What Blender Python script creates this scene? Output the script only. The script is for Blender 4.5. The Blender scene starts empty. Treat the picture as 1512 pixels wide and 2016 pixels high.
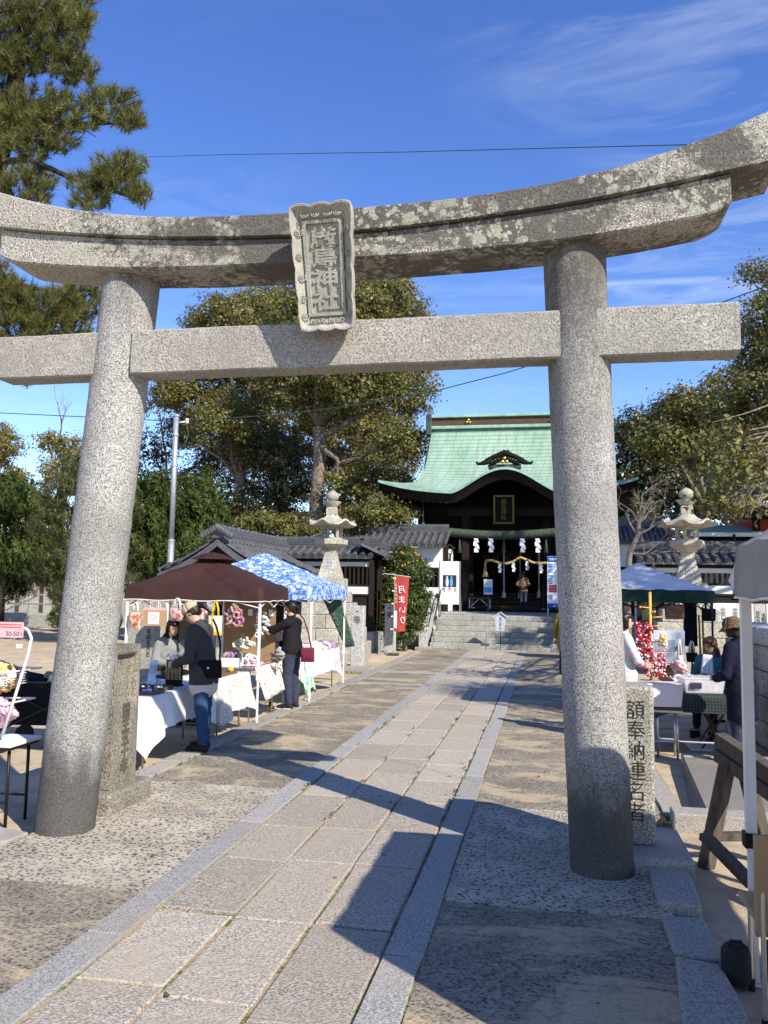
import bpy, bmesh, math, random
import numpy as np
from mathutils import Vector, Matrix

R = math.radians
rng = np.random.default_rng(7)
random.seed(7)
scene = bpy.context.scene
col = scene.collection

# ---------------------------------------------------------------- camera
FPX, CX, CY, EYE = 1630.0, 756.0, 1008.0, 1.78
def cam_axes(yaw, pitch, roll):
    a, p, r = R(yaw), R(pitch), R(roll)
    fw = np.array([-math.sin(a)*math.cos(p), math.cos(a)*math.cos(p), math.sin(p)])
    rt = np.array([math.cos(a), math.sin(a), 0.0]); up = np.cross(rt, fw)
    return rt*math.cos(r)+up*math.sin(r), -rt*math.sin(r)+up*math.cos(r), fw
RT, UP, FW = cam_axes(11.125, 5.45, 0.9)
cam_data = bpy.data.cameras.new('camera'); cam = bpy.data.objects.new('camera', cam_data); col.objects.link(cam)
cam_data.sensor_fit = 'VERTICAL'; cam_data.sensor_height = 24.0; cam_data.lens = 24.0*FPX/2016.0
cam_data.clip_start = 0.05; cam_data.clip_end = 3000
m = Matrix.Identity(4)
for i, v in enumerate((RT, UP, -FW)):
    for k in range(3): m[k][i] = v[k]
m.translation = (0, 0, EYE); cam.matrix_world = m
scene.camera = cam
def ray(x, y): return FW+RT*(x-CX)/FPX-UP*(y-CY)/FPX
def G(x, y, z=0.0):
    d = ray(x, y); t = (z-EYE)/d[2]; return np.array([0, 0, EYE])+d*t
def AY(x, y, Y):
    d = ray(x, y); return np.array([0, 0, EYE])+d*(Y/d[1])
def AX(x, y, X):
    d = ray(x, y); return np.array([0, 0, EYE])+d*(X/d[0])

# ---------------------------------------------------------------- sky and sun
SUN_EL = R(36.5); SUN_AZ = math.atan2(1.15, 1.0)      # shadows run 49 degrees to the left of the path
to_sun = Vector((math.sin(SUN_AZ)*math.cos(SUN_EL), -math.cos(SUN_AZ)*math.cos(SUN_EL), math.sin(SUN_EL)))
world = bpy.data.worlds.new('World'); scene.world = world; world.use_nodes = True
wn = world.node_tree; wn.nodes.clear()
def wnode(t, **k):
    n = wn.nodes.new(t)
    for a, b in k.items(): setattr(n, a, b)
    return n
wo = wnode('ShaderNodeOutputWorld'); bg = wnode('ShaderNodeBackground')
sky = wnode('ShaderNodeTexSky', sky_type='NISHITA', sun_disc=False, sun_elevation=SUN_EL)
sky.sun_rotation = math.atan2(to_sun.x, to_sun.y)
sky.air_density = 1.0; sky.dust_density = 0.0; sky.ozone_density = 2.2; sky.altitude = 200
bg.inputs['Strength'].default_value = 0.105
tc = wnode('ShaderNodeTexCoord'); sep = wnode('ShaderNodeSeparateXYZ'); wn.links.new(tc.outputs['Generated'], sep.inputs[0])
# cirrus: direction projected onto a high flat layer, stretched noise
mx = wnode('ShaderNodeMath', operation='MAXIMUM'); mx.inputs[1].default_value = 0.06; wn.links.new(sep.outputs['Z'], mx.inputs[0])
dv = wnode('ShaderNodeVectorMath', operation='DIVIDE'); cmb = wnode('ShaderNodeCombineXYZ')
for k in range(3): wn.links.new(mx.outputs[0], cmb.inputs[k])
wn.links.new(tc.outputs['Generated'], dv.inputs[0]); wn.links.new(cmb.outputs[0], dv.inputs[1])
mp = wnode('ShaderNodeMapping'); mp.inputs['Rotation'].default_value = (0, 0, R(62)); mp.inputs['Scale'].default_value = (0.8, 1.9, 0.0)
mp.inputs['Location'].default_value = (0.35, 0.2, 0)
wn.links.new(dv.outputs[0], mp.inputs['Vector'])
n1 = wnode('ShaderNodeTexNoise'); n1.inputs['Scale'].default_value = 2.1; n1.inputs['Detail'].default_value = 12; n1.inputs['Roughness'].default_value = 0.62; n1.inputs['Distortion'].default_value = 1.1
wn.links.new(mp.outputs[0], n1.inputs['Vector'])
n2 = wnode('ShaderNodeTexNoise'); n2.inputs['Scale'].default_value = 0.55; n2.inputs['Detail'].default_value = 2
mp2 = wnode('ShaderNodeMapping'); mp2.inputs['Location'].default_value = (1.7, 3.1, 0); wn.links.new(dv.outputs[0], mp2.inputs['Vector']); wn.links.new(mp2.outputs[0], n2.inputs['Vector'])
r1 = wnode('ShaderNodeMapRange'); r1.inputs['From Min'].default_value = 0.47; r1.inputs['From Max'].default_value = 0.95; wn.links.new(n1.outputs['Fac'], r1.inputs['Value'])
r2 = wnode('ShaderNodeMapRange'); r2.inputs['From Min'].default_value = 0.47; r2.inputs['From Max'].default_value = 0.66; wn.links.new(n2.outputs['Fac'], r2.inputs['Value'])
ml = wnode('ShaderNodeMath', operation='MULTIPLY'); wn.links.new(r1.outputs[0], ml.inputs[0]); wn.links.new(r2.outputs[0], ml.inputs[1])
ml2 = wnode('ShaderNodeMath', operation='MULTIPLY'); wn.links.new(ml.outputs[0], ml2.inputs[0]); ml2.inputs[1].default_value = 0.72
# deepen the blue a touch
hsv = wnode('ShaderNodeHueSaturation'); hsv.inputs['Saturation'].default_value = 1.25; hsv.inputs['Value'].default_value = 1.45; hsv.inputs['Hue'].default_value = 0.518
wn.links.new(sky.outputs[0], hsv.inputs['Color'])
mix = wnode('ShaderNodeMix', data_type='RGBA'); wn.links.new(ml2.outputs[0], mix.inputs['Factor'])
wn.links.new(hsv.outputs[0], mix.inputs[6]); mix.inputs[7].default_value = (6.2, 6.7, 7.4, 1)
wn.links.new(mix.outputs[2], bg.inputs['Color']); wn.links.new(bg.outputs[0], wo.inputs['Surface'])

sun_data = bpy.data.lights.new('sun', 'SUN'); sun = bpy.data.objects.new('sun', sun_data); col.objects.link(sun)
sun_data.energy = 5.0; sun_data.angle = R(0.53); sun_data.color = (1.0, 0.92, 0.80)
sun.rotation_euler = to_sun.to_track_quat('Z', 'Y').to_euler(); sun.location = (20, -18, 22)
vs = scene.view_settings
vs.view_transform = 'Standard'; vs.look = 'None'; vs.gamma = 1.0; vs.use_curve_mapping = False; vs.exposure = 0.62

# ---------------------------------------------------------------- materials
MATS = {}
def nodes_of(name):
    mt = bpy.data.materials.new(name); mt.use_nodes = True; nt = mt.node_tree
    b = nt.nodes['Principled BSDF']; b.inputs['Specular IOR Level'].default_value = 0.25
    MATS[name] = mt
    return mt, nt, b
class NB:
    """small node-graph helper"""
    def __init__(s, nt): s.nt = nt; s.pos = None
    def n(s, t, **k):
        q = s.nt.nodes.new(t)
        for a, b in k.items(): setattr(q, a, b)
        return q
    def l(s, a, b): s.nt.links.new(a, b)
    def coord(s, kind='pos', scale=(1, 1, 1), rot=(0, 0, 0), loc=(0, 0, 0)):
        if kind == 'pos': o = s.n('ShaderNodeNewGeometry').outputs['Position']
        else: o = s.n('ShaderNodeTexCoord').outputs['Object' if kind == 'obj' else 'UV']
        mpg = s.n('ShaderNodeMapping'); mpg.inputs['Scale'].default_value = scale; mpg.inputs['Rotation'].default_value = rot; mpg.inputs['Location'].default_value = loc
        s.l(o, mpg.inputs['Vector']); return mpg.outputs[0]
    def noise(s, v, scale, detail=4, rough=0.6, dist=0.0):
        q = s.n('ShaderNodeTexNoise'); q.inputs['Scale'].default_value = scale; q.inputs['Detail'].default_value = detail
        q.inputs['Roughness'].default_value = rough; q.inputs['Distortion'].default_value = dist; s.l(v, q.inputs['Vector']); return q.outputs['Fac']
    def voro(s, v, scale, out='Distance', feature='F1', rnd=1.0):
        q = s.n('ShaderNodeTexVoronoi', feature=feature); q.inputs['Scale'].default_value = scale; q.inputs['Randomness'].default_value = rnd; s.l(v, q.inputs['Vector']); return q.outputs[out]
    def ramp(s, f, stops, interp='LINEAR'):
        q = s.n('ShaderNodeValToRGB'); e = q.color_ramp.elements; q.color_ramp.interpolation = interp
        while len(e) < len(stops): e.new(0.5)
        for el, (p, c) in zip(e, stops):
            el.position = p; el.color = (c, c, c, 1) if not hasattr(c, '__len__') else (*c[:3], 1)
        s.l(f, q.inputs['Fac']); return q.outputs['Color']
    def mix(s, f, a, b, mode='MIX'):
        q = s.n('ShaderNodeMix', data_type='RGBA', blend_type=mode)
        for i, v in ((0, f), (6, a), (7, b)):
            if hasattr(v, 'links') or isinstance(v, bpy.types.NodeSocket): s.l(v, q.inputs[i])
            else: q.inputs[i].default_value = v if i == 0 else ((v, v, v, 1) if not hasattr(v, '__len__') else (*v[:3], 1))
        return q.outputs[2]
    def math(s, op, a, b=0.0):
        q = s.n('ShaderNodeMath', operation=op)
        for i, v in ((0, a), (1, b)):
            if isinstance(v, bpy.types.NodeSocket): s.l(v, q.inputs[i])
            else: q.inputs[i].default_value = v
        return q.outputs[0]
    def bump(s, b, h, strength=0.4, dist=0.02):
        q = s.n('ShaderNodeBump'); q.inputs['Strength'].default_value = strength; q.inputs['Distance'].default_value = dist
        s.l(h, q.inputs['Height']); s.l(q.outputs[0], b.inputs['Normal'])
    def rand(s): return s.n('ShaderNodeObjectInfo').outputs['Random']
    def island(s): return s.n('ShaderNodeNewGeometry').outputs['Random Per Island']

def plain(name, c, rough=0.6, metal=0.0, var=0.12, vscale=6.0, bump=0.0, bscale=60, coat=0, spec=0.25, kind='obj'):
    mt, nt, b = nodes_of(name); q = NB(nt); v = q.coord(kind)
    f = q.noise(v, vscale, 5)
    dk = [x*(1-var*1.6) for x in c]; lt = [min(1, x*(1+var)) for x in c]
    q.l(q.ramp(f, [(0.3, dk), (0.7, lt)]), b.inputs['Base Color'])
    b.inputs['Roughness'].default_value = rough; b.inputs['Metallic'].default_value = metal; b.inputs['Specular IOR Level'].default_value = spec
    if bump: q.bump(b, q.noise(v, bscale, 3), bump, 0.01)
    return mt
def granite(name, light, dark, grain=55, stain=None, stain_amt=0.35, stain_scale=1.6, bump=0.5, tint=None, rnd=0.0, low_dark=0.0, top_dark=0.0, yscale=(1, 1, 1), dark_frac=0.5, lichen=0.0):
    mt, nt, b = nodes_of(name); q = NB(nt); v = q.coord('pos', yscale)
    f = q.noise(v, grain, 3, 0.55); f2 = q.voro(v, grain*1.25, 'Color'); sp = q.n('ShaderNodeSeparateColor'); q.l(f2, sp.inputs[0])
    md = [(a+c)/2 for a, c in zip(light, dark)]
    c = q.ramp(f, [(dark_frac-0.12, dark), (dark_frac-0.02, md), (dark_frac+0.10, light)])
    c = q.mix(q.ramp(sp.outputs[0], [(0.80, 0.0), (0.93, 0.75)]), c, [x*1.18 for x in light])
    c = q.mix(q.ramp(sp.outputs[1], [(0.86, 0.0), (0.95, 0.55)]), c, [x*0.55 for x in dark])
    big = q.noise(q.coord('pos'), stain_scale, 6, 0.62)
    if stain: c = q.mix(q.ramp(big, [(0.5-0.12*stain_amt/0.35, 0.0), (0.70, min(1, stain_amt*2))]), c, stain)
    if tint is not None: c = q.mix(q.ramp(q.noise(q.coord('pos', loc=(7, 3, 1)), 0.9, 4), [(0.4, 0.0), (0.62, 0.5)]), c, tint)
    if lichen:
        ln = q.noise(q.coord('pos', loc=(3, 9, 2)), 6.0, 5, 0.7, 0.6); c = q.mix(q.ramp(ln, [(0.62-0.1*lichen, 0.0), (0.66-0.1*lichen, 0.8)]), c, (0.36, 0.37, 0.27))
    if rnd:
        hs = q.n('ShaderNodeHueSaturation'); rr = q.rand(); mr = q.n('ShaderNodeMapRange'); mr.inputs['To Min'].default_value = 1-rnd; mr.inputs['To Max'].default_value = 1+rnd*0.6
        q.l(rr, mr.inputs['Value']); q.l(mr.outputs[0], hs.inputs['Value']); q.l(c, hs.inputs['Color']); c = hs.outputs[0]
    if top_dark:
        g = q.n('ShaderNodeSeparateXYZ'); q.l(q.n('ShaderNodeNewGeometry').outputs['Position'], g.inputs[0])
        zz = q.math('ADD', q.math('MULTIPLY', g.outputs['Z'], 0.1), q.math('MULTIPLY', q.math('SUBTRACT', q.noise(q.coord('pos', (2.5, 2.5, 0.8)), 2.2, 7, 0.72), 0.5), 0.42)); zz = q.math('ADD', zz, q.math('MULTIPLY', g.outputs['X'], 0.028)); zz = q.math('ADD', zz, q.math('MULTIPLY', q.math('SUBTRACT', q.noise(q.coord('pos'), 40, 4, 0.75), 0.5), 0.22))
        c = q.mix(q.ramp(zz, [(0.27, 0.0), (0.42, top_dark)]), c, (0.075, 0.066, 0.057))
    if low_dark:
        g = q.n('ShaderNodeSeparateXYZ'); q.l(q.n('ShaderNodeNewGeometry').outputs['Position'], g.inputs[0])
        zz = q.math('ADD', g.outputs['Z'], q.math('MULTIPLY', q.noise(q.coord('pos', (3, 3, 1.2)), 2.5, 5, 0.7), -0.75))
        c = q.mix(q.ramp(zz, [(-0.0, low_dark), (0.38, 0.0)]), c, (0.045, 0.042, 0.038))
    q.l(c, b.inputs['Base Color']); b.inputs['Roughness'].default_value = 0.85; b.inputs['Specular IOR Level'].default_value = 0.2
    hgt = q.math('ADD', q.noise(v, grain*0.8, 4, 0.7), q.math('MULTIPLY', q.noise(q.coord('pos'), 9, 3), 0.9))
    q.bump(b, hgt, bump, 0.012)
    return mt
def wood(name, c, dark, scale=(1, 1, 1), rough=0.75):
    mt, nt, b = nodes_of(name); q = NB(nt); v = q.coord('obj', scale)
    f = q.noise(v, 3.0, 8, 0.65, 0.8)
    q.l(q.ramp(f, [(0.3, dark), (0.68, c)]), b.inputs['Base Color']); b.inputs['Roughness'].default_value = rough
    q.bump(b, f, 0.35, 0.01); return mt
def leafmat(name, cols, rough=0.55, trans=0.25, spec=0.3):
    mt, nt, b = nodes_of(name); q = NB(nt)
    f = q.island(); n = len(cols)
    c = q.ramp(f, [(i/(n-1), cc) for i, cc in enumerate(cols)])
    big = q.noise(q.coord('pos'), 0.55, 3); c = q.mix(q.ramp(big, [(0.38, 0.45), (0.62, 0.0)]), c, [x*0.55 for x in cols[0]])
    q.l(c, b.inputs['Base Color']); b.inputs['Roughness'].default_value = rough; b.inputs['Specular IOR Level'].default_value = spec
    tr = q.n('ShaderNodeBsdfTranslucent'); q.l(c, tr.inputs['Color']); ms = q.n('ShaderNodeMixShader'); ms.inputs[0].default_value = trans
    out = nt.nodes['Material Output']; q.l(b.outputs[0], ms.inputs[1]); q.l(tr.outputs[0], ms.inputs[2]); q.l(ms.outputs[0], out.inputs['Surface'])
    return mt
def cloth(name, c, c2=None, pattern=None, scale=10.0, rough=0.85, trans=0.0, kind='obj', bump=0.3, weave=300):
    """fabric with optional printed pattern: 'flower','sprig','check','stripe','tulip','dots','blob'"""
    mt, nt, b = nodes_of(name); q = NB(nt); v = q.coord(kind)
    base = q.ramp(q.noise(v, 5, 4), [(0.3, [x*0.85 for x in c]), (0.7, c)])
    if pattern in ('flower', 'blob'):
        vv = q.n('ShaderNodeTexVoronoi'); vv.inputs['Scale'].default_value = scale; q.l(v, vv.inputs['Vector'])
        dist = vv.outputs['Distance']
        pet = q.math('ADD', dist, q.math('MULTIPLY', q.noise(v, scale*3.2, 2), 0.35))
        f = q.ramp(pet, [(0.60, 1.0), (0.66, 0.0)], 'LINEAR')
        base = q.mix(f, base, c2); base = q.mix(q.ramp(dist, [(0.10, 1.0), (0.14, 0.0)]), base, [0.55*x for x in c])
        extra = q.noise(v, scale*2.3, 3); base = q.mix(q.ramp(extra, [(0.50, 0.0), (0.56, 0.85)]), base, [(x+1.6*y)/2.6 for x, y in zip(c, c2)])
    elif pattern == 'sprig':
        for sc, cc, th in ((scale, c2, 0.30), (scale*1.4, (0.30, 0.26, 0.16), 0.24), (scale*1.1, (0.35, 0.12, 0.10), 0.2)):
            dd = q.voro(v, sc); ang = q.noise(v, sc*3, 2); base = q.mix(q.ramp(q.math('ADD', dd, q.math('MULTIPLY', ang, 0.3)), [(th+0.10, 0.95), (th+0.15, 0.0)]), base, cc)
    elif pattern == 'check':
        for ax in ('X', 'Y', 'Z'):
            w = q.n('ShaderNodeTexWave', bands_direction=ax); w.inputs['Scale'].default_value = scale; q.l(v, w.inputs['Vector'])
            base = q.mix(q.ramp(w.outputs['Fac'], [(0.45, 0.0), (0.55, 0.5)]), base, c2)
    elif pattern == 'stripe':
        w = q.n('ShaderNodeTexWave', bands_direction='X'); w.inputs['Scale'].default_value = scale; w.inputs['Distortion'].default_value = 1.5; q.l(v, w.inputs['Vector'])
        base = q.mix(q.ramp(w.outputs['Fac'], [(0.45, 0.0), (0.52, 1.0)]), base, c2)
    elif pattern == 'dots':
        base = q.mix(q.ramp(q.voro(v, scale, rnd=0.15), [(0.25, 1.0), (0.3, 0.0)]), base, c2)
    elif pattern == 'multi':
        cc = q.voro(v, scale, 'Color'); h = q.n('ShaderNodeHueSaturation'); h.inputs['Saturation'].default_value = 0.85; q.l(cc, h.inputs['Color'])
        base = q.mix(0.65, base, q.mix(0.5, h.outputs[0], c2))
    q.l(base, b.inputs['Base Color']); b.inputs['Roughness'].default_value = rough; b.inputs['Specular IOR Level'].default_value = 0.15
    b.inputs['Sheen Weight'].default_value = 0.0
    q.bump(b, q.math('ADD', q.noise(v, 14, 4, 0.6), q.math('MULTIPLY', q.noise(v, weave, 2), 0.25)), bump, 0.02)
    if trans:
        tr = q.n('ShaderNodeBsdfTranslucent'); q.l(base, tr.inputs['Color']); ms = q.n('ShaderNodeMixShader'); ms.inputs[0].default_value = trans
        out = nt.nodes['Material Output']; q.l(b.outputs[0], ms.inputs[1]); q.l(tr.outputs[0], ms.inputs[2]); q.l(ms.outputs[0], out.inputs['Surface'])
    return mt

# ---------------------------------------------------------------- object helpers
def tag(o, label=None, cat=None, group=None, kind=None):
    if label: o['label'] = label
    if cat: o['category'] = cat
    if group: o['group'] = group
    if kind: o['kind'] = kind
    return o
def thing(name, label, cat, loc=(0, 0, 0), rz=0.0, group=None):
    o = bpy.data.objects.new(name, None); col.objects.link(o); o.empty_display_size = 0.1
    o.location = tuple(float(x) for x in loc); o.rotation_euler = (0, 0, rz)
    return tag(o, label, cat, group)
def root_of(p):
    while p.parent: p = p.parent
    return p
class MB:
    """collects primitives and links them as one mesh object"""
    def __init__(s): s.v = []; s.f = []; s.mi = []; s.n = 0; s.cur = 0
    def add(s, v, f):
        v = np.asarray(v, float).reshape(-1, 3); o = s.n; s.v.append(v); s.n += len(v)
        for q in f: s.f.append(tuple(int(i)+o for i in q)); s.mi.append(s.cur)
        return s
    def m(s, i): s.cur = i; return s
    def box(s, lo, hi):
        x0, y0, z0 = lo; x1, y1, z1 = hi
        return s.add([(x0, y0, z0), (x1, y0, z0), (x1, y1, z0), (x0, y1, z0), (x0, y0, z1), (x1, y0, z1), (x1, y1, z1), (x0, y1, z1)],
                     [(0, 3, 2, 1), (4, 5, 6, 7), (0, 1, 5, 4), (1, 2, 6, 5), (2, 3, 7, 6), (3, 0, 4, 7)])
    def cbox(s, c, d, rz=0.0, rx=0.0, ry=0.0):
        h = np.array(d)/2; v = np.array([(x, y, z) for z in (-1, 1) for x, y in ((-1, -1), (1, -1), (1, 1), (-1, 1))])*h
        M = np.array(Matrix.Rotation(rz, 3, 'Z') @ Matrix.Rotation(ry, 3, 'Y') @ Matrix.Rotation(rx, 3, 'X'))
        return s.add(v @ M.T+np.array(c), [(0, 3, 2, 1), (4, 5, 6, 7), (0, 1, 5, 4), (1, 2, 6, 5), (2, 3, 7, 6), (3, 0, 4, 7)])
    def beam(s, a, b, w, t, up=(0, 0, 1)):
        a = np.array(a, float); b = np.array(b, float); d = b-a; d = d/np.linalg.norm(d)
        u = np.array(up, float); sd = np.cross(d, u)
        if np.linalg.norm(sd) < 1e-4: sd = np.array([1., 0, 0])
        sd /= np.linalg.norm(sd); uu = np.cross(sd, d)
        v = [p+sd*x*w/2+uu*y*t/2 for p in (a, b) for x, y in ((-1, -1), (1, -1), (1, 1), (-1, 1))]
        return s.add(v, [(0, 3, 2, 1), (4, 5, 6, 7), (0, 1, 5, 4), (1, 2, 6, 5), (2, 3, 7, 6), (3, 0, 4, 7)])
    def tube(s, pts, r, n=8, cap=True):
        pts = np.array(pts, float); k = len(pts); rr = np.full(k, r) if np.isscalar(r) else np.array(r, float)
        t = np.gradient(pts, axis=0); t /= np.maximum(np.linalg.norm(t, axis=1)[:, None], 1e-9)
        u = np.cross(t[0], [0, 0, 1.]); u = np.cross(t[0], [1., 0, 0]) if np.linalg.norm(u) < 1e-3 else u; u /= np.linalg.norm(u)
        V = []; a = np.arange(n)*2*math.pi/n
        for i in range(k):
            u = u-t[i]*(u@t[i]); u /= max(np.linalg.norm(u), 1e-9); w = np.cross(t[i], u)
            V.append(pts[i]+rr[i]*(np.cos(a)[:, None]*u+np.sin(a)[:, None]*w))
        F = [(i*n+j, i*n+(j+1) % n, (i+1)*n+(j+1) % n, (i+1)*n+j) for i in range(k-1) for j in range(n)]
        if cap: F += [tuple(range(n))[::-1], tuple((k-1)*n+j for j in range(n))]
        return s.add(np.concatenate(V), F)
    def lathe(s, prof, n=20, c=(0, 0, 0), sq=None, rot=0.0):
        """prof: list of (r,z); sq: n sides for polygonal section"""
        nn = sq or n; a = np.arange(nn)*2*math.pi/nn+rot; V = []; c = np.array(c, float)
        for r, z in prof: V.append(np.stack([c[0]+r*np.cos(a), c[1]+r*np.sin(a), np.full(nn, c[2]+z)], 1))
        k = len(prof); F = [(i*nn+j, i*nn+(j+1) % nn, (i+1)*nn+(j+1) % nn, (i+1)*nn+j) for i in range(k-1) for j in range(nn)]
        F += [tuple(range(nn))[::-1], tuple((k-1)*nn+j for j in range(nn))]
        return s.add(np.concatenate(V), F)
    def grid(s, P):
        P = np.asarray(P, float); a, b = P.shape[:2]
        return s.add(P.reshape(-1, 3), [(i*b+j, (i+1)*b+j, (i+1)*b+j+1, i*b+j+1) for i in range(a-1) for j in range(b-1)])
    def prism(s, poly, y0, y1, axis='y'):
        k = len(poly); V = []
        for y in (y0, y1):
            for p in poly: V.append((p[0], y, p[1]) if axis == 'y' else ((y, p[0], p[1]) if axis == 'x' else (p[0], p[1], y)))
        F = [tuple(range(k)), tuple(range(2*k-1, k-1, -1))]+[(i, i+k, (i+1) % k+k, (i+1) % k) for i in range(k)]
        return s.add(V, F)
    def sphere(s, c, r, n=10, m=7):
        r = np.array([r, r, r]) if np.isscalar(r) else np.array(r, float); V = []
        for i in range(m+1):
            ph = math.pi*i/m
            for j in range(n): V.append((math.sin(ph)*math.cos(2*math.pi*j/n), math.sin(ph)*math.sin(2*math.pi*j/n), math.cos(ph)))
        return s.add(np.array(V)*r+np.array(c), [(i*n+j, (i+1)*n+j, (i+1)*n+(j+1) % n, i*n+(j+1) % n) for i in range(m) for j in range(n)])
    def mesh(s, name):
        me = bpy.data.meshes.new(name); V = np.concatenate(s.v) if s.v else np.zeros((0, 3))
        me.from_pydata(V.tolist(), [], s.f); me.polygons.foreach_set('material_index', s.mi)
        return me
    def build(s, name, mat, parent=None, smooth=False, world=False, bevel=0.0, auto=None, fix=True):
        if world and parent is not None:
            r = root_of(parent); L = np.array(r.location); M = np.array(r.rotation_euler.to_matrix()).T
            s.v = [(v-L) @ M.T for v in s.v]
        me = s.mesh(name); o = link(name, me, mat, parent)
        if fix:
            bm = bmesh.new(); bm.from_mesh(me); bmesh.ops.recalc_face_normals(bm, faces=bm.faces); bm.to_mesh(me); bm.free()
        if smooth: me.polygons.foreach_set('use_smooth', [True]*len(me.polygons))
        if auto is not None: shade_auto(me, auto)
        if bevel:
            md = o.modifiers.new('bevel', 'BEVEL'); md.width = bevel; md.segments = 2; md.limit_method = 'ANGLE'
        return o
def shade_auto(me, ang):
    me.polygons.foreach_set('use_smooth', [True]*len(me.polygons))
    bm = bmesh.new(); bm.from_mesh(me)
    for e in bm.edges:
        if len(e.link_faces) == 2 and e.calc_face_angle(0) > R(ang): e.smooth = False
    bm.to_mesh(me); bm.free()
def link(name, me, mat, parent=None):
    o = bpy.data.objects.new(name, me); col.objects.link(o)
    for x in (mat if isinstance(mat, (list, tuple)) else [mat]):
        if len(me.materials) < (len(mat) if isinstance(mat, (list, tuple)) else 1): me.materials.append(MATS[x] if isinstance(x, str) else x)
    if parent is not None: o.parent = parent
    return o
def inst(o, parent=None, loc=None, rot=None, scale=None):
    c = o.copy(); col.objects.link(c)
    if parent is not None: c.parent = parent
    if loc is not None: c.location = loc
    if rot is not None: c.rotation_euler = rot
    if scale is not None: c.scale = scale
    return c
def copy_tree(o, parent=None):
    c = o.copy(); col.objects.link(c); c.parent = parent
    for ch in list(o.children): copy_tree(ch, c)
    return c
def struct(name, mb, mat, **k): return tag(mb.build(name, mat, **k), kind='structure')
def text_mb(txt, size, depth=0.004, vertical=False, mirror=False, spacing=1.0, bold=0.0):
    """lettering as a mesh in the local x-z plane facing -y, centred on the origin"""
    cu = bpy.data.curves.new('lettering', 'FONT'); cu.body = '\n'.join(txt) if vertical else txt
    cu.size = size; cu.align_x = 'CENTER'; cu.align_y = 'CENTER'; cu.extrude = depth/2; cu.space_line = spacing; cu.offset = bold; cu.resolution_u = 2
    o = bpy.data.objects.new('lettering', cu); col.objects.link(o); dg = bpy.context.evaluated_depsgraph_get()
    me = bpy.data.meshes.new_from_object(o.evaluated_get(dg)); bpy.data.objects.remove(o)
    mb = MB(); n = len(me.vertices); V = np.zeros(n*3); me.vertices.foreach_get('co', V); V = V.reshape(-1, 3)
    if n: V[:, :2] -= (V[:, :2].max(0)+V[:, :2].min(0))/2
    P = np.stack([V[:, 0]*(-1 if mirror else 1), -V[:, 2], V[:, 1]], 1)
    mb.add(P, [tuple(p.vertices) for p in me.polygons]); bpy.data.meshes.remove(me); bpy.data.curves.remove(cu)
    return mb
def put(mb, loc, rz=0.0, rx=0.0, ry=0.0):
    M = np.array(Matrix.Rotation(rz, 3, 'Z') @ Matrix.Rotation(ry, 3, 'Y') @ Matrix.Rotation(rx, 3, 'X'))
    mb.v = [v @ M.T+np.array(loc, float) for v in mb.v]; return mb

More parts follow.
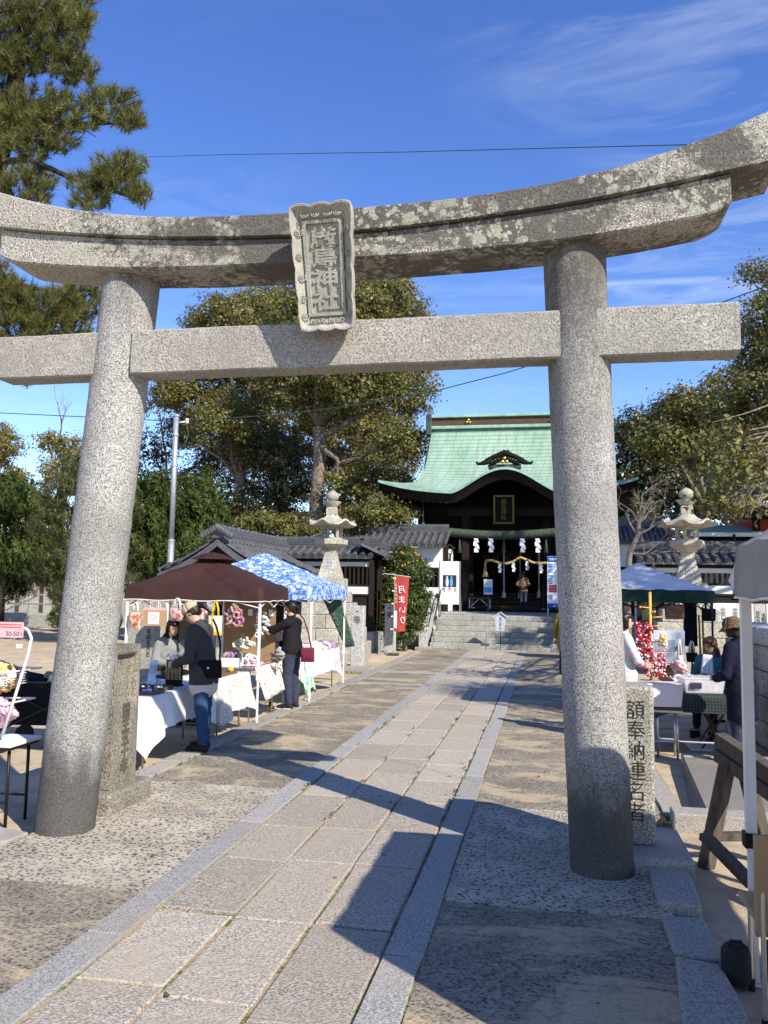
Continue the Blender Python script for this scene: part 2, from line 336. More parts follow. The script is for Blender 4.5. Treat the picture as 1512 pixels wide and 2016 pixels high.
# ---- smooth organic meshes: signed distances on a grid, surface nets
def organic(prims, vox=0.012, k=0.02, noise=None):
    """prims: ('c',p0,r0,p1,r1,mat) tapered capsule | ('e',c,radii,euler,mat) ellipsoid, optional trailing k. Returns verts, quads, mat per face"""
    lo = np.full(3, 1e9); hi = -lo
    for p in prims:
        if p[0] == 'c':
            for c, r in ((p[1], p[2]), (p[3], p[4])): lo = np.minimum(lo, np.array(c)-r); hi = np.maximum(hi, np.array(c)+r)
        else: r = max(p[2]); lo = np.minimum(lo, np.array(p[1])-r); hi = np.maximum(hi, np.array(p[1])+r)
    pad = vox*4; lo -= pad; hi += pad; dims = np.ceil((hi-lo)/vox).astype(int)+1
    D = np.full(dims, 0.3, np.float32); Mt = np.zeros(dims, np.int16); best = np.full(dims, 0.3, np.float32)
    ax = [lo[i]+np.arange(dims[i])*vox for i in range(3)]
    for p in prims:
        mg = 0.05
        if p[0] == 'c':
            a, r0, b, r1 = np.array(p[1], float), p[2], np.array(p[3], float), p[4]; bl = np.minimum(a-r0, b-r1)-mg; bh = np.maximum(a+r0, b+r1)+mg
        else:
            r = max(p[2]); bl = np.array(p[1])-r-mg; bh = np.array(p[1])+r+mg
        i0 = np.clip(((bl-lo)/vox).astype(int), 0, dims-1); i1 = np.clip(((bh-lo)/vox).astype(int)+2, 1, dims)
        sl = tuple(slice(i0[q], i1[q]) for q in range(3))
        X, Y, Z = np.meshgrid(ax[0][sl[0]], ax[1][sl[1]], ax[2][sl[2]], indexing='ij'); P = np.stack([X, Y, Z], -1)
        if p[0] == 'c':
            ba = b-a; L2 = max(ba@ba, 1e-9); t = np.clip(((P-a)@ba)/L2, 0, 1); d = np.linalg.norm(P-a-t[..., None]*ba, axis=-1)-(r0+(r1-r0)*t)
        else:
            M = np.array(Matrix.Rotation(p[3][2], 3, 'Z') @ Matrix.Rotation(p[3][1], 3, 'Y') @ Matrix.Rotation(p[3][0], 3, 'X'))
            q = (P-np.array(p[1])) @ M; rd = np.array(p[2], float); k0 = np.linalg.norm(q/rd, axis=-1); k1 = np.linalg.norm(q/(rd*rd), axis=-1); d = k0*(k0-1)/np.maximum(k1, 1e-6)
        d = d.astype(np.float32); kk = p[-1] if isinstance(p[-1], float) else k
        old = D[sl]; h = np.clip(0.5+0.5*(old-d)/kk, 0, 1); D[sl] = old*(1-h)+d*h-kk*h*(1-h)
        bt = best[sl]; w = d < bt; mi = p[5] if p[0] == 'c' else p[4]
        mt = Mt[sl]; mt[w] = mi; bt[w] = d[w]
    if noise is not None:
        X, Y, Z = np.meshgrid(*ax, indexing='ij'); D = D+noise(X, Y, Z, Mt).astype(np.float32)
    ins = D < 0
    cnt = sum(ins[a:dims[0]-1+a, b:dims[1]-1+b, c:dims[2]-1+c].astype(np.int8) for a in (0, 1) for b in (0, 1) for c in (0, 1))
    act = (cnt > 0) & (cnt < 8); idx = -np.ones(act.shape, int); idx[act] = np.arange(act.sum()); I = np.argwhere(act)
    acc = np.zeros((len(I), 3)); num = np.zeros(len(I))
    cr = [(a, b, c) for a in (0, 1) for b in (0, 1) for c in (0, 1)]
    for u in cr:
        for w in cr:
            df = np.array(w)-np.array(u)
            if df.sum() == 1 and (df >= 0).all():
                d0 = D[I[:, 0]+u[0], I[:, 1]+u[1], I[:, 2]+u[2]]; d1 = D[I[:, 0]+w[0], I[:, 1]+w[1], I[:, 2]+w[2]]
                c = (d0 < 0) != (d1 < 0); t = np.where(c, d0/np.where(c, d0-d1, 1), 0)
                acc[c] += (np.array(u)+t[:, None]*df)[c]; num[c] += 1
    V = lo+(I+acc/np.maximum(num, 1)[:, None])*vox; F = []
    for a in range(3):
        b, c = (a+1) % 3, (a+2) % 3; s0 = [slice(1, None)]*3; s0 = [slice(1, d-1) for d in dims]; s0[a] = slice(0, dims[a]-1)
        s1 = list(s0); s1[a] = slice(1, dims[a]); e = ins[tuple(s0)] != ins[tuple(s1)]; J = np.argwhere(e)+np.array([q.start for q in s0])
        if not len(J): continue
        flip = ins[tuple(J.T)]; eb = np.zeros(3, int); eb[b] = 1; ec = np.zeros(3, int); ec[c] = 1
        q = np.stack([idx[tuple((J-eb-ec).T)], idx[tuple((J-ec).T)], idx[tuple(J.T)], idx[tuple((J-eb).T)]], 1)
        q[~flip] = q[~flip][:, ::-1]; F.append(q)
    F = np.concatenate(F); F = F[(F >= 0).all(1)]
    vm = Mt[I[:, 0], I[:, 1], I[:, 2]]; return V, F, vm[F[:, 0]]
def organic_obj(name, prims, mats, parent=None, vox=0.012, k=0.02, noise=None, smooth_it=2):
    V, F, fm = organic(prims, vox, k, noise)
    me = bpy.data.meshes.new(name); me.from_pydata(V.tolist(), [], F.tolist()); me.polygons.foreach_set('material_index', fm.astype(np.int32))
    o = link(name, me, mats, parent); me.polygons.foreach_set('use_smooth', [True]*len(me.polygons))
    if smooth_it:
        bm = bmesh.new(); bm.from_mesh(me)
        for _ in range(smooth_it): bmesh.ops.smooth_vert(bm, verts=bm.verts, factor=0.4, use_axis_x=True, use_axis_y=True, use_axis_z=True)
        bm.to_mesh(me); bm.free()
    return o
# ================================================================ stone materials
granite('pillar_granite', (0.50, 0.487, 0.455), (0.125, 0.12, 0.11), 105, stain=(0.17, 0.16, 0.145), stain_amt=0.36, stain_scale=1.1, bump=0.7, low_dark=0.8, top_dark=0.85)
granite('beam_granite', (0.52, 0.495, 0.44), (0.17, 0.158, 0.135), 95, stain=(0.27, 0.25, 0.215), stain_amt=0.42, bump=1.0)
granite('carved_granite', (0.45, 0.43, 0.375), (0.29, 0.275, 0.235), 120, stain=(0.17, 0.16, 0.125), stain_amt=0.24, stain_scale=3.0, bump=0.5)
granite('slab_granite', (0.53, 0.475, 0.395), (0.185, 0.16, 0.128), 100, stain=(0.40, 0.345, 0.26), stain_amt=0.4, stain_scale=2.2, bump=0.8, rnd=0.16, yscale=(0.7, 1, 1))
granite('band_granite', (0.41, 0.40, 0.375), (0.175, 0.172, 0.165), 110, stain=(0.36, 0.32, 0.25), stain_amt=0.25, stain_scale=2.0, bump=0.5, rnd=0.10)
granite('kerb_granite', (0.37, 0.355, 0.325), (0.19, 0.18, 0.16), 100, stain=(0.40, 0.34, 0.24), stain_amt=0.3, stain_scale=1.5, bump=0.5, rnd=0.10)
granite('marker_granite', (0.37, 0.335, 0.265), (0.10, 0.09, 0.07), 85, stain=(0.085, 0.08, 0.06), stain_amt=0.3, stain_scale=3.0, bump=0.9)
granite('marker_granite_grey', (0.55, 0.525, 0.46), (0.10, 0.095, 0.085), 90, stain=(0.10, 0.095, 0.07), stain_amt=0.25, stain_scale=2.6, bump=0.6)
granite('lantern_granite', (0.52, 0.49, 0.41), (0.28, 0.26, 0.21), 30, stain=(0.15, 0.145, 0.12), stain_amt=0.3, stain_scale=1.7, bump=0.3, rnd=0.08)
granite('step_granite', (0.44, 0.44, 0.40), (0.24, 0.24, 0.21), 24, stain=(0.23, 0.22, 0.17), stain_amt=0.4, stain_scale=1.1, bump=0.3, rnd=0.10)
granite('post_granite', (0.50, 0.49, 0.465), (0.27, 0.265, 0.25), 30, stain=(0.30, 0.29, 0.26), stain_amt=0.15, bump=0.3)
plain('carved_shade', (0.10, 0.088, 0.065), 0.95); plain('carved_black', (0.022, 0.021, 0.02), 0.9)
plain('ink_black', (0.012, 0.012, 0.013), 0.7)

def lichen_stone():
    mt, nt, b = nodes_of('weathered_granite'); q = NB(nt); v = q.coord('pos')
    f = q.noise(v, 95, 3, 0.55)
    c = q.ramp(f, [(0.38, (0.10, 0.09, 0.08)), (0.48, (0.29, 0.27, 0.24)), (0.60, (0.55, 0.52, 0.46))])
    big = q.noise(q.coord('pos', (0.8, 1, 1.7), loc=(2.3, 0, 0.4)), 1.5, 7, 0.68)
    fine = q.noise(v, 26, 4, 0.7)
    st = q.math('ADD', big, q.math('MULTIPLY', q.math('SUBTRACT', fine, 0.5), 0.35))
    gx = q.n('ShaderNodeSeparateXYZ'); q.l(q.n('ShaderNodeNewGeometry').outputs['Position'], gx.inputs[0])
    far = q.math('ABSOLUTE', q.math('ADD', gx.outputs['X'], 1.02)); st = q.math('ADD', st, q.math('SUBTRACT', 0.10, q.math('MULTIPLY', q.math('POWER', far, 3.0), 0.0105)))
    c = q.mix(q.ramp(st, [(0.44, 0.0), (0.55, 0.84)]), c, (0.078, 0.070, 0.061))
    # crusty lichen rosettes of several sizes, ragged by noise
    rag = q.math('MULTIPLY', q.math('SUBTRACT', q.noise(v, 34, 4, 0.75), 0.5), 0.55)
    place = q.noise(q.coord('pos', loc=(5.1, 2, 7)), 1.7, 3)
    for sc, th, pl, cc in ((7.0, 0.36, 0.50, (0.37, 0.385, 0.29)), (15.0, 0.34, 0.47, (0.42, 0.42, 0.34)), (30.0, 0.30, 0.52, (0.46, 0.44, 0.37))):
        d = q.math('ADD', q.voro(v, sc), rag)
        keep = q.ramp(place, [(pl-0.03, 0.0), (pl+0.05, 0.85)])
        msk = q.math('MULTIPLY', q.ramp(d, [(th-0.04, 1.0), (th+0.03, 0.0)]), keep)
        cv = q.mix(q.ramp(q.noise(v, 90, 2), [(0.4, 0.55), (0.55, 0.0)]), cc, (0.14, 0.13, 0.10))
        c = q.mix(msk, c, cv)
    q.l(c, b.inputs['Base Color']); b.inputs['Roughness'].default_value = 0.92; b.inputs['Specular IOR Level'].default_value = 0.12
    q.bump(b, q.math('ADD', q.noise(v, 42, 4, 0.7), q.math('MULTIPLY', q.noise(v, 9, 3), 0.8)), 0.75, 0.014)
lichen_stone()

def ground_mats():
    mt, nt, b = nodes_of('sand'); q = NB(nt); v = q.coord('pos')
    big = q.noise(v, 0.35, 6, 0.6); mid = q.noise(v, 3.0, 6, 0.65); gr = q.noise(v, 120, 3, 0.7)
    c = q.ramp(big, [(0.3, (0.44, 0.35, 0.235)), (0.7, (0.60, 0.485, 0.33))])
    c = q.mix(q.ramp(mid, [(0.48, 0.0), (0.66, 0.55)]), c, (0.245, 0.19, 0.12))
    c = q.mix(q.ramp(gr, [(0.32, 0.6), (0.45, 0.0)]), c, (0.17, 0.13, 0.085))
    q.l(c, b.inputs['Base Color']); b.inputs['Roughness'].default_value = 0.95; b.inputs['Specular IOR Level'].default_value = 0.1
    q.bump(b, q.math('ADD', q.noise(v, 14, 6, 0.7), q.math('MULTIPLY', gr, 0.25)), 0.6, 0.03)
    for nm, mort, sandy, dens, old in (('pebble_new', (0.46, 0.41, 0.315), 0.15, 0.16, False), ('pebble_old', (0.32, 0.28, 0.21), 0.85, 0.36, True)):
        mt, nt, b = nodes_of(nm); q = NB(nt); v = q.coord('pos', (1, 1, 0.0)); vd = q.coord('pos', (1.0, 1.35, 0.0), rot=(0, 0, 0.5))
        vo = q.n('ShaderNodeTexVoronoi'); vo.inputs['Scale'].default_value = 36 if not old else 42; q.l(vd, vo.inputs['Vector'])
        sp = q.n('ShaderNodeSeparateColor'); q.l(vo.outputs['Color'], sp.inputs[0])
        mcol = q.ramp(q.noise(v, 2.4, 6, 0.65), [(0.35, [x*0.72 for x in mort]), (0.68, [min(1, x*1.12) for x in mort])])
        pcol = q.ramp(sp.outputs[1], [(0.0, (0.035, 0.036, 0.04)), (0.72, (0.085, 0.08, 0.078)), (0.9, (0.20, 0.18, 0.15)), (1.0, (0.36, 0.33, 0.28))])
        pm = q.math('MULTIPLY', q.ramp(vo.outputs['Distance'], [(0.36, 1.0), (0.44, 0.0)]), q.ramp(sp.outputs[0], [(dens-0.02, 0.0), (dens+0.02, 1.0)]))
        dens_n = q.ramp(q.noise(q.coord('pos', loc=(4, 1, 0)), 1.3, 4), [(0.34, 0.65), (0.52, 1.0)]); pm = q.math('MULTIPLY', pm, dens_n)
        c = q.mix(pm, mcol, pcol)
        if old: c = q.mix(q.ramp(q.noise(v, 30, 5, 0.75), [(0.40, 0.7), (0.55, 0.0)]), c, (0.115, 0.103, 0.083))
        sn = q.noise(q.coord('pos', (0.7, 1.2, 0), loc=(0, 0, 0)), 1.7 if old else 1.1, 8, 0.74, 0.5); sc_ = q.ramp(sn, [(0.60-sandy*0.12, 0.0), (0.66-sandy*0.10, 0.92)])
        c = q.mix(sc_, c, q.ramp(q.noise(v, 50, 3), [(0.3, (0.36, 0.29, 0.19)), (0.7, (0.50, 0.41, 0.275))]))
        q.l(c, b.inputs['Base Color']); b.inputs['Roughness'].default_value = 0.9; b.inputs['Specular IOR Level'].default_value = 0.15
        q.bump(b, q.math('ADD', q.math('MULTIPLY', pm, 0.8), q.noise(v, 40, 4, 0.7)), 0.7, 0.012)
    mt, nt, b = nodes_of('joint_sand'); q = NB(nt); v = q.coord('pos')
    c = q.ramp(q.noise(v, 30, 5, 0.7), [(0.3, (0.26, 0.20, 0.12)), (0.7, (0.45, 0.36, 0.235))])
    moss = q.math('MULTIPLY', q.ramp(q.noise(v, 2.2, 5), [(0.44, 0.0), (0.52, 1.0)]), q.ramp(q.noise(v, 34, 3), [(0.42, 0.0), (0.52, 1.0)]))
    c = q.mix(moss, c, (0.085, 0.115, 0.03)); q.l(c, b.inputs['Base Color']); b.inputs['Roughness'].default_value = 0.95; q.bump(b, q.noise(v, 60, 4), 0.6, 0.015)
    mt, nt, b = nodes_of('asphalt'); q = NB(nt); v = q.coord('pos')
    c = q.ramp(q.noise(v, 110, 3, 0.7), [(0.35, (0.13, 0.12, 0.105)), (0.65, (0.26, 0.235, 0.20))])
    c = q.mix(q.ramp(q.noise(v, 1.2, 5), [(0.45, 0.0), (0.7, 0.4)]), c, (0.34, 0.28, 0.20)); q.l(c, b.inputs['Base Color']); b.inputs['Roughness'].default_value = 0.95; q.bump(b, q.noise(v, 150, 3), 0.5, 0.008)
ground_mats()
plain('concrete', (0.36, 0.33, 0.28), 0.9, var=0.2, vscale=3, bump=0.3, kind='pos')

# ================================================================ ground
gm = MB(); ax = np.concatenate([np.linspace(-900, -40, 8), np.linspace(-38, 38, 77), np.linspace(40, 900, 8)]); ay = np.concatenate([np.linspace(-300, -14, 5), np.linspace(-12, 60, 73), np.linspace(62, 1500, 10)])
GX, GY = np.meshgrid(ax, ay, indexing='ij'); nz = 0.018*np.sin(GX*1.3+0.7*np.sin(GY*0.9))*np.cos(GY*1.1)
GZ = -0.075+nz*(np.abs(GX) < 36)*(GY < 58); GZ = np.where((GX > -3.9) & (GX < 1.0), -0.13, GZ)
struct('ground', gm.grid(np.stack([GX, GY, GZ], -1)), 'sand', smooth=True, fix=False)

PC = -1.465                                    # axis of the path
path = tag(MB().box((-2.36, -1.0, -0.12), (-0.57, 26.7, -0.014)).build('path', 'joint_sand'), kind='structure')
def pieces(parent, name, mat, x0, x1, y0, y1, lmin, lmax, gap=0.012, jit=0.006, h=0.11, seed=1, z=0.0, cols=1):
    rr = random.Random(seed); w = (x1-x0)/cols
    for c in range(cols):
        y = y0-rr.random()*lmax
        while y < y1:
            L = rr.uniform(lmin, lmax); a = x0+c*w+gap/2; b = x0+(c+1)*w-gap/2; j = lambda s=jit: rr.uniform(-s, s); ys = max(y, y0)
            ye = min(y+L-gap, y1); zt = z+rr.uniform(-0.004, 0.003)
            if ye-ys > 0.08:
                pts = [(a+j(), ys+j()), (b+j(), ys+j()), (b+j(), ye+j()), (a+j(), ye+j())]
                # slightly ragged outline
                out = []
                for i in range(4):
                    p, q_ = np.array(pts[i]), np.array(pts[(i+1) % 4])
                    for t in (0, 0.3, 0.65): out.append(p+(q_-p)*t+np.array([j(0.004), j(0.004)]))
                c0 = np.mean(out, 0); k = len(out); V = [(p[0], p[1], zt-h) for p in out]+[(p[0], p[1], zt-0.006) for p in out]+[(*(p+(c0-p)*0.012/max(0.2, np.linalg.norm(p-c0))), zt) for p in out]
                F = [tuple(range(2*k, 3*k))]+[(i+r*k, (i+1) % k+r*k, (i+1) % k+(r+1)*k, i+(r+1)*k) for r in (0, 1) for i in range(k)]
                MB().add(V, F).build(name, mat, parent, fix=False)
            y += L
pieces(path, 'paving_slab', 'slab_granite', -2.125, -0.80, 1.4, 26.55, 0.72, 1.05, 0.018, 0.008, seed=4, cols=3)
pieces(path, 'border_stone', 'band_granite', -2.335, -2.135, 1.0, 26.55, 1.3, 2.3, 0.010, 0.006, seed=8, z=0.003)
pieces(path, 'border_stone', 'band_granite', -0.79, -0.60, 1.4, 26.55, 1.3, 2.3, 0.010, 0.006, seed=9, z=0.003)

def strip(x0, x1, y0, y1, mat, z=-0.006):
    nx, ny = max(2, int((x1-x0)/0.25)), max(2, int((y1-y0)/0.25)); X, Y = np.meshgrid(np.linspace(x0, x1, nx), np.linspace(y0, y1, ny), indexing='ij')
    Z = z+0.004*np.sin(X*5+Y*3)*np.sin(Y*2.1); mb = MB().grid(np.stack([X, Y, Z], -1)); mb.grid(np.stack([X[:, [0, -1]], Y[:, [0, -1]], np.stack([Z[:, 0], Z[:, 0]*0-0.13], 1)], -1)[:, :2] if False else np.stack([X[:, :2]*0+X[:, :1], Y[:, :2]*0+Y[:, :1], np.stack([Z[:, 0], Z[:, 0]*0-0.13], 1)], -1))
    return struct('path_margin', mb, mat, smooth=True, fix=False)
strip(-3.66, -2.342, 4.72, 7.35, 'pebble_new'); strip(-3.66, -2.342, -1, 4.72, 'pebble_old', -0.010); strip(-3.66, -2.342, 7.35, 26.6, 'pebble_old', -0.010)
strip(-0.594, 0.70, 5.0, 7.2, 'pebble_new'); strip(-0.594, 0.70, -1, 5.0, 'pebble_old', -0.012); strip(-0.594, 0.92, 7.2, 26.6, 'pebble_old', -0.010)
kerb = tag(MB().box((-3.90, 6.9, -0.14), (-3.655, 24.2, -0.012)).build('left_kerb', 'joint_sand'), kind='structure')
pieces(kerb, 'kerb_stone', 'kerb_granite', -3.90, -3.66, 6.95, 24.2, 1.2, 2.0, 0.012, 0.007, h=0.14, seed=3, z=0.012)
kerbr = tag(MB().box((0.92, 7.25, -0.14), (1.12, 24.2, -0.012)).build('right_kerb', 'joint_sand'), kind='structure')
pieces(kerbr, 'kerb_stone', 'kerb_granite', 0.925, 1.11, 7.3, 24.2, 1.2, 2.0, 0.012, 0.007, h=0.14, seed=5, z=0.008)
cross = tag(MB().box((-5.6, 18.22, -0.13), (-2.36, 18.62, -0.016)).build('cross_strip', 'joint_sand'), kind='structure')
for x0, x1 in ((-5.6, -4.75), (-4.73, -3.92), (-3.64, -3.02), (-3.0, -2.36)):
    MB().box((x0, 18.24, -0.12), (x1, 18.6, -0.001)).build('strip_stone', 'kerb_granite', cross, bevel=0.008)
cross2 = tag(MB().box((-3.64, 15.9, -0.13), (-2.36, 16.15, -0.008)).build('cross_strip', 'concrete'), kind='structure')
tag(MB().box((-0.58, 15.2, -0.13), (0.9, 15.5, -0.006)).build('cross_strip', 'concrete'), kind='structure')
# left corner slab, right raised alley with its kerb
tag(MB().add([(-4.35, 5.05, -0.1), (-3.70, 5.15, -0.1), (-3.66, 5.55, -0.1), (-4.35, 5.72, -0.1), (-4.35, 5.05, 0.02), (-3.70, 5.15, 0.015), (-3.66, 5.55, 0.015), (-4.35, 5.72, 0.02)],
        [(0, 3, 2, 1), (4, 5, 6, 7), (0, 1, 5, 4), (1, 2, 6, 5), (2, 3, 7, 6), (3, 0, 4, 7)]).build('threshold_slab', 'concrete', bevel=0.01), kind='structure')
alley = tag(MB().add([(1.16, 7.35, -0.1), (9, 7.2, -0.1), (9, 9.6, -0.1), (1.42, 9.6, -0.1), (1.28, 7.35, 0.055), (9, 7.2, 0.055), (9, 9.6, 0.05), (1.45, 9.6, 0.05)],
        [(0, 3, 2, 1), (4, 5, 6, 7), (0, 1, 5, 4), (1, 2, 6, 5), (2, 3, 7, 6), (3, 0, 4, 7)]).build('alley_paving', 'asphalt'), kind='structure')
ak = tag(MB().box((1.0, 7.06, -0.14), (8.9, 7.29, 0.02)).build('alley_kerb', 'kerb_granite'), kind='structure')
xx = 0.98
for L in (1.25, 1.1, 1.4, 1.2, 1.3): MB().box((xx, 7.03, -0.13), (xx+L-0.012, 7.27, 0.075)).build('kerb_stone', 'kerb_granite', ak, bevel=0.012); xx += L
MB().box((1.45, 9.62, -0.13), (8.9, 9.8, 0.06)).build('kerb_stone', 'kerb_granite', ak, bevel=0.012)
edge = tag(MB().box((0.60, 3.0, -0.14), (0.66, 5.4, -0.05)).build('edge_course', 'joint_sand'), kind='structure')
for pl, zt in (([(1272, 1708), (1325, 1702), (1362, 1738), (1384, 1800), (1340, 1796), (1298, 1788)], 0.05), ([(1302, 1803), (1388, 1812), (1408, 1850), (1418, 1890), (1365, 1884), (1325, 1872)], 0.012), ([(1328, 1880), (1420, 1898), (1452, 1955), (1492, 2040), (1420, 2045), (1345, 2035)], 0.004), ([(1347, 2043), (1498, 2050), (1540, 2150), (1362, 2130)], 0.0)):
    P = [G(*p)[:2] for p in pl]; P.reverse(); MB().prism([tuple(p) for p in P], -0.15, zt, 'z').build('edge_stone', 'band_granite', edge, bevel=0.02)

# ================================================================ torii
def rough(P, amp, sc=3.0):
    P = np.asarray(P, float); x, y, z = P[..., 0]*sc, P[..., 1]*sc, P[..., 2]*sc
    n = np.sin(x*2.1+1.3*np.sin(z*1.7)+y)+0.6*np.sin(z*3.3+x*4.1+0.7)+0.5*np.sin(y*5.2+z*2.9+x*1.3)
    n2 = np.sin(x*9.1+z*7.3)+np.sin(z*11.7-y*8.9+x*3)
    return P+amp*np.stack([n*0.5+0.3*n2, 0.5*np.sin(z*4+x*3+y)+0.3*n2, 0.4*n+0.25*np.sin(x*12+z*5)], -1)
TC, TY = -1.485, 5.76
torii = thing('torii', 'weathered grey granite torii gate standing astride the stone path', 'torii', (TC, TY, 0))
for bx, tx, zt in ((-3.515, -3.165, 4.17), (0.355, 0.198, 4.17)):
    k = 60; t = np.linspace(0, 1, k); a = np.arange(40)*2*math.pi/40; C = np.stack([bx+(tx-bx)*t, np.full(k, TY), -0.12+(zt+0.12)*t], 1)
    rr_ = (0.216 if bx < -2 else 0.202)+(0.0 if bx < -2 else 0.012)*t; P = C[:, None, :]+rr_[:, None, None]*np.stack([np.cos(a), np.sin(a), 0*a], -1)[None]
    P = rough(P, 0.0022, 3.0); P = np.concatenate([P, P[:, :1]], 1)
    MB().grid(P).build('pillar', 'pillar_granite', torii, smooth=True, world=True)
def beamloft(xs, prof, amp=0.002):
    """prof(x) -> section polygon (y,z) list"""
    secs = np.array([[(x, y, z) for y, z in prof(x)] for x in xs]); secs = rough(secs, amp); secs = np.concatenate([secs, secs[:, :1]], 1)
    mb = MB().grid(secs); k = secs.shape[1]-1
    for s in (0, -1): mb.add(secs[s][:k], [tuple(range(k))])
    return mb
def secpts(y0, y1, z0, z1, n=5, e=0.012):
    f = np.linspace(0, 1, n); o = []
    o += [(y0+(y1-y0)*t, z0) for t in f[1:-1]]; o = [(y0+e, z0)]+o+[(y1-e, z0), (y1, z0+e)]+[(y1, z0+(z1-z0)*t) for t in f[1:-1]]+[(y1, z1-e), (y1-e, z1)]+[(y1+(y0-y1)*t, z1) for t in f[1:-1]]+[(y0+e, z1), (y0, z1-e)]+[(y0, z1+(z0-z1)*t) for t in f[1:-1]]+[(y0, z0+e)]
    return o
for x0, x1 in ((-4.17, -3.30), (-3.05, 0.10), (0.33, 1.245)):
    beamloft(np.linspace(x0, x1, int((x1-x0)/0.05)), lambda x: secpts(5.585, 5.80, 3.365, 3.70), 0.003).build('tie_beam', 'beam_granite', torii, auto=35, world=True)
up_ = lambda x: abs(x-TC)/1.079
zb = lambda x: 4.105+0.0115*up_(x)**3; zs = lambda x: 4.292+0.042*up_(x)**1.9; zk = lambda x: 4.455+0.0270*up_(x)**2.83
def shim(x0, x1, cut):
    def prof(x):
        u = cut*max(0, (abs(x-TC)-2.50)/0.17)**2*0.05
        return secpts(5.475, 5.905, zb(x)+u, zs(x)-0.004)
    return beamloft(np.linspace(x0, x1, int((x1-x0)/0.05)), prof)
def kasa(x0, x1): return beamloft(np.linspace(x0, x1, int((x1-x0)/0.05)), lambda x: [(5.43, zs(x)+0.0), (5.56, zs(x)), (5.69, zs(x)), (5.82, zs(x)), (5.95, zs(x)), (5.955, zs(x)+0.08), (5.96, zk(x)-0.012), (5.945, zk(x)), (5.82, zk(x)+0.03), (5.69, zk(x)+0.045), (5.56, zk(x)+0.03), (5.435, zk(x)), (5.42, zk(x)-0.012), (5.424, zs(x)+0.09), (5.426, zs(x)+0.03)])
for x0, x1 in ((-4.12, TC-0.002), (TC+0.002, 1.185)): shim(x0, x1, 1).build('lintel', 'weathered_granite', torii, auto=35, world=True)
for x0, x1 in ((-4.47, TC-0.002), (TC+0.002, 1.50)): kasa(x0, x1).build('cap_lintel', 'weathered_granite', torii, auto=35, world=True)

# ---- carved stone name tablet (leans forward)
tabl = thing('name_tablet', 'carved grey stone tablet with raised characters and scalloped frame hung on the torii', 'tablet', (0, 0, 0))
ct = (AY(631, 399, 5.23)+AY(651, 654, 5.50))/2
TW0, TW1, TH = 0.475, 0.405, 0.94
tabl.location = tuple(ct); tabl.scale = (0.91, 0.91, 0.885); tabl.rotation_euler = (R(15.0), R(-1.0), 0)
def outline(n=160):
    o = []
    def lob(p, q_, lobes, amp, out):
        for i in range(n//4):
            t = i/(n//4); s = abs(math.sin(math.pi*lobes*t))**0.6; p_ = np.array(p)+(np.array(q_)-np.array(p))*t; o.append(p_+np.array(out)*amp*(s-0.2))
    a, b_, h = TW0/2, TW1/2, TH/2
    lob((-a, h), (-b_, -h), 4, 0.011, (-1, 0)); lob((-b_, -h), (b_, -h), 3, 0.020, (0, -1)); lob((b_, -h), (a, h), 4, 0.011, (1, 0)); lob((a, h), (-a, h), 3, 0.024, (0, 1))
    return np.array(o)
O = outline(); ih, iw0, iw1 = TH/2-0.105, 0.158, 0.146
def rect_on(pts, hw0, hw1, hh):
    r = []
    for p in pts:
        u = p/np.array([TW0/2, TH/2]); s = max(abs(u[0]), abs(u[1])); u = u/s; w = hw1+(hw0-hw1)*(u[1]+1)/2; r.append((u[0]*w, u[1]*hh))
    return np.array(r)
I0 = rect_on(O, iw0, iw1, ih); n_ = len(O)
def ring(mb, A, ya, B, yb): mb.add([(p[0], ya, p[1]) for p in A]+[(p[0], yb, p[1]) for p in B], [(i, (i+1) % n_, n_+(i+1) % n_, n_+i) for i in range(n_)])
fl = MB(); M1 = O*0.55+I0*0.45
ring(fl, O*1.0, -0.065, O*0.985, -0.085); ring(fl, O*0.985, -0.085, O*0.955, -0.082); ring(fl, O*0.955, -0.082, M1, -0.045); ring(fl, M1, -0.045, I0, -0.008); ring(fl, O, -0.065, O*0.97, 0.03); ring(fl, O*0.97, 0.03, O*0.86, 0.10)
fl.add([(p[0]*0.86, 0.10, p[1]*0.86) for p in O], [tuple(range(n_))])
flo = fl.build('flange', 'carved_granite', tabl, auto=40)
I1 = rect_on(O, iw0-0.030, iw1-0.030, ih-0.030); fr = MB(); ring(fr, I0, -0.008, I0*0.995, -0.034); ring(fr, I0*0.995, -0.034, I1*1.01, -0.034); ring(fr, I1*1.01, -0.034, I1, -0.008)
fr.build('inner_frame', 'carved_granite', tabl, auto=30)
MB().add([(p[0], -0.008, p[1]) for p in I1], [tuple(range(n_))]).build('panel', 'carved_granite', tabl)
ch = text_mb('厳島神社', 0.175, 0.020, True, spacing=0.92, bold=0.0035); put(ch, (0, -0.010, 0)); 
allv = np.concatenate(ch.v); s_ = (2*ih-0.09)/(allv[:, 2].max()-allv[:, 2].min()); sx = 0.215/(allv[:, 0].max()-allv[:, 0].min())
ch.v = [v*np.array([sx, 1, s_]) for v in ch.v]; ch.build('lettering', 'carved_granite', tabl, fix=False)
sp_ = MB(); tt = np.linspace(0.6, 4.2*math.pi/1.0, 34); sp_.tube(np.stack([0.0027*tt*np.cos(tt), 0*tt-0.001, 0.0027*tt*np.sin(tt)], 1), 0.0042, 6)
spo = None
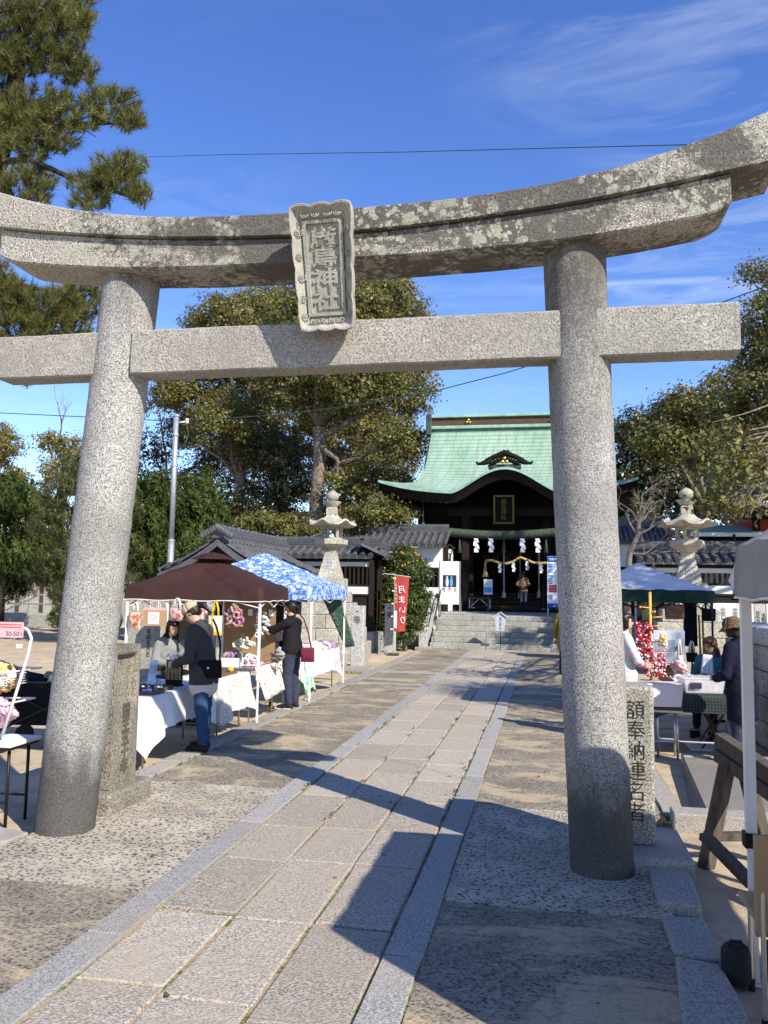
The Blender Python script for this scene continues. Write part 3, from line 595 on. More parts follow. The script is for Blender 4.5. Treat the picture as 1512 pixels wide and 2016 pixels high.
for i, (px, pz, mir) in enumerate([(-0.185, 0.28, 1), (-0.19, 0.10, -1), (-0.18, -0.06, 1), (-0.18, -0.22, -1), (-0.17, -0.36, 1), (0.185, 0.28, -1), (0.19, 0.10, 1), (0.18, -0.06, -1), (0.18, -0.22, 1), (0.17, -0.36, -1),
                                   (-0.11, -0.405, 1), (-0.035, -0.405, -1), (0.035, -0.405, 1), (0.11, -0.405, -1), (-0.13, 0.405, 1), (-0.04, 0.405, -1), (0.05, 0.405, 1), (0.13, 0.405, -1)]):
    if spo is None: spo = sp_.build('scroll', 'carved_granite', flo, smooth=True); c = spo
    else: c = inst(spo, flo)
    vert = abs(pz) > 0.38; yy = -0.052; c.location = (px, yy, pz); c.scale = (mir, 1, 1)
    c.rotation_euler = ((R(35) if pz < 0 else R(-35)), 0, 0) if vert else (0, 0, R(38)*(1 if px < 0 else -1))

# ---- inscribed stone markers beside the pillars
mk = thing('stone_marker', 'brown stone post with a niche and carved characters by the left torii pillar', 'stone marker', (-3.56, 6.45, 0))
MB().box((-3.80, 6.12, -0.12), (-3.35, 6.84, 0.155)).build('base', 'marker_granite', mk, world=True, bevel=0.025)
pm_ = MB(); X1 = -3.42; X0 = -3.72; Y0, Y1 = 6.24, 6.66; zt = 1.30; nz0, nz1, ny0, ny1 = 0.84, 1.22, 6.29, 6.61
pm_.add([(X0, Y0, 0.15), (X1, Y0, 0.15), (X1, Y1, 0.15), (X0, Y1, 0.15), (X0, Y0, zt), (X1, Y0, zt), (X1, Y1, zt), (X0, Y1, zt)], [(0, 1, 5, 4), (2, 3, 7, 6), (3, 0, 4, 7), (4, 5, 6, 7), (0, 3, 2, 1)])
ys_ = [Y0, ny0, ny1, Y1]; zs_ = [0.15, nz0, nz1, zt]; g = [(X1, y, z) for z in zs_ for y in ys_]
pm_.add(g, [(r*4+c, r*4+c+1, (r+1)*4+c+1, (r+1)*4+c) for r in range(3) for c in range(3) if not (r == 1 and c == 1)])
nd = 0.055; pm_.add([(X1, ny0, nz0), (X1, ny1, nz0), (X1, ny1, nz1), (X1, ny0, nz1), (X1-nd, ny0, nz0), (X1-nd, ny1, nz0), (X1-nd, ny1, nz1), (X1-nd, ny0, nz1)], [(4, 5, 6, 7), (0, 1, 5, 4), (1, 2, 6, 5), (2, 3, 7, 6), (3, 0, 4, 7)])
post = pm_.build('post', 'marker_granite', mk, world=True)
bm = bmesh.new(); bm.from_mesh(post.data); bmesh.ops.remove_doubles(bm, verts=bm.verts, dist=0.001); bmesh.ops.recalc_face_normals(bm, faces=bm.faces); bm.to_mesh(post.data); bm.free()
md = post.modifiers.new('bevel', 'BEVEL'); md.width = 0.02; md.segments = 2; md.limit_method = 'ANGLE'
tx_ = text_mb('国主五十年', 0.13, 0.012, True, spacing=0.86, bold=0.003); put(tx_, (X1+0.001, 6.45, 0.54), rz=R(90)); tx_.build('lettering', 'carved_shade', post, world=True, fix=False)  # dark brown colour imitates shade in letters cut from the same stone
mk = thing('stone_marker', 'grey granite post carved with black characters on a low block, behind the right torii pillar', 'stone marker', (0.58, 6.15, 0))
MB().box((0.28, 5.74, -0.14), (0.93, 6.5, 0.10)).build('base', 'band_granite', mk, world=True, bevel=0.03)
post = MB().box((0.33, 6.00, 0.10), (0.720, 6.34, 1.155)).build('post', 'marker_granite_grey', mk, world=True, bevel=0.025)
tx_ = text_mb('額奉納連名者', 0.140, 0.006, True, spacing=0.97, bold=-0.0015); put(tx_, (0.595, 5.999, 0.66)); tx_.build('lettering', 'carved_black', post, world=True, fix=False)
# ================================================================ shrine materials
def copper_mat():
    mt, nt, b = nodes_of('copper_roof'); q = NB(nt); v = q.coord('uv'); p = q.coord('pos')
    c = q.ramp(q.noise(q.coord('pos', (1, 0.5, 0.4)), 0.8, 6, 0.65), [(0.3, (0.17, 0.27, 0.18)), (0.45, (0.25, 0.385, 0.285)), (0.6, (0.30, 0.43, 0.33)), (0.74, (0.30, 0.46, 0.43))])
    c = q.mix(q.ramp(q.noise(p, 1.9, 5), [(0.55, 0.0), (0.75, 0.35)]), c, (0.36, 0.40, 0.20)); c = q.mix(q.ramp(q.noise(q.coord('pos', (3.0, 0.25, 0.25)), 1.4, 6, 0.7), [(0.5, 0.0), (0.72, 0.55)]), c, (0.13, 0.17, 0.10))
    sx = q.n('ShaderNodeSeparateXYZ'); q.l(v, sx.inputs[0])
    lv = q.math('FRACT', q.math('MULTIPLY', sx.outputs['Y'], 3.6)); line = q.ramp(lv, [(0.0, 1.0), (0.26, 0.0)])
    off = q.math('MULTIPLY', q.math('FLOOR', q.math('MULTIPLY', sx.outputs['Y'], 3.6)), 0.13)
    lu = q.math('FRACT', q.math('ADD', q.math('MULTIPLY', sx.outputs['X'], 2.5), off)); lin2 = q.ramp(lu, [(0.0, 0.9), (0.10, 0.0)])
    ln = q.math('MAXIMUM', line, lin2); c = q.mix(q.math('MULTIPLY', ln, 0.92), c, (0.075, 0.11, 0.075))
    q.l(c, b.inputs['Base Color']); b.inputs['Roughness'].default_value = 0.62; b.inputs['Specular IOR Level'].default_value = 0.35
    q.bump(b, q.math('SUBTRACT', 1.0, ln), 0.5, 0.03)
copper_mat()
plain('copper_trim', (0.26, 0.42, 0.36), 0.6, var=0.2, vscale=3, kind='pos')
plain('copper_dark', (0.05, 0.075, 0.065), 0.6, var=0.3, vscale=8, kind='pos')
wood('dark_wood', (0.022, 0.014, 0.010), (0.010, 0.007, 0.005), (1, 1, 4))
wood('brown_wood', (0.11, 0.065, 0.038), (0.05, 0.03, 0.02), (0.6, 3, 3))
wood('warm_wood', (0.19, 0.115, 0.065), (0.10, 0.06, 0.035), (0.5, 3, 3))
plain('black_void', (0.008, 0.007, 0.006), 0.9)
plain('dull_gold', (0.20, 0.14, 0.05), 0.5, 0.6, var=0.2); plain('gold', (0.62, 0.42, 0.10), 0.35, 1.0, var=0.1)
plain('plaster', (0.78, 0.77, 0.73), 0.85, var=0.06, vscale=2, kind='pos')
plain('paper_white', (0.86, 0.86, 0.85), 0.8, var=0.03)
plain('straw', (0.52, 0.38, 0.16), 0.9, var=0.25, vscale=25, bump=0.5, bscale=90)
plain('green_rope', (0.06, 0.082, 0.055), 0.9, var=0.25, vscale=18, bump=0.4)
plain('red_paint', (0.42, 0.03, 0.035), 0.5); plain('roof_orange', (0.27, 0.12, 0.07), 0.8, var=0.25, vscale=5, kind='pos')
plain('steel', (0.42, 0.43, 0.44), 0.42, 0.85, var=0.08); plain('galvanised', (0.42, 0.45, 0.48), 0.5, 0.6, var=0.15, vscale=12)
plain('print_blue', (0.02, 0.09, 0.45), 0.5); plain('print_sky', (0.10, 0.42, 0.75), 0.5); plain('print_red', (0.60, 0.06, 0.07), 0.5); plain('print_dark', (0.04, 0.035, 0.06), 0.5)
plain('print_navy', (0.05, 0.05, 0.18), 0.5); plain('print_pale', (0.55, 0.70, 0.80), 0.5); plain('print_grey', (0.45, 0.47, 0.55), 0.6); plain('print_orange', (0.75, 0.25, 0.12), 0.6); plain('print_green', (0.18, 0.42, 0.14), 0.6)
def tile_mat():
    mt, nt, b = nodes_of('roof_tile'); q = NB(nt); v = q.coord('pos')
    c = q.ramp(q.noise(v, 3.0, 6, 0.7), [(0.3, (0.035, 0.037, 0.042)), (0.7, (0.085, 0.088, 0.095))]); rr = q.rand()
    c = q.mix(q.math('MULTIPLY', rr, 0.45), c, (0.14, 0.142, 0.15)); c = q.mix(q.ramp(q.noise(v, 12, 4), [(0.62, 0.0), (0.7, 0.5)]), c, (0.25, 0.25, 0.23))
    q.l(c, b.inputs['Base Color']); b.inputs['Roughness'].default_value = 0.5; b.inputs['Specular IOR Level'].default_value = 0.4; q.bump(b, q.noise(v, 40, 3), 0.2, 0.01)
tile_mat()

# ---- clay tiles: a bed of pans and barrel tiles laid one by one
def barrel_mesh():
    mb = MB(); a = np.linspace(0, math.pi, 7)
    for y0, y1, r0, r1 in ((0, 1, 0.075, 0.066),):
        P = np.array([[(r*math.cos(t), y, r*math.sin(t)+0.004) for t in a] for y, r in ((y0, r0), (y1, r1))]); mb.grid(P)
        mb.add(P[0], [tuple(range(7))])
    me = mb.mesh('tile'); bm = bmesh.new(); bm.from_mesh(me); bmesh.ops.recalc_face_normals(bm, faces=bm.faces); bm.to_mesh(me); bm.free()
    me.materials.append(MATS['roof_tile']); shade_auto(me, 50); return me
TILE = barrel_mesh()
def disc_mesh():
    mb = MB(); a = np.arange(12)*2*math.pi/12
    for r, y in ((0.088, 0.0), (0.088, -0.03), (0.066, -0.03), (0.06, -0.02), (0.0, -0.02)): pass
    rings = [(0.088, 0.03), (0.090, -0.02), (0.070, -0.022), (0.064, -0.012), (0.03, -0.012), (0.02, -0.02)]; V = []
    for r, y in rings: V += [(r*math.cos(t), y, r*math.sin(t)) for t in a]
    F = [(i*12+j, i*12+(j+1) % 12, (i+1)*12+(j+1) % 12, (i+1)*12+j) for i in range(5) for j in range(12)]+[tuple(60+j for j in range(12))]
    mb.add(V, F); me = mb.mesh('eave_tile'); me.materials.append(MATS['roof_tile']); shade_auto(me, 40); return me
EDISC = disc_mesh()
def tiled_slope(root, p0, ex, sl, L, ncol, nrow, sag=0.0, discs=True):
    """p0: eave start corner (world), ex: unit along eave, sl: vector eave->ridge"""
    p0 = np.array(p0, float); ex = np.array(ex, float); sl = np.array(sl, float); Ls = np.linalg.norm(sl); es = sl/Ls; nn = np.cross(ex, es)
    if nn[2] < 0: ex = -ex; p0 = p0-ex*L; nn = -nn
    loc = np.array(root_of(root).location); P = []
    w = L/ncol; sub = 4
    for j in range(nrow*2+1):
        t = (j+1)//2/nrow if j else 0; st = 0.022 if (j % 2) else 0.0
        row = []
        for i in range(ncol*sub+1):
            u = i/sub; dip = -0.028*math.sin(math.pi*((u) % 1.0))
            row.append(p0+ex*u*w+es*Ls*min(1, t)+nn*(dip+(0.02 if j % 2 == 0 else 0.0)-sag*math.sin(math.pi*t))-loc)
        P.append(row)
    bed = MB().grid(P)
    bed.grid([[np.array(q)-np.array([0, 0, 0.07]) for q in P[0]], P[0]]); bd = bed.build('tile_bed', 'roof_tile', root, fix=False)
    R3 = Matrix([[ex[k], es[k], nn[k]] for k in range(3)])
    for i in range(ncol+1):
        for j in range(nrow):
            t = j/nrow; base = p0+ex*i*w+es*Ls*t+nn*(0.012+0.004*(j % 2)-sag*math.sin(math.pi*t))-loc
            o = bpy.data.objects.new('tile', TILE); col.objects.link(o); o.parent = bd
            mm = (R3 @ Matrix.Diagonal((1, Ls/nrow*1.06, 1))).to_4x4(); mm.translation = base; o.matrix_local = mm
        if discs:
            o = bpy.data.objects.new('eave_tile', EDISC); col.objects.link(o); o.parent = bd; mm = R3.to_4x4(); mm.translation = p0+ex*i*w+nn*0.018-loc; o.matrix_local = mm
    return bd
def ridge_stack(root, a, b, h=0.28, w=0.22, layers=3, cap=0.075):
    a = np.array(a, float); b = np.array(b, float); mb = MB()
    for k in range(layers): mb.beam(a+[0, 0, h*(k+0.5)/layers], b+[0, 0, h*(k+0.5)/layers], w*(1-0.10*k)+(0.03 if k % 2 else 0), h/layers*0.9)
    mb.tube([a+[0, 0, h+0.01], b+[0, 0, h+0.01]], cap, 10)
    rd = mb.build('ridge', 'roof_tile', root, world=True)
    return rd

# ================================================================ terrace and steps
SY = 26.62; SX0, SX1 = -3.68, 0.75
tm = MB(); tm.box((-14, 26.9, -0.1), (-4.0, 60, 0.995)); tm.box((1.07, 26.9, -0.1), (14, 60, 0.995)); tm.box((-4.01, 28.42, -0.1), (1.08, 60, 0.997))
terrace = struct('terrace', tm, 'step_granite')
rr = random.Random(5)
for side, xs in ((-1, (-9.0, -4.03)), (1, (1.1, 5.5))):           # coursed facing of the terrace front
    for k in range(3):
        x = xs[0]-rr.random()*0.5
        while x < xs[1]:
            L = rr.uniform(0.6, 1.1); x1 = min(x+L, xs[1])
            if x1-x > 0.1: MB().box((x+0.008, 26.82+rr.uniform(0, .02), k*0.33), (x1-0.008, 26.96, k*0.33+0.315)).build('block', 'step_granite', terrace, bevel=0.02)
            x += L
stairs = thing('stone_steps', 'flight of six pale stone steps rising to the shrine terrace', 'steps', (PC, SY, 0))
for k in range(6):
    x = SX0; z0, z1 = k*0.166, (k+1)*0.166; y0 = SY+k*0.345; cuts = sorted(rr.uniform(0.8, SX1-SX0-0.8) for _ in range(3)); cuts = [c for i, c in enumerate(cuts) if i == 0 or c-cuts[i-1] > 0.5]
    ed = [0]+cuts+[SX1-SX0]
    for a, b in zip(ed, ed[1:]):
        MB().box((SX0+a+0.004, y0, z0-(0.03 if k == 0 else 0.0)), (SX0+b-0.004, y0+0.50, z1-0.004)).build('step_block', 'step_granite', stairs, world=True, bevel=0.012)
def newel(root, x, y, z0, h, w=0.26):
    mb = MB().box((x-w/2, y-w/2, z0), (x+w/2, y+w/2, z0+h)); mb.lathe([(0.075, 0), (0.085, 0.02), (0.06, 0.05), (0.06, 0.07), (0.105, 0.10), (0.12, 0.16), (0.10, 0.22), (0.04, 0.27), (0.005, 0.30)], 14, (x, y, z0+h-0.002))
    return mb.build('post', 'post_granite', root, world=True, auto=40)
for s, lab in ((-1, 'pale stone stair balustrade with onion-topped posts, beside the berry bush'), (1, 'pale stone stair balustrade with onion-topped posts, behind the right torii pillar')):
    x = PC+s*2.37; bal = thing('stair_balustrade', lab, 'balustrade', (x, SY, 0))
    newel(bal, x, SY-0.3, -0.05, 0.62); newel(bal, x, SY+1.85, 0.95, 0.62)
    MB().prism([(SY-0.17, 0.0), (SY+1.75, 0.75), (SY+1.75, 1.50), (SY-0.17, 0.42)], x-0.09, x+0.09, 'x').build('sloping_wall', 'post_granite', bal, world=True, bevel=0.015)
    MB().box((x-0.24, SY-0.55, -0.08), (x+0.24, SY-0.05, 0.04)).build('foot_stone', 'step_granite', bal, world=True, bevel=0.015)
    hr = thing('handrail', 'dark steel handrail on the %s side of the stone steps' % ('berry bush' if s < 0 else 'blue notice board'), 'handrail', (x-s*0.28, SY, 0))
    h0, h1 = (x-s*0.28, SY+0.05, 0.0), (x-s*0.28, SY+1.78, 0.98)
    MB().tube([(h0[0], h0[1], 0.85), (h1[0], h1[1], 1.85), (h1[0], h1[1]+0.35, 1.87)], 0.02, 8).build('rail', 'dark_wood', hr, world=True, smooth=True)
    for a, b in (((h0[0], SY+0.08, 0.1), (h0[0], SY+0.08, 0.86)), ((h1[0], SY+1.70, 0.95), (h1[0], SY+1.70, 1.80)), ((h1[0], SY+0.9, 0.45), (h1[0], SY+0.9, 1.34))): MB().tube([a, b], 0.018, 8).build('stanchion', 'steel', hr, world=True, smooth=True)

# ================================================================ shrine hall
HX = -1.62; HYF, HYR = 33.0, 38.0; ZR, ZE = 9.38, 5.80
hall = thing('shrine_hall', 'dark timber shrine hall with curved green copper roof and undulating central gable', 'shrine hall', (HX, HYR, 1.0))
nu, nv = 121, 56; U = np.linspace(-1, 1, nu); Vv = np.linspace(0, 1, nv)
def hw(v): return 3.66+0.12*v+1.36*np.clip((v-0.66)/0.34, 0, 1)**2.2
def bumpf(x): return np.where(np.abs(x) < 2.35, 0.98*(0.5+0.5*np.cos(math.pi*np.abs(x)/2.35))**0.85, 0.0)
def roofpt(u, v, back=False):
    x = u*hw(v); z = ZE+(ZR-ZE)*(1-v)**1.62+0.52*np.abs(u)**3.2*v**3
    y = HYR-(HYR-HYF)*(0.93*v+0.07*v*v)
    if not back:
        bz = ZE+bumpf(x)-0.02+0.20*(1-v); z = np.where((np.abs(x) < 2.35) & (v > 0.35), np.maximum(z, bz), z)
        y = y-0.18*bumpf(x)*np.clip((v-0.8)/0.2, 0, 1)
    else: y = 2*HYR-y
    return np.stack([HX+x, y, z], -1)
Ug, Vg = np.meshgrid(U, Vv, indexing='ij'); Pf = roofpt(Ug, Vg); Pb = roofpt(Ug[:, ::1], Vg, True)
def roof_mesh(name, P, parent, sgn=1):
    mb = MB().grid(P); o = mb.build(name, 'copper_roof', parent, world=True, smooth=True, fix=False); me = o.data
    uv = me.uv_layers.new(name='UV'); st = np.cumsum(np.concatenate([[0], np.linalg.norm(np.diff(P[P.shape[0]//2-30 if P.shape[0] > 80 else 0], axis=0), axis=1)]))
    nn_ = P.shape[1]; vi = np.zeros(len(me.loops), int); me.loops.foreach_get('vertex_index', vi)
    c = np.stack([P[..., 0].reshape(-1)[vi], st[vi % nn_]], 1); uv.data.foreach_set('uv', c.reshape(-1).astype(np.float32)); return o
roof = roof_mesh('roof', Pf, hall); roof_mesh('rear_roof', Pb[::-1], hall)
for s in (-1, 1):                                                    # hipped side skirts and gable ends
    t = np.linspace(0, 1, 12); q = np.linspace(-1, 1, 15); S = []
    for tt_ in t:
        v = 0.66+0.34*tt_; S.append([(HX+s*hw(v), HYR+qq*(HYR-HYF)*(0.93*v+0.07*v*v), ZE+(ZR-ZE)*(1-v)**1.62+0.52*abs(qq)**3.2*v**3) for qq in q])
    roof_mesh('side_roof', np.array(S).transpose(1, 0, 2), hall)
    MB().add([(HX+s*3.62, HYR-3.3, ZE+0.35), (HX+s*3.62, HYR+3.3, ZE+0.35), (HX+s*3.62, HYR, ZR)], [(0, 1, 2)]).build('gable', 'dark_wood', hall, world=True)
E_ = Pf[:, -1]; F1 = E_+[0, 0.0, -0.10]; F2 = E_+np.array([0, 0.10, -0.13]); F3 = E_+np.array([0, 0.32, -0.46])
MB().grid([E_, F1]).build('roof_edge', 'copper_trim', hall, world=True, smooth=True, fix=False)
MB().grid([F1, F2, F3]).build('fascia', 'dark_wood', hall, world=True, smooth=True, fix=False)
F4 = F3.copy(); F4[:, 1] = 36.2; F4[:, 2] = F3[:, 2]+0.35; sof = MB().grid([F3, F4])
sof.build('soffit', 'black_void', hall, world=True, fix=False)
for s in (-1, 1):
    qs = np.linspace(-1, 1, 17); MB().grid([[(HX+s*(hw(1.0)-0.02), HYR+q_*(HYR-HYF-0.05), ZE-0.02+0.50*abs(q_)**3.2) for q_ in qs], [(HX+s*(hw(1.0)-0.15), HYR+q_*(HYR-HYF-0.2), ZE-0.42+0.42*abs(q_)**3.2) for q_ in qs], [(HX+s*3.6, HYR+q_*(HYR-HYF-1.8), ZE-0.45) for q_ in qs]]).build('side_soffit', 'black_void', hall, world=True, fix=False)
# two rows of rafters under the eave
raf = None
for i in range(38):
    x = HX-4.6+i*9.2/37
    if abs(x-HX) < 2.2: continue
    zz = ZE-0.42+0.40*(abs(x-HX)/5.0)**3
    o = MB().beam((x, HYF+0.30, zz), (x, HYF+3.2, zz+0.35), 0.09, 0.12).build('rafter', 'dark_wood', hall, world=True)
# ridge with copper bands, end pieces, crests
rl, rr2 = HX-3.70, HX+3.70
MB().box((rl, HYR-0.30, ZR-0.06), (rr2, HYR+0.30, ZR+0.08)).build('ridge_band', 'copper_trim', hall, world=True, bevel=0.02)
MB().box((rl+0.06, HYR-0.22, ZR+0.08), (rr2-0.06, HYR+0.22, ZR+0.46)).build('ridge', 'brown_wood', hall, world=True)
MB().box((rl-0.02, HYR-0.34, ZR+0.46), (rr2+0.02, HYR+0.34, ZR+0.58)).build('ridge_band', 'copper_trim', hall, world=True, bevel=0.02)
for s, x in ((-1, rl), (1, rr2)):
    MB().prism([(HYR-0.42, ZR-0.35), (HYR+0.42, ZR-0.35), (HYR+0.36, ZR+0.3), (HYR+0.44, ZR+0.62), (HYR-0.44, ZR+0.62), (HYR-0.36, ZR+0.3)], x-0.16, x+0.10, 'x').build('ridge_end', 'copper_dark', hall, world=True, bevel=0.03)
def crest(x, y, z, r, parent):
    mb = MB()
    for dx, dz in ((0, 0.62), (-0.55, -0.3), (0.55, -0.3)): mb.sphere((x+dx*r, y, z+dz*r), (0.55*r, 0.2*r, 0.5*r), 8, 6)
    return mb.build('gold_crest', 'gold', parent, world=True, smooth=True)
for x in (HX-1.9, HX+1.9): crest(x, HYR-0.26, ZR+0.27, 0.12, hall)
# crest ornament on the undulating gable
orn = MB(); kz = ZE+0.98; ky = HYF-0.10
for i in range(15):
    t = -1+2*i/14; orn.sphere((HX+t*0.78, ky+0.05, kz+0.20+0.36*(1-abs(t))**0.8), (0.13, 0.12, 0.13-0.05*abs(t)), 8, 6)
for i in range(9):
    t = -1+2*i/8; orn.sphere((HX+t*0.5, ky, kz+0.14+0.20*(1-abs(t))), (0.11, 0.10, 0.10), 8, 6)
for s in (-1, 1): orn.tube([(HX+s*0.5, ky, kz+0.25), (HX+s*0.8, ky, kz+0.14), (HX+s*1.05, ky, kz+0.12), (HX+s*1.12, ky, kz+0.20)], [0.1, 0.08, 0.06, 0.04], 8)
og = orn.build('gable_ornament', 'black_void', hall, world=True, smooth=True); crest(HX, ky-0.12, kz+0.22, 0.15, hall)
MB().cbox((HX, HYF+0.15, kz+0.02), (1.3, 0.5, 0.16)).build('ornament_base', 'copper_dark', hall, world=True, bevel=0.03)
MB().tube([(HX+0.05, ky+0.5, kz+0.6), (HX+0.2, ky+0.1, kz+0.72)], 0.07, 8).build('ridge_end', 'copper_trim', hall, world=True)
# body: columns, beams, walls, floors
for x in (-3.75, -1.65, 1.65, 3.75):
    MB().box((HX+x-0.17, 35.9, 1.0), (HX+x+0.17, 36.24, 5.75)).build('column', 'dark_wood', hall, world=True, bevel=0.02)
    MB().lathe([(0.3, 0), (0.3, 0.1), (0.24, 0.14)], 14, (HX+x, 36.07, 0.99)).build('column_base', 'step_granite', hall, world=True)
for x in (-1.75, 2.55): MB().box((HX+x-0.15, 35.1, 1.0), (HX+x+0.15, 35.4, 5.4)).build('porch_column', 'dark_wood', hall, world=True, bevel=0.03)
MB().box((HX-2.5, 35.12, 5.0), (HX+2.5, 35.36, 5.35)).build('porch_beam', 'dark_wood', hall, world=True, bevel=0.02)
for z in (5.2, 4.2): MB().box((HX-4.0, 35.95, z), (HX+4.0, 36.2, z+0.32)).build('beam', 'dark_wood', hall, world=True)
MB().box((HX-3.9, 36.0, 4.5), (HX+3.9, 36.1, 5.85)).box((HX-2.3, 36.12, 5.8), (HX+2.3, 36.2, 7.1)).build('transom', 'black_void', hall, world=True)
MB().box((HX-3.7, 41.2, 1.0), (HX+3.7, 41.3, 6.0)).build('rear_wall', 'dark_wood', hall, world=True)
for s in (-1, 1):
    MB().box((HX+s*3.78-0.05, 36.2, 1.0), (HX+s*3.78+0.05, 42.5, 6.2)).build('side_wall', 'dark_wood', hall, world=True)
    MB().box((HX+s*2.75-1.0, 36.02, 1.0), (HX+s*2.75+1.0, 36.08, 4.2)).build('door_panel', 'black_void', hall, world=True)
    for i in range(9): MB().box((HX+s*2.75-0.9+i*0.22, 35.98, 1.6), (HX+s*2.75-0.86+i*0.22, 36.02, 4.1)).build('lattice_bar', 'dark_wood', hall, world=True)
    for z in (1.5, 2.4, 3.2): MB().box((HX+s*2.75-0.95, 35.985, z), (HX+s*2.75+0.95, 36.015, z+0.07)).build('lattice_rail', 'dark_wood', hall, world=True)
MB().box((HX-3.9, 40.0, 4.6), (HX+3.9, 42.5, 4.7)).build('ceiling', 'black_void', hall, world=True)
MB().box((HX-3.2, 34.9, 0.9), (HX+3.4, 36.3, 1.12)).build('porch_step', 'dark_wood', hall, world=True, bevel=0.015)
for k in range(4):
    MB().box((HX-1.9, 37.2+k*0.36, 1.0), (HX+2.3, 37.24+k*0.36, 1.16+k*0.19)).build('riser', 'brown_wood', hall, world=True)
    MB().box((HX-1.95, 37.14+k*0.36, 1.16+k*0.19), (HX+2.35, 37.56+k*0.36, 1.205+k*0.19)).build('tread', 'warm_wood', hall, world=True, bevel=0.01)
MB().box((HX-2.0, 38.6, 1.0), (HX+2.4, 41.2, 1.78)).build('raised_floor', 'brown_wood', hall, world=True)
for i in range(8): MB().box((HX-1.55+i*0.45, 39.6, 1.8), (HX-1.52+i*0.45, 39.63, 3.6)).build('screen_bar', 'dark_wood', hall, world=True)
MB().box((HX-1.7, 39.58, 3.5), (HX+1.9, 39.7, 3.75)).build('screen_rail', 'brown_wood', hall, world=True)
for i in range(6): MB().box((HX-1.35+i*0.5, 39.5, 3.25), (HX-1.05+i*0.5, 39.52, 3.5)).build('votive_panel', 'warm_wood', hall, world=True)
# hanging bell ropes
for px in (992, 1024, 1061):
    a = AY(px, 1108, 36.7); b_ = AY(px, 1176, 36.7)
    t = thing('bell_rope', {992: 'white bell rope with thick tassel hanging left of the man at the shrine', 1024: 'white bell rope hanging above the head of the man at the shrine', 1061: 'white bell rope with thick tassel hanging beside the blue notice board'}[px], 'bell rope', (a[0], a[1], b_[2]))
    MB().tube([(a[0], a[1], a[2]+0.5), (a[0]+0.01, a[1], b_[2]+0.25)], 0.035, 8).build('rope', 'straw' if px == 1024 else 'paper_white', t, world=True, smooth=True)
    MB().lathe([(0.04, 0.30), (0.07, 0.22), (0.09, 0.0), (0.06, -0.02)], 12, (a[0], a[1], b_[2])).build('tassel', 'paper_white', t, world=True, smooth=True)
# shrine name board under the gable
nb = thing('name_board', 'dark gilt-framed name board hanging under the shrine gable', 'name board', tuple(AY(992, 1003, 34.4)), 0); nb.rotation_euler = (R(10), 0, 0)
MB().cbox((0, 0, 0), (0.72, 0.06, 1.05)).build('panel', 'black_void', nb)
for x in (-0.39, 0.39): MB().cbox((x, -0.03, 0), (0.08, 0.1, 1.2)).build('frame', 'dull_gold', nb, bevel=0.015)
for z in (-0.56, 0.56): MB().cbox((0, -0.03, z), (0.70, 0.1, 0.08)).build('frame', 'dull_gold', nb, bevel=0.015)
put(text_mb('厳島神社', 0.24, 0.02, True, spacing=0.92), (0, -0.045, 0)).build('lettering', 'dull_gold', nb, fix=False)
# thick twisted rope with paper streamers, straw rope below it
def twisted(p, r, turns, strands=3, n=140):
    p = np.array(p, float); t = np.linspace(0, 1, n); idx = np.linspace(0, 1, len(p)); C = np.stack([np.interp(t, idx, p[:, k]) for k in range(3)], 1); mb = MB()
    for s in range(strands):
        a = t*turns*2*math.pi+s*2*math.pi/strands; off = np.stack([0*a, np.cos(a), np.sin(a)], 1)*r*0.5; mb.tube(C+off, r*0.62, 8)
    return mb
w0, w1 = AY(868, 1046, 34.0), AY(1112, 1049, 34.0); xs = np.linspace(w0[0], w1[0], 14); zz = w0[2]-0.16*np.sin(np.linspace(0, math.pi, 14))
tag(twisted([(x, 34.0, z) for x, z in zip(xs, zz)], 0.17, 17).build('sacred_rope', 'green_rope', smooth=True), 'thick twisted dark green sacred rope across the shrine porch', 'rope')
def shide(name, loc, h, lab, grp):
    mb = MB(); w = h*0.30; x = 0; z = 0
    for k in range(4):
        hh = h*0.30; dxk = (-1 if k % 2 else 1)*w*0.22; tilt = 0.12*(-1)**k
        mb.add([(x-w/2+dxk*0.3, tilt*w*0.3, z), (x+w/2+dxk*0.3, -tilt*w, z), (x+w/2+dxk+w*0.15, -tilt*w*1.4, z-hh), (x-w/2+dxk+w*0.15, tilt*w, z-hh)], [(0, 1, 2, 3)]); z -= h*0.235; x += w*0.10
    o = mb.build(name, 'paper_white'); o.location = tuple(loc); sm = o.modifiers.new('thickness', 'SOLIDIFY'); sm.thickness = 0.004
    return tag(o, lab, 'streamer', grp)
for i, px in enumerate((936, 965, 1027, 1057)): shide('paper_streamer', AY(px, 1060, 33.85), 0.56, 'large zigzag white paper streamer hanging from the thick green rope', 'streamers on the green rope')
pts = [AY(*p, 34.6) for p in ((957, 1104), (968, 1103), (982, 1108), (996, 1110), (1010, 1106), (1024, 1097), (1036, 1102), (1050, 1108), (1066, 1109), (1082, 1108), (1098, 1102))]
tt_ = np.linspace(0, 1, 60); idx = np.linspace(0, 1, len(pts)); PA = np.array(pts); cp = np.stack([np.interp(tt_, idx, PA[:, k]) for k in range(3)], 1)
sr = thing('straw_rope', 'pale straw rope with hanging tassel strung below the green rope', 'rope', tuple(cp[0]))
twisted(cp, 0.055, 24, 2).build('rope', 'straw', sr, world=True, smooth=True)
k0 = AY(957, 1104, 34.6); MB().tube([k0, k0+[-0.03, -0.03, -0.15], k0+[-0.02, -0.03, -0.35]], 0.05, 8).lathe([(0.05, 0.02), (0.07, -0.1), (0.13, -0.34), (0.10, -0.35)], 12, tuple(k0+[-0.03, -0.03, -0.33])).build('tassel', 'straw', sr, world=True, smooth=True)
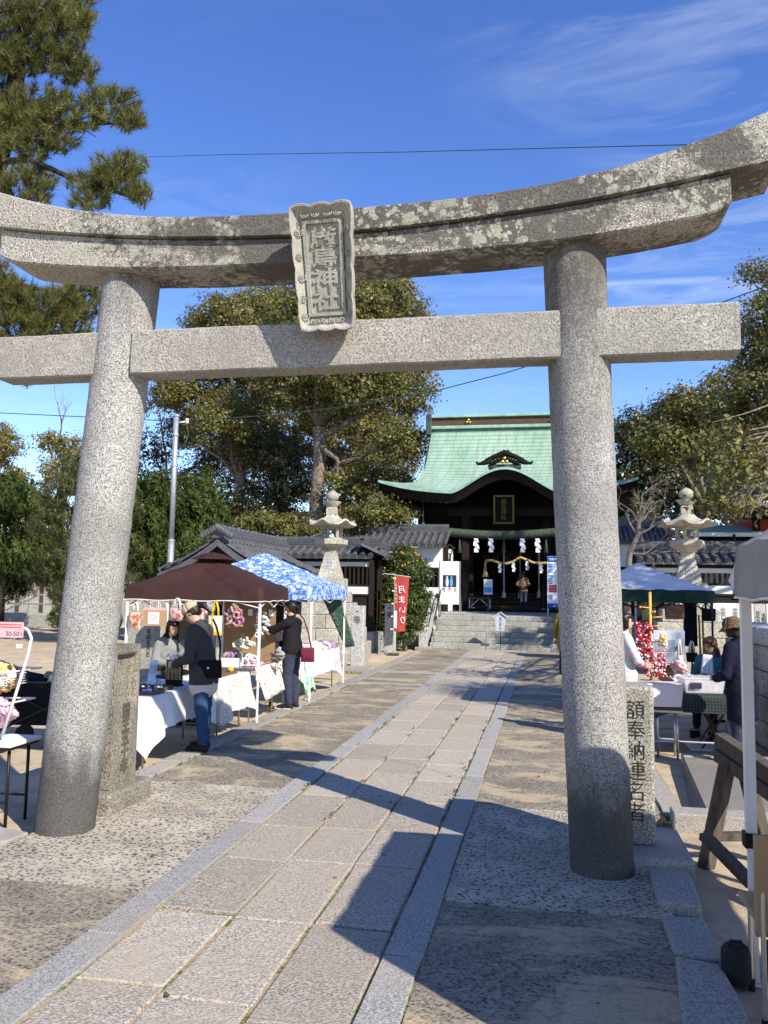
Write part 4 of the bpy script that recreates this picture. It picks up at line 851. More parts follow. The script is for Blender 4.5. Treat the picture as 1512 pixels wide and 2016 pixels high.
for px, py in ((983, 1110), (1010, 1108), (1037, 1105), (1064, 1111)): shide('paper_streamer', AY(px, py, 34.5), 0.36, 'small zigzag white paper streamer hanging from the straw rope', 'streamers on the straw rope')
for px in (905, 992, 1075):
    a = AY(px, 1062, 33.9); mb = MB()
    for k in range(10): th = k*0.628; mb.tube([(a[0], a[1], a[2]), (a[0]+0.06*math.cos(th), a[1]+0.06*math.sin(th), a[2]-0.55)], [0.02, 0.03], 5)
    tag(mb.build('rope_tassel', 'green_rope', smooth=True), 'dark green fibre tassel hanging from the thick green rope', 'tassel', 'tassels on the green rope')
hl = thing('hanging_lantern', 'bronze lantern hanging from the left eave corner of the shrine', 'lantern', tuple(AY(833, 1040, 33.6)))
MB().lathe([(0.02, 0.26), (0.06, 0.22), (0.09, 0.16), (0.24, 0.07), (0.26, 0.03), (0.20, 0.02)], 6).build('cap', 'copper_dark', hl); MB().lathe([(0.16, 0.03), (0.17, -0.20)], 6).build('cage', 'copper_dark', hl)
MB().lathe([(0.20, -0.20), (0.22, -0.25), (0.25, -0.27)], 6).build('base', 'copper_dark', hl); MB().tube([(0, 0, 0.25), (0, 0, 1.25)], 0.012, 6).build('chain', 'copper_dark', hl)
crest(hl.location.x, hl.location.y-0.16, hl.location.z-0.08, 0.06, hl)
for i in range(6): th = i*math.pi/3; MB().tube([(0.2*math.cos(th), 0.2*math.sin(th), -0.26), (0.24*math.cos(th), 0.24*math.sin(th), -0.36)], 0.018, 5).build('foot', 'copper_trim', hl)
sl_ = thing('wall_lamp', 'small wooden house-shaped lamp on the shrine front', 'lamp', tuple(AY(886, 1085, 33.2)))
MB().cbox((0, 0, 0), (0.16, 0.12, 0.24)).build('box', 'dark_wood', sl_); MB().cbox((0, -0.065, -0.01), (0.11, 0.01, 0.16)).build('pane', 'paper_white', sl_)
MB().prism([(-0.2, 0.10), (0, 0.24), (0.2, 0.10), (0.2, 0.13), (0, 0.27), (-0.2, 0.13)], -0.14, 0.1).build('roof', 'brown_wood', sl_); MB().cbox((0, 0.05, -0.5), (0.07, 0.07, 0.8)).build('bracket', 'dark_wood', sl_)
# bench, notice boards, small sign
bn = thing('bench', 'plain wooden bench on thin splayed metal legs in the shrine porch', 'bench', (AY(945, 1180, 34.6)[0], 34.6, 1.12))
MB().cbox((0, 0, 0.42), (0.95, 0.34, 0.05)).build('seat', 'warm_wood', bn)
for s in (-1, 1): MB().tube([(s*0.42, -0.12, 0.0), (s*0.42, -0.12, 0.40)], 0.02, 6).build('leg', 'paper_white', bn); MB().tube([(s*0.40, -0.12, 0.05), (s*0.05, -0.12, 0.38)], 0.016, 6).build('brace', 'paper_white', bn)
bd = thing('notice_board', 'tall white notice board with a photo print, standing left on the shrine terrace', 'notice board', (AY(885, 1190, 29.1)[0], 29.1, 1.0))
a, b_ = AY(866, 1105, 29.1), AY(906, 1190, 29.1); w_, z0, z1 = b_[0]-a[0], b_[2]-1.0, a[2]-1.0
MB().cbox((0, 0, (z0+z1)/2), (w_, 0.03, z1-z0)).build('panel', 'paper_white', bd)
for s in (-1, 1): MB().box((s*w_/2-0.02, -0.03, -0.01), (s*w_/2+0.02, 0.02, z1)).build('post', 'steel', bd); MB().tube([(s*w_/2, 0.02, z1*0.6), (s*w_/2, 0.5, 0.0)], 0.015, 6).build('strut', 'steel', bd)
MB().cbox((0, -0.019, z0+(z1-z0)*0.54), (w_*0.66, 0.008, (z1-z0)*0.28)).build('photo_print', 'print_dark', bd)
for x, mm in ((-0.09, 'print_pale'), (0.06, 'print_sky')): MB().sphere((x, -0.026, z0+(z1-z0)*0.51), (0.055, 0.006, 0.16), 8, 6).sphere((x, -0.026, z0+(z1-z0)*0.51+0.18), (0.03, 0.006, 0.035), 8, 6).build('figure_print', mm, bd)
for x in (-0.17, 0.17): MB().cbox((x, -0.018, z0+(z1-z0)*0.84), (0.24, 0.006, 0.34)).build('sheet', 'print_grey' if False else 'plaster', bd)
put(text_mb('O', 0.16, 0.004), (-0.17, -0.024, z0+(z1-z0)*0.84)).build('lettering', 'print_grey', bd, fix=False)
for i, mm in enumerate(('print_red', 'print_red', 'print_orange', 'print_sky', 'print_grey', 'print_green')): MB().cbox((-0.2+0.2*(i % 3), -0.018, z0+(z1-z0)*(0.365-0.05*(i//3))), (0.09, 0.006, 0.06)).build('print_block', mm, bd)
for s in (-1, 1): MB().tube([(s*0.04, -0.018, z0+0.05), (s*0.07, -0.018, z0+0.45), (s*0.27, -0.018, z0+0.45)], 0.004, 4).build('print_line', 'print_grey', bd)
MB().cbox((0.05, 0.15, 0.04), (1.0, 0.5, 0.1)).build('weight_stone', 'step_granite', bd, bevel=0.03)
bb = thing('notice_board', 'tall white notice board printed in blue and red with blue top and foot bands', 'notice board', (AY(1096, 1197, 28.9)[0], 28.9, 1.0), R(-6))
a, b_ = AY(1078, 1095, 28.9), AY(1078, 1196, 28.9); z0, z1 = b_[2]-1.0, a[2]-1.0; w_ = 0.62; H_ = z1-z0
MB().cbox((0, 0, (z0+z1)/2), (w_, 0.04, H_)).build('panel', 'paper_white', bb)
MB().cbox((0, -0.022, z1-0.1), (w_-0.01, 0.01, 0.19)).build('title_band', 'print_blue', bb); MB().cbox((0, -0.022, z0+0.07), (w_-0.01, 0.01, 0.14)).build('foot_band', 'print_blue', bb)
put(text_mb('結願の御案内', 0.085, 0.004), (0, -0.03, z1-0.1)).build('lettering', 'paper_white', bb, fix=False); put(text_mb('▲ 神社', 0.09, 0.004), (0.02, -0.03, z0+0.07)).build('lettering', 'paper_white', bb, fix=False)
for r_ in range(8):
    zz_ = z1-0.28-r_*0.085+(-0.05 if r_ > 3 else 0)
    MB().cbox((-0.2, -0.022, zz_), (0.15, 0.006, 0.055)).build('print_block', 'print_sky', bb); MB().cbox((0.18, -0.022, zz_), (0.13, 0.006, 0.055)).build('print_block', 'print_sky', bb)
    MB().cbox((0.0, -0.022, zz_), (0.15, 0.006, 0.012)).build('print_line', 'print_grey', bb)
for r_ in range(3): MB().cbox((-0.12, -0.022, z0+0.73-r_*0.09), (0.26, 0.006, 0.075)).build('print_block', 'print_red', bb); MB().cbox((0.18, -0.022, z0+0.73-r_*0.09), (0.16, 0.006, 0.012)).build('print_line', 'print_red', bb)
for r_ in range(3): MB().cbox((-0.2, -0.022, z0+0.42-r_*0.06), (0.13, 0.006, 0.045)).build('print_block', 'print_sky', bb); MB().cbox((0.17, -0.022, z0+0.42-r_*0.06), (0.13, 0.006, 0.045)).build('print_block', 'print_sky', bb)
for s in (-1, 1): MB().box((s*0.3-0.015, 0.02, 0), (s*0.3+0.015, 0.05, z1)).build('post', 'steel', bb); MB().tube([(s*0.3, 0.04, 1.0), (s*0.3, 0.45, 0.0)], 0.014, 6).build('strut', 'steel', bb)
ps = thing('notice_sheet', 'narrow white poster with blue picture on a stand beside the bench', 'poster', (AY(961, 1175, 34.3)[0], 34.3, 1.1))
hh_ = AY(961, 1141, 34.3)[2]-1.1; MB().cbox((0, 0, hh_-0.3), (0.36, 0.02, 0.62)).build('sheet', 'paper_white', ps); MB().cbox((0, -0.014, hh_-0.42), (0.32, 0.006, 0.2)).build('picture', 'print_sky', ps); MB().cbox((0, 0.02, hh_/2-0.2), (0.05, 0.03, hh_-0.3)).build('stand', 'warm_wood', ps)
sg = thing('wayside_sign', 'white peaked sign board on a thin stake reading where cars are blessed', 'sign', (AY(985, 1277, SY-0.42)[0], SY-0.42, 0))
MB().tube([(0, 0.012, -0.05), (0, 0.012, 1.02)], 0.013, 6).build('stake', 'dark_wood', sg)
MB().prism([(-0.13, 0.60), (0.13, 0.60), (0.17, 1.02), (0.17, 1.05), (0, 1.16), (-0.17, 1.05), (-0.17, 1.02)], -0.022, 0.0).build('board', 'print_grey', sg)
MB().beam((-0.23, -0.02, 1.02), (0.01, -0.02, 1.19), 0.09, 0.03).beam((0.23, -0.02, 1.02), (-0.01, -0.02, 1.19), 0.09, 0.03).build('roof', 'print_grey', sg)
put(text_mb('車のお祓い所', 0.075, 0.003, True, spacing=0.86), (0, -0.0245, 0.82)).build('lettering', 'ink_black', sg, fix=False)

# ================================================================ tiled corridors either side
def lattice(root, x0, x1, y, z0, z1, n, mat='dark_wood', t=0.05):
    for i in range(n):
        x = x0+(x1-x0)*(i+0.5)/n; MB().box((x-t/2, y-0.03, z0), (x+t/2, y+0.03, z1)).build('lattice_bar', mat, root, world=True)
def corridor(name, label, x0, x1, yf, ze, zr, depth, ncol, nrow, bays, band, base=True):
    t = thing(name, label, 'corridor', ((x0+x1)/2, yf+0.4, 0))
    tiled_slope(t, (x0, yf-0.25, ze), (1, 0, 0), (0, depth, zr-ze), x1-x0, ncol, nrow, 0.03)
    tiled_slope(t, (x0, yf-0.25+2*depth, ze), (1, 0, 0), (0, -depth, zr-ze), x1-x0, 4, 2, 0.03, False)
    ridge_stack(t, (x0-0.1, yf-0.25+depth, zr-0.04), (x1+0.1, yf-0.25+depth, zr-0.04))
    MB().box((x0, yf-0.05, ze-0.16), (x1, yf+0.08, ze-0.03)).build('eave_beam', 'dark_wood', t, world=True)
    bw = (x1-x0)/bays
    for i in range(bays+1): MB().box((x0+i*bw-0.07, yf-0.06, 0.0), (x0+i*bw+0.07, yf+0.08, ze-0.1)).build('post', 'dark_wood', t, world=True)
    for i in range(bays):
        a, b = x0+i*bw+0.07, x0+(i+1)*bw-0.07
        MB().box((a, yf+0.02, ze-0.30), (b, yf+0.06, ze-0.16)).build('frieze', 'plaster', t, world=True)
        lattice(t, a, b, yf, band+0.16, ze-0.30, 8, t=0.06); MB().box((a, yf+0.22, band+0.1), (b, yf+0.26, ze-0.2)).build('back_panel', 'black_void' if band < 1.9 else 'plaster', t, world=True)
        MB().box((a, yf-0.02, band-0.10), (b, yf+0.04, band+0.16)).build('plaster_band', 'plaster', t, world=True)
        MB().box((a, yf, 0.55), (b, yf+0.05, band-0.10)).build('wall_panel', 'dark_wood', t, world=True)
    for z in (band+0.16, band-0.13): MB().box((x0, yf-0.035, z), (x1, yf+0.05, z+0.06)).build('rail', 'dark_wood', t, world=True)
    MB().box((x0-0.1, yf-0.18, -0.1), (x1+0.1, yf+0.3, 0.55)).build('plinth', 'step_granite', t, world=True, bevel=0.03)
    MB().box((x0, yf-0.25+2*depth-0.3, 0), (x1, yf-0.25+2*depth-0.25, ze)).build('rear_wall', 'plaster', t, world=True)
    return t
cl = corridor('corridor', 'low tiled corridor with dark lattice windows behind the left stone lantern', -10.2, -5.25, 24.9, 2.82, 3.16, 0.95, 19, 4, 4, 1.75)
cr_ = corridor('corridor', 'low tiled corridor with white slatted windows above the white donation tablets', 2.6, 7.8, 24.6, 2.72, 3.05, 0.95, 20, 4, 4, 1.92)
# return wing from the left corridor toward the hall
wg = thing('corridor_wing', 'short tiled corridor wing with white band running back beside the berry bush', 'corridor', (-5.3, 28.4, 0))
tiled_slope(wg, (-4.80, 24.75, 2.80), (0, 1, 0), (-0.75, 0, 0.36), 6.2, 22, 3, 0.02); ridge_stack(wg, (-5.55, 24.8, 3.10), (-5.55, 31, 3.10))
for i in range(5): MB().box((-5.12, 25.1+i*1.4, 0), (-4.98, 25.24+i*1.4, 2.75)).build('post', 'dark_wood', wg, world=True)
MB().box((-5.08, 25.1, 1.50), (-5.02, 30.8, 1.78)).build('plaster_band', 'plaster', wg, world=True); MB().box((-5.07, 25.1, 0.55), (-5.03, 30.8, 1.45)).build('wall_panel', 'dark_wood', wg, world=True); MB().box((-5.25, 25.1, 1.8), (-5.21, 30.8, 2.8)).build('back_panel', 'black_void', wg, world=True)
for i in range(26): MB().box((-5.09, 25.3+i*0.21, 1.8), (-5.03, 25.35+i*0.21, 2.62)).build('lattice_bar', 'dark_wood', wg, world=True)
MB().box((-5.3, 25, -0.1), (-4.9, 26.8, 0.55)).build('plinth', 'step_granite', wg, world=True, bevel=0.02)
# white plastered wing attached to the hall (left and right)
for s, lab in ((-1, 'white plastered wing with tiled roof attached to the left of the shrine hall'), (1, 'white plastered wing with tiled roof behind the bare little tree')):
    x0, x1 = (HX-5.2, HX-2.2) if s < 0 else (HX+2.4, HX+6.6)
    if s > 0: x0, x1 = 2.3, 4.0
    yf = 32.0 if s < 0 else 29.0
    w = thing('plastered_wing', lab, 'building', ((x0+x1)/2, yf, 1.0))
    tiled_slope(w, (x0-0.3, yf-0.5, 3.55), (1, 0, 0), (0, 1.5, 0.62), x1-x0+0.3, 12, 5, 0.03); ridge_stack(w, (x0-0.35, yf+1.0, 4.12), (x1, yf+1.0, 4.12))
    MB().box((x0, yf, 2.70), (x1, yf+0.1, 3.5)).build('plaster_wall', 'plaster', w, world=True)
    for i in range(3): xx = x0+(x1-x0)*i/2; MB().box((xx-0.09, yf-0.03, 1.0), (xx+0.09, yf+0.1, 3.55)).build('post', 'dark_wood', w, world=True)
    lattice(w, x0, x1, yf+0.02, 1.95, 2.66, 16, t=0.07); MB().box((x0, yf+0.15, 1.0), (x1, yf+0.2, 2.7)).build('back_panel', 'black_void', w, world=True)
    MB().box((x0, yf-0.02, 1.72), (x1, yf+0.08, 1.95)).build('plaster_band', 'plaster', w, world=True); MB().box((x0, yf, 1.0), (x1, yf+0.06, 1.72)).build('wall_panel', 'dark_wood', w, world=True); MB().box((x0, yf-0.03, 2.64), (x1, yf+0.07, 2.72)).build('rail', 'dark_wood', w, world=True)
    MB().box((x0, yf+2.4, 1.0), (x1, yf+2.5, 3.6)).build('rear_wall', 'plaster', w, world=True)
# ablution pavilion with gabled tile roof
pv = thing('ablution_pavilion', 'small open pavilion with gabled grey tile roof behind the brown canopy', 'pavilion', (-8.25, 22.7, 0))
for s in (-1, 1): tiled_slope(pv, (-8.25+s*1.55, 20.0, 2.22), (0, 1, 0), (-s*1.55, 0, 0.90), 5.6, 20, 6, 0.10)
rd = ridge_stack(pv, (-8.25, 19.9, 3.06), (-8.25, 25.7, 3.06), 0.26, 0.26)
for k in range(17): inst_o = MB().sphere((-8.25, 20.0+k*0.34, 3.36), (0.10, 0.11, 0.07), 8, 5).build('ridge_tile', 'roof_tile', rd, world=True, smooth=True)
og = MB(); 
for i in range(11): t = -1+i/5; og.sphere((-8.25+t*0.38, 19.85, 3.12+0.22*(1-abs(t))), (0.09, 0.06, 0.10), 8, 5)
og.build('ridge_end', 'roof_tile', pv, world=True, smooth=True)
for s in (-1, 1):
    P = [(-8.25+s*1.62*t, 3.02-0.90*t-0.10*math.sin(math.pi*t)) for t in np.linspace(0, 1, 9)]
    MB().add([(x, y, z+dz) for y in (19.93, 20.03) for dz in (0.02, -0.16) for x, z in P], [(r*9+i, r*9+i+1, q_*9+i+1, q_*9+i) for r, q_ in ((0, 1), (1, 3), (3, 2), (2, 0)) for i in range(8)]).build('barge_board', 'roof_tile', pv, world=True)
gp = MB(); gp.add([(-9.5, 20.12, 2.25), (-7.0, 20.12, 2.25), (-8.25, 20.12, 2.98)], [(0, 1, 2)]).build('gable', 'dark_wood', pv, world=True)
cv = MB()
for i in range(9):
    t = -1+i/4; tt3 = np.linspace(0.5, 7, 18); cv.tube(np.stack([-8.25+t*0.55+0.012*tt3*np.cos(tt3+i), np.full(18, 20.06), 2.50+0.12*(1-abs(t))+0.012*tt3*np.sin(tt3+i)], 1), 0.014, 5)
cv.build('gable_carving', 'brown_wood', pv, world=True, smooth=True)
for x in (-9.3, -7.2):
    for y in (20.5, 25.0): MB().box((x-0.1, y-0.1, -0.1), (x+0.1, y+0.1, 2.4)).build('post', 'dark_wood', pv, world=True)
for y in (20.5, 25.0): MB().box((-9.6, y-0.08, 2.05), (-6.9, y+0.08, 2.25)).build('tie_beam', 'dark_wood', pv, world=True)
MB().box((-8.9, 21.6, -0.1), (-7.6, 24.0, 0.75)).build('water_basin', 'lantern_granite', pv, world=True, bevel=0.05)

# ================================================================ stone lanterns
def stone_lantern(label, loc, name='stone_lantern'):
    t = thing(name, label, 'stone lantern', loc); L = 'lantern_granite'
    z = -0.1
    for i, (hw_, z1, nb_) in enumerate(((1.02, 0.42, 3), (0.90, 0.80, 3), (0.78, 1.15, 2), (0.66, 1.46, 2), (0.53, 1.76, 1), (0.415, 2.10, 1))):
        for a in range(nb_):
            x0, x1 = -hw_+2*hw_*a/nb_, -hw_+2*hw_*(a+1)/nb_; jx = 0.07*(i % 2)*(1 if 0 < a else 0)
            MB().box((x0+0.004+jx, -hw_, z), (x1-0.004+(0.07*(i % 2) if a < nb_-1 else 0), hw_, z1-0.006)).build('pedestal_block', L, t, bevel=0.02)
        z = z1
    P = [(0.30, 2.10), (0.295, 2.16), (0.25, 2.34), (0.195, 2.55), (0.155, 2.75), (0.155, 2.84)]
    sh = MB().lathe([(r*1.414, z_) for r, z_ in P], sq=4, rot=math.pi/4).build('shaft', L, t)
    put(text_mb('奉献' if loc[0] < 0 else '常夜燈', 0.17, 0.008, True, spacing=0.95), (0, -0.232, 2.47), rx=R(-13)).build('lettering', 'print_grey', sh, fix=False)
    MB().lathe([(0.21, 2.84), (0.25, 2.87), (0.25, 2.90), (0.36, 2.95), (0.44, 3.0), (0.44, 3.13), (0.40, 3.14)], sq=6, rot=0.26).build('platform', L, t)
    fb = MB()
    for i in range(6):
        a = i*math.pi/3+0.26; fb.tube([(0.25*math.cos(a), 0.25*math.sin(a), 3.13), (0.25*math.cos(a), 0.25*math.sin(a), 3.45)], 0.048, 5)
    fb.lathe([(0.26, 3.13), (0.26, 3.19)], sq=6, rot=0.26).lathe([(0.26, 3.40), (0.27, 3.46)], sq=6, rot=0.26); fb.build('firebox', L, t)
    n = 48; a = np.arange(n+1)*2*math.pi/n; rows = []
    hexr = lambda th, r: r*math.cos(math.pi/6)/math.cos(((th-0.26+math.pi/6) % (math.pi/3))-math.pi/6)
    for r, z_, cu in ((0.16, 3.80, 0), (0.26, 3.70, 0), (0.42, 3.61, 0.2), (0.58, 3.55, 0.6), (0.70, 3.545, 1.0), (0.72, 3.49, 1.0), (0.55, 3.46, 0.45), (0.25, 3.45, 0)):
        rows.append([(hexr(th, r)*math.cos(th), hexr(th, r)*math.sin(th), z_+0.13*cu*abs(math.cos(1.5*(((th-0.26) % (math.pi/3))*2)))**4 if True else z_) for th in a])
    rf = MB().grid(rows).build('roof', L, t, auto=50)
    MB().lathe([(0.20, 3.79), (0.20, 3.98), (0.17, 4.0)], sq=4, rot=math.pi/4).build('neck', L, t, bevel=0.01)
    MB().lathe([(0.12, 3.99), (0.16, 4.03), (0.24, 4.12), (0.25, 4.15), (0.10, 4.14), (0.08, 4.2)], 14).build('lotus_dish', L, t, auto=40)
    MB().lathe([(0.07, 4.17), (0.15, 4.21), (0.18, 4.29), (0.165, 4.36), (0.09, 4.42), (0.01, 4.46)], 16).build('jewel', L, t, smooth=True)
    return t
ll = stone_lantern('tall stone lantern on a stepped block pedestal behind the blue canopy', (-5.65, 21.5, 0)); ll.rotation_euler.z = R(6)
lr_ = stone_lantern('tall stone lantern on a stepped block pedestal behind the pale blue canopy', (3.42, 21.5, 0)); lr_.rotation_euler.z = R(-4)
ls = copy_tree(ll); ls.location = (AY(770, 1080, 27.6)[0], 27.6, 0.9); ls.scale = (0.5,)*3; tag(ls, 'small stone lantern peeking out above the berry bush'); 
# inscribed posts, white donation tablets
for px, yb, lab, txt in ((704, 1310, 'tall square white stone post with a black character, nearer the blue canopy', '奉'), (768, 1283, 'square white stone post behind the red banner', '奉')):
    p = G(px, yb); t = thing('stone_post', lab, 'stone post', tuple(p)); MB().box((-0.15, -0.14, -0.12), (0.15, 0.14, 1.42)).build('post', 'post_granite', t, bevel=0.015)
    put(text_mb('・'+txt, 0.2, 0.004, True), (0, -0.1425, 1.15)).build('lettering', 'ink_black', t, fix=False); MB().box((-0.3, -0.3, -0.12), (0.3, 0.3, 0.0)).build('base', 'kerb_granite', t)
wl = thing('tablet_rack', 'dark timber rack that holds the white donation tablets', 'rack', (5.2, 23.3, 0)); MB().box((3.3, 23.40, 0.0), (7.2, 23.45, 1.60)).build('backboard', 'dark_wood', wl, world=True); MB().box((3.3, 23.3, 1.60), (7.2, 23.48, 1.68)).build('top_rail', 'dark_wood', wl, world=True)
for i, px in enumerate((1390, 1413, 1437, 1461, 1487, 1509, 1532, 1555)):
    p = AY(px+10, 1188, 23.25); grey = (i in (4,)); t = thing('donation_tablet', 'grey slab carved with two columns of small characters in the tablet rack' if grey else 'white tablet lettered in black with a sum of gold in the tablet rack', 'tablet', (p[0], 23.3, 0), 0, None if grey else 'white donation tablets')
    MB().box((-0.155, -0.04, 0.42), (0.155, 0.04, 1.60)).build('slab', 'post_granite' if grey else 'plaster', t, bevel=0.008)
    if grey:
        for x, s_t in ((0.07, '本殿御屋根'), (-0.07, '茶所改修工事')): put(text_mb(s_t, 0.12, 0.004, True, spacing=0.85), (x, -0.043, 1.1)).build('lettering', 'ink_black', t, fix=False)
    else: put(text_mb('金壱百萬円', 0.17, 0.004, True, spacing=0.88), (0, -0.043, 1.12)).build('lettering', 'ink_black', t, fix=False)
sw = thing('stone_wall', 'low grey block wall with rounded coping behind the person in navy', 'stone wall', (2.9, 10.6, 0))
for k in range(4):
    for j in range(5):
        y0 = 9.75+j*0.62+(0.3 if k % 2 else 0); MB().box((2.60, y0+0.006, k*0.31-0.05), (3.0, y0+0.608, k*0.31+0.25)).build('block', 'lantern_granite', sw, world=True, bevel=0.02)
for j in range(5): MB().box((2.54, 9.75+j*0.62+0.005, 1.19), (3.05, 9.75+j*0.62+0.615, 1.42)).build('coping_stone', 'post_granite', sw, world=True, bevel=0.05)
# ---- far right shrine with green roof and red wall, low roofs behind the corridor
fs = thing('side_shrine', 'small shrine with green copper roof and red wall at the right edge', 'building', (9.6, 29.0, 0))
c0 = AY(1440, 975, 28.0); zt = c0[2]
u = np.linspace(0, 1, 10); rows = [[(x, 27.2+3.0*t, zt-0.25+1.9*t**1.5+0.25*abs(x-10.2)/3.4*(1-t)) for t in u] for x in np.linspace(c0[0]-0.1, c0[0]+7.0, 15)]
roof_mesh('roof', np.array(rows), fs); rows2 = [[(a[0], 60.4-a[1], a[2]) for a in r_] for r_ in rows]; roof_mesh('roof', np.array(rows2), fs)
MB().box((c0[0]-0.05, 27.2, zt-0.42), (c0[0]+7, 27.35, zt-0.27)).build('fascia', 'plaster', fs, world=True); MB().box((c0[0]+0.8, 28.2, 0.9), (c0[0]+6.2, 32, zt-0.35)).build('wall', 'red_paint', fs, world=True)
for x in (c0[0]+0.75, c0[0]+2.6): MB().box((x-0.1, 28.05, 0.9), (x+0.1, 28.25, zt-0.35)).build('post', 'dark_wood', fs, world=True)
MB().box((c0[0]+0.4, 27.3, zt-0.75), (c0[0]+6.6, 28.3, zt-0.6)).build('eave_soffit', 'dark_wood', fs, world=True)
lh = thing('long_hall', 'low long hall with pale green roof and white gutter behind the right corridor', 'building', (7.0, 28.5, 0))
a, b_ = AY(1335, 1050, 27.5), AY(1500, 1040, 30.5); MB().grid([[(4.3, 27.3, a[2]), (4.3, 30.5, b_[2]+0.1)], [(13, 27.3, a[2]), (13, 30.5, b_[2]+0.1)]]).build('roof', 'copper_trim', lh, world=True)
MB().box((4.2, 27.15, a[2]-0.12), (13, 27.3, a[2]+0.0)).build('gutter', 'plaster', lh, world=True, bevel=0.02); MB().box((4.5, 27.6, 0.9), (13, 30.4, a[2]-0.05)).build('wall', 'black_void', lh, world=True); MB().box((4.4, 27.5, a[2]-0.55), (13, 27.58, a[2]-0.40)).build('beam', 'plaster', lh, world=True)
MB().tube([(5.7, 27.13, a[2]-0.05), (5.72, 27.2, a[2]-0.4), (5.75, 27.55, 0.95)], 0.04, 8).build('downpipe', 'dark_wood', lh, world=True)
rh = thing('rust_roof_shed', 'low shed with rust-brown sheet roof behind the bare little tree', 'building', (3.6, 31.5, 1.0))
a = AY(1240, 1060, 31); MB().add([(1.9, 31.0, a[2]), (5.2, 31.0, a[2]), (4.6, 33.0, a[2]+0.55), (1.9, 33.0, a[2]+0.55)], [(0, 1, 2, 3)]).build('roof', 'roof_orange', rh, world=True); MB().box((2.0, 31.2, 1.0), (5.0, 33, a[2]-0.02)).build('wall', 'dark_wood', rh, world=True)
# ---- left background: pale building with railing, memorial stones
bl = thing('pale_building', 'pale walled building with dark posts beyond the conifers at left', 'building', (-24, 38, 0))
MB().box((-32, 36.5, -0.1), (-17.5, 41, 2.6)).build('wall', 'lantern_granite', bl, world=True); MB().box((-32.4, 36.0, 2.6), (-17.1, 41.5, 2.85)).build('eave', 'dark_wood', bl, world=True)
MB().add([(-32.4, 36.0, 2.85), (-17.1, 36.0, 2.85), (-18.5, 38.8, 4.2), (-31, 38.8, 4.2), (-32.4, 41.5, 2.85), (-17.1, 41.5, 2.85)], [(0, 1, 2, 3), (3, 2, 5, 4), (1, 5, 2), (0, 3, 4)]).build('roof', 'roof_tile', bl, world=True)
for i in range(12): MB().box((-31.9+i*1.3, 36.42, 0), (-31.75+i*1.3, 36.5, 2.6)).build('post', 'brown_wood', bl, world=True)
for i in range(11): MB().box((-31.2+i*1.3, 36.44, 0.3), (-31.17+i*1.3, 36.5, 2.5)).build('joint', 'concrete', bl, world=True)
rl_ = thing('metal_railing', 'grey steel ramp railing in front of the pale building', 'railing', (-23, 34.5, 0))
for z in (0.5, 0.95, 1.35): MB().tube([(-27, 34.5, z), (-20.3, 34.5, z)], 0.04, 6).build('rail', 'galvanised', rl_, world=True)
for i in range(7): MB().tube([(-27+i*1.1, 34.5, -0.1), (-27+i*1.1, 34.5, 1.4)], 0.045, 6).build('stanchion', 'galvanised', rl_, world=True)
MB().tube([(-26, 34.5, 0.0), (-23, 34.5, 1.3)], 0.04, 6).build('brace', 'galvanised', rl_, world=True)
tag(MB().box((-26.5, 33.2, -0.1), (-18.6, 33.9, 0.55)).build('stone_platform', 'step_granite', bevel=0.05), 'long low stone platform in front of the steel railing', 'platform')
ms = organic_obj('memorial_stone', [('e', (-19.4, 34.2, 0.75), (0.55, 0.35, 1.0), (0, 0, 0.2), 0), ('e', (-19.2, 34.2, 0.3), (0.7, 0.4, 0.6), (0, 0, 0), 0)], ['lantern_granite'], vox=0.06, k=0.1, smooth_it=3); tag(ms, 'rounded grey memorial boulder by the steel railing', 'boulder')
for x0, x1, y, z1, lab, mt_ in ((AY(250, 1230, 13.6)[0], AY(306, 1230, 13.6)[0], 13.6, 1.25, 'dark grey inscribed stone slab standing under the brown canopy', 'marker_granite_grey'), (AY(262, 1200, 17)[0], AY(342, 1200, 17)[0], 17.0, 1.55, 'pale grey coursed stone monument behind the hanging bags', 'lantern_granite')):
    t = thing('stone_monument', lab, 'monument', ((x0+x1)/2, y, 0)); MB().box((x0, y, -0.1), (x1, y+0.22, z1)).build('slab', mt_, t, world=True, bevel=0.02); MB().box((x0-0.15, y-0.1, -0.12), (x1+0.15, y+0.35, 0.2)).build('base', 'kerb_granite', t, world=True, bevel=0.02)
    put(text_mb('奉納者芳名', 0.1, 0.004, True), (x1-0.12, y-0.003, z1*0.65)).build('lettering', 'ink_black', t, world=True, fix=False)
# ================================================================ vegetation
leafmat('camphor_leaf', [(0.070, 0.082, 0.018), (0.12, 0.125, 0.026), (0.18, 0.165, 0.036), (0.22, 0.175, 0.045), (0.13, 0.14, 0.032)], 0.45, 0.22, 0.4)
leafmat('camphor_leaf_gold', [(0.10, 0.10, 0.020), (0.19, 0.165, 0.030), (0.27, 0.21, 0.040), (0.30, 0.22, 0.05)], 0.45, 0.25, 0.4)
leafmat('dark_leaf', [(0.030, 0.042, 0.012), (0.05, 0.062, 0.018), (0.085, 0.085, 0.026), (0.14, 0.115, 0.035)], 0.4, 0.15, 0.45)
leafmat('juniper_leaf', [(0.030, 0.052, 0.011), (0.055, 0.088, 0.017), (0.09, 0.125, 0.025), (0.13, 0.155, 0.034)], 0.6, 0.2, 0.2)
leafmat('podocarp_leaf', [(0.035, 0.05, 0.012), (0.07, 0.085, 0.02), (0.11, 0.115, 0.03), (0.16, 0.145, 0.045)], 0.5, 0.18, 0.3)
leafmat('pine_needle', [(0.045, 0.062, 0.018), (0.10, 0.12, 0.028), (0.17, 0.17, 0.04), (0.24, 0.19, 0.055)], 0.5, 0.15, 0.3)
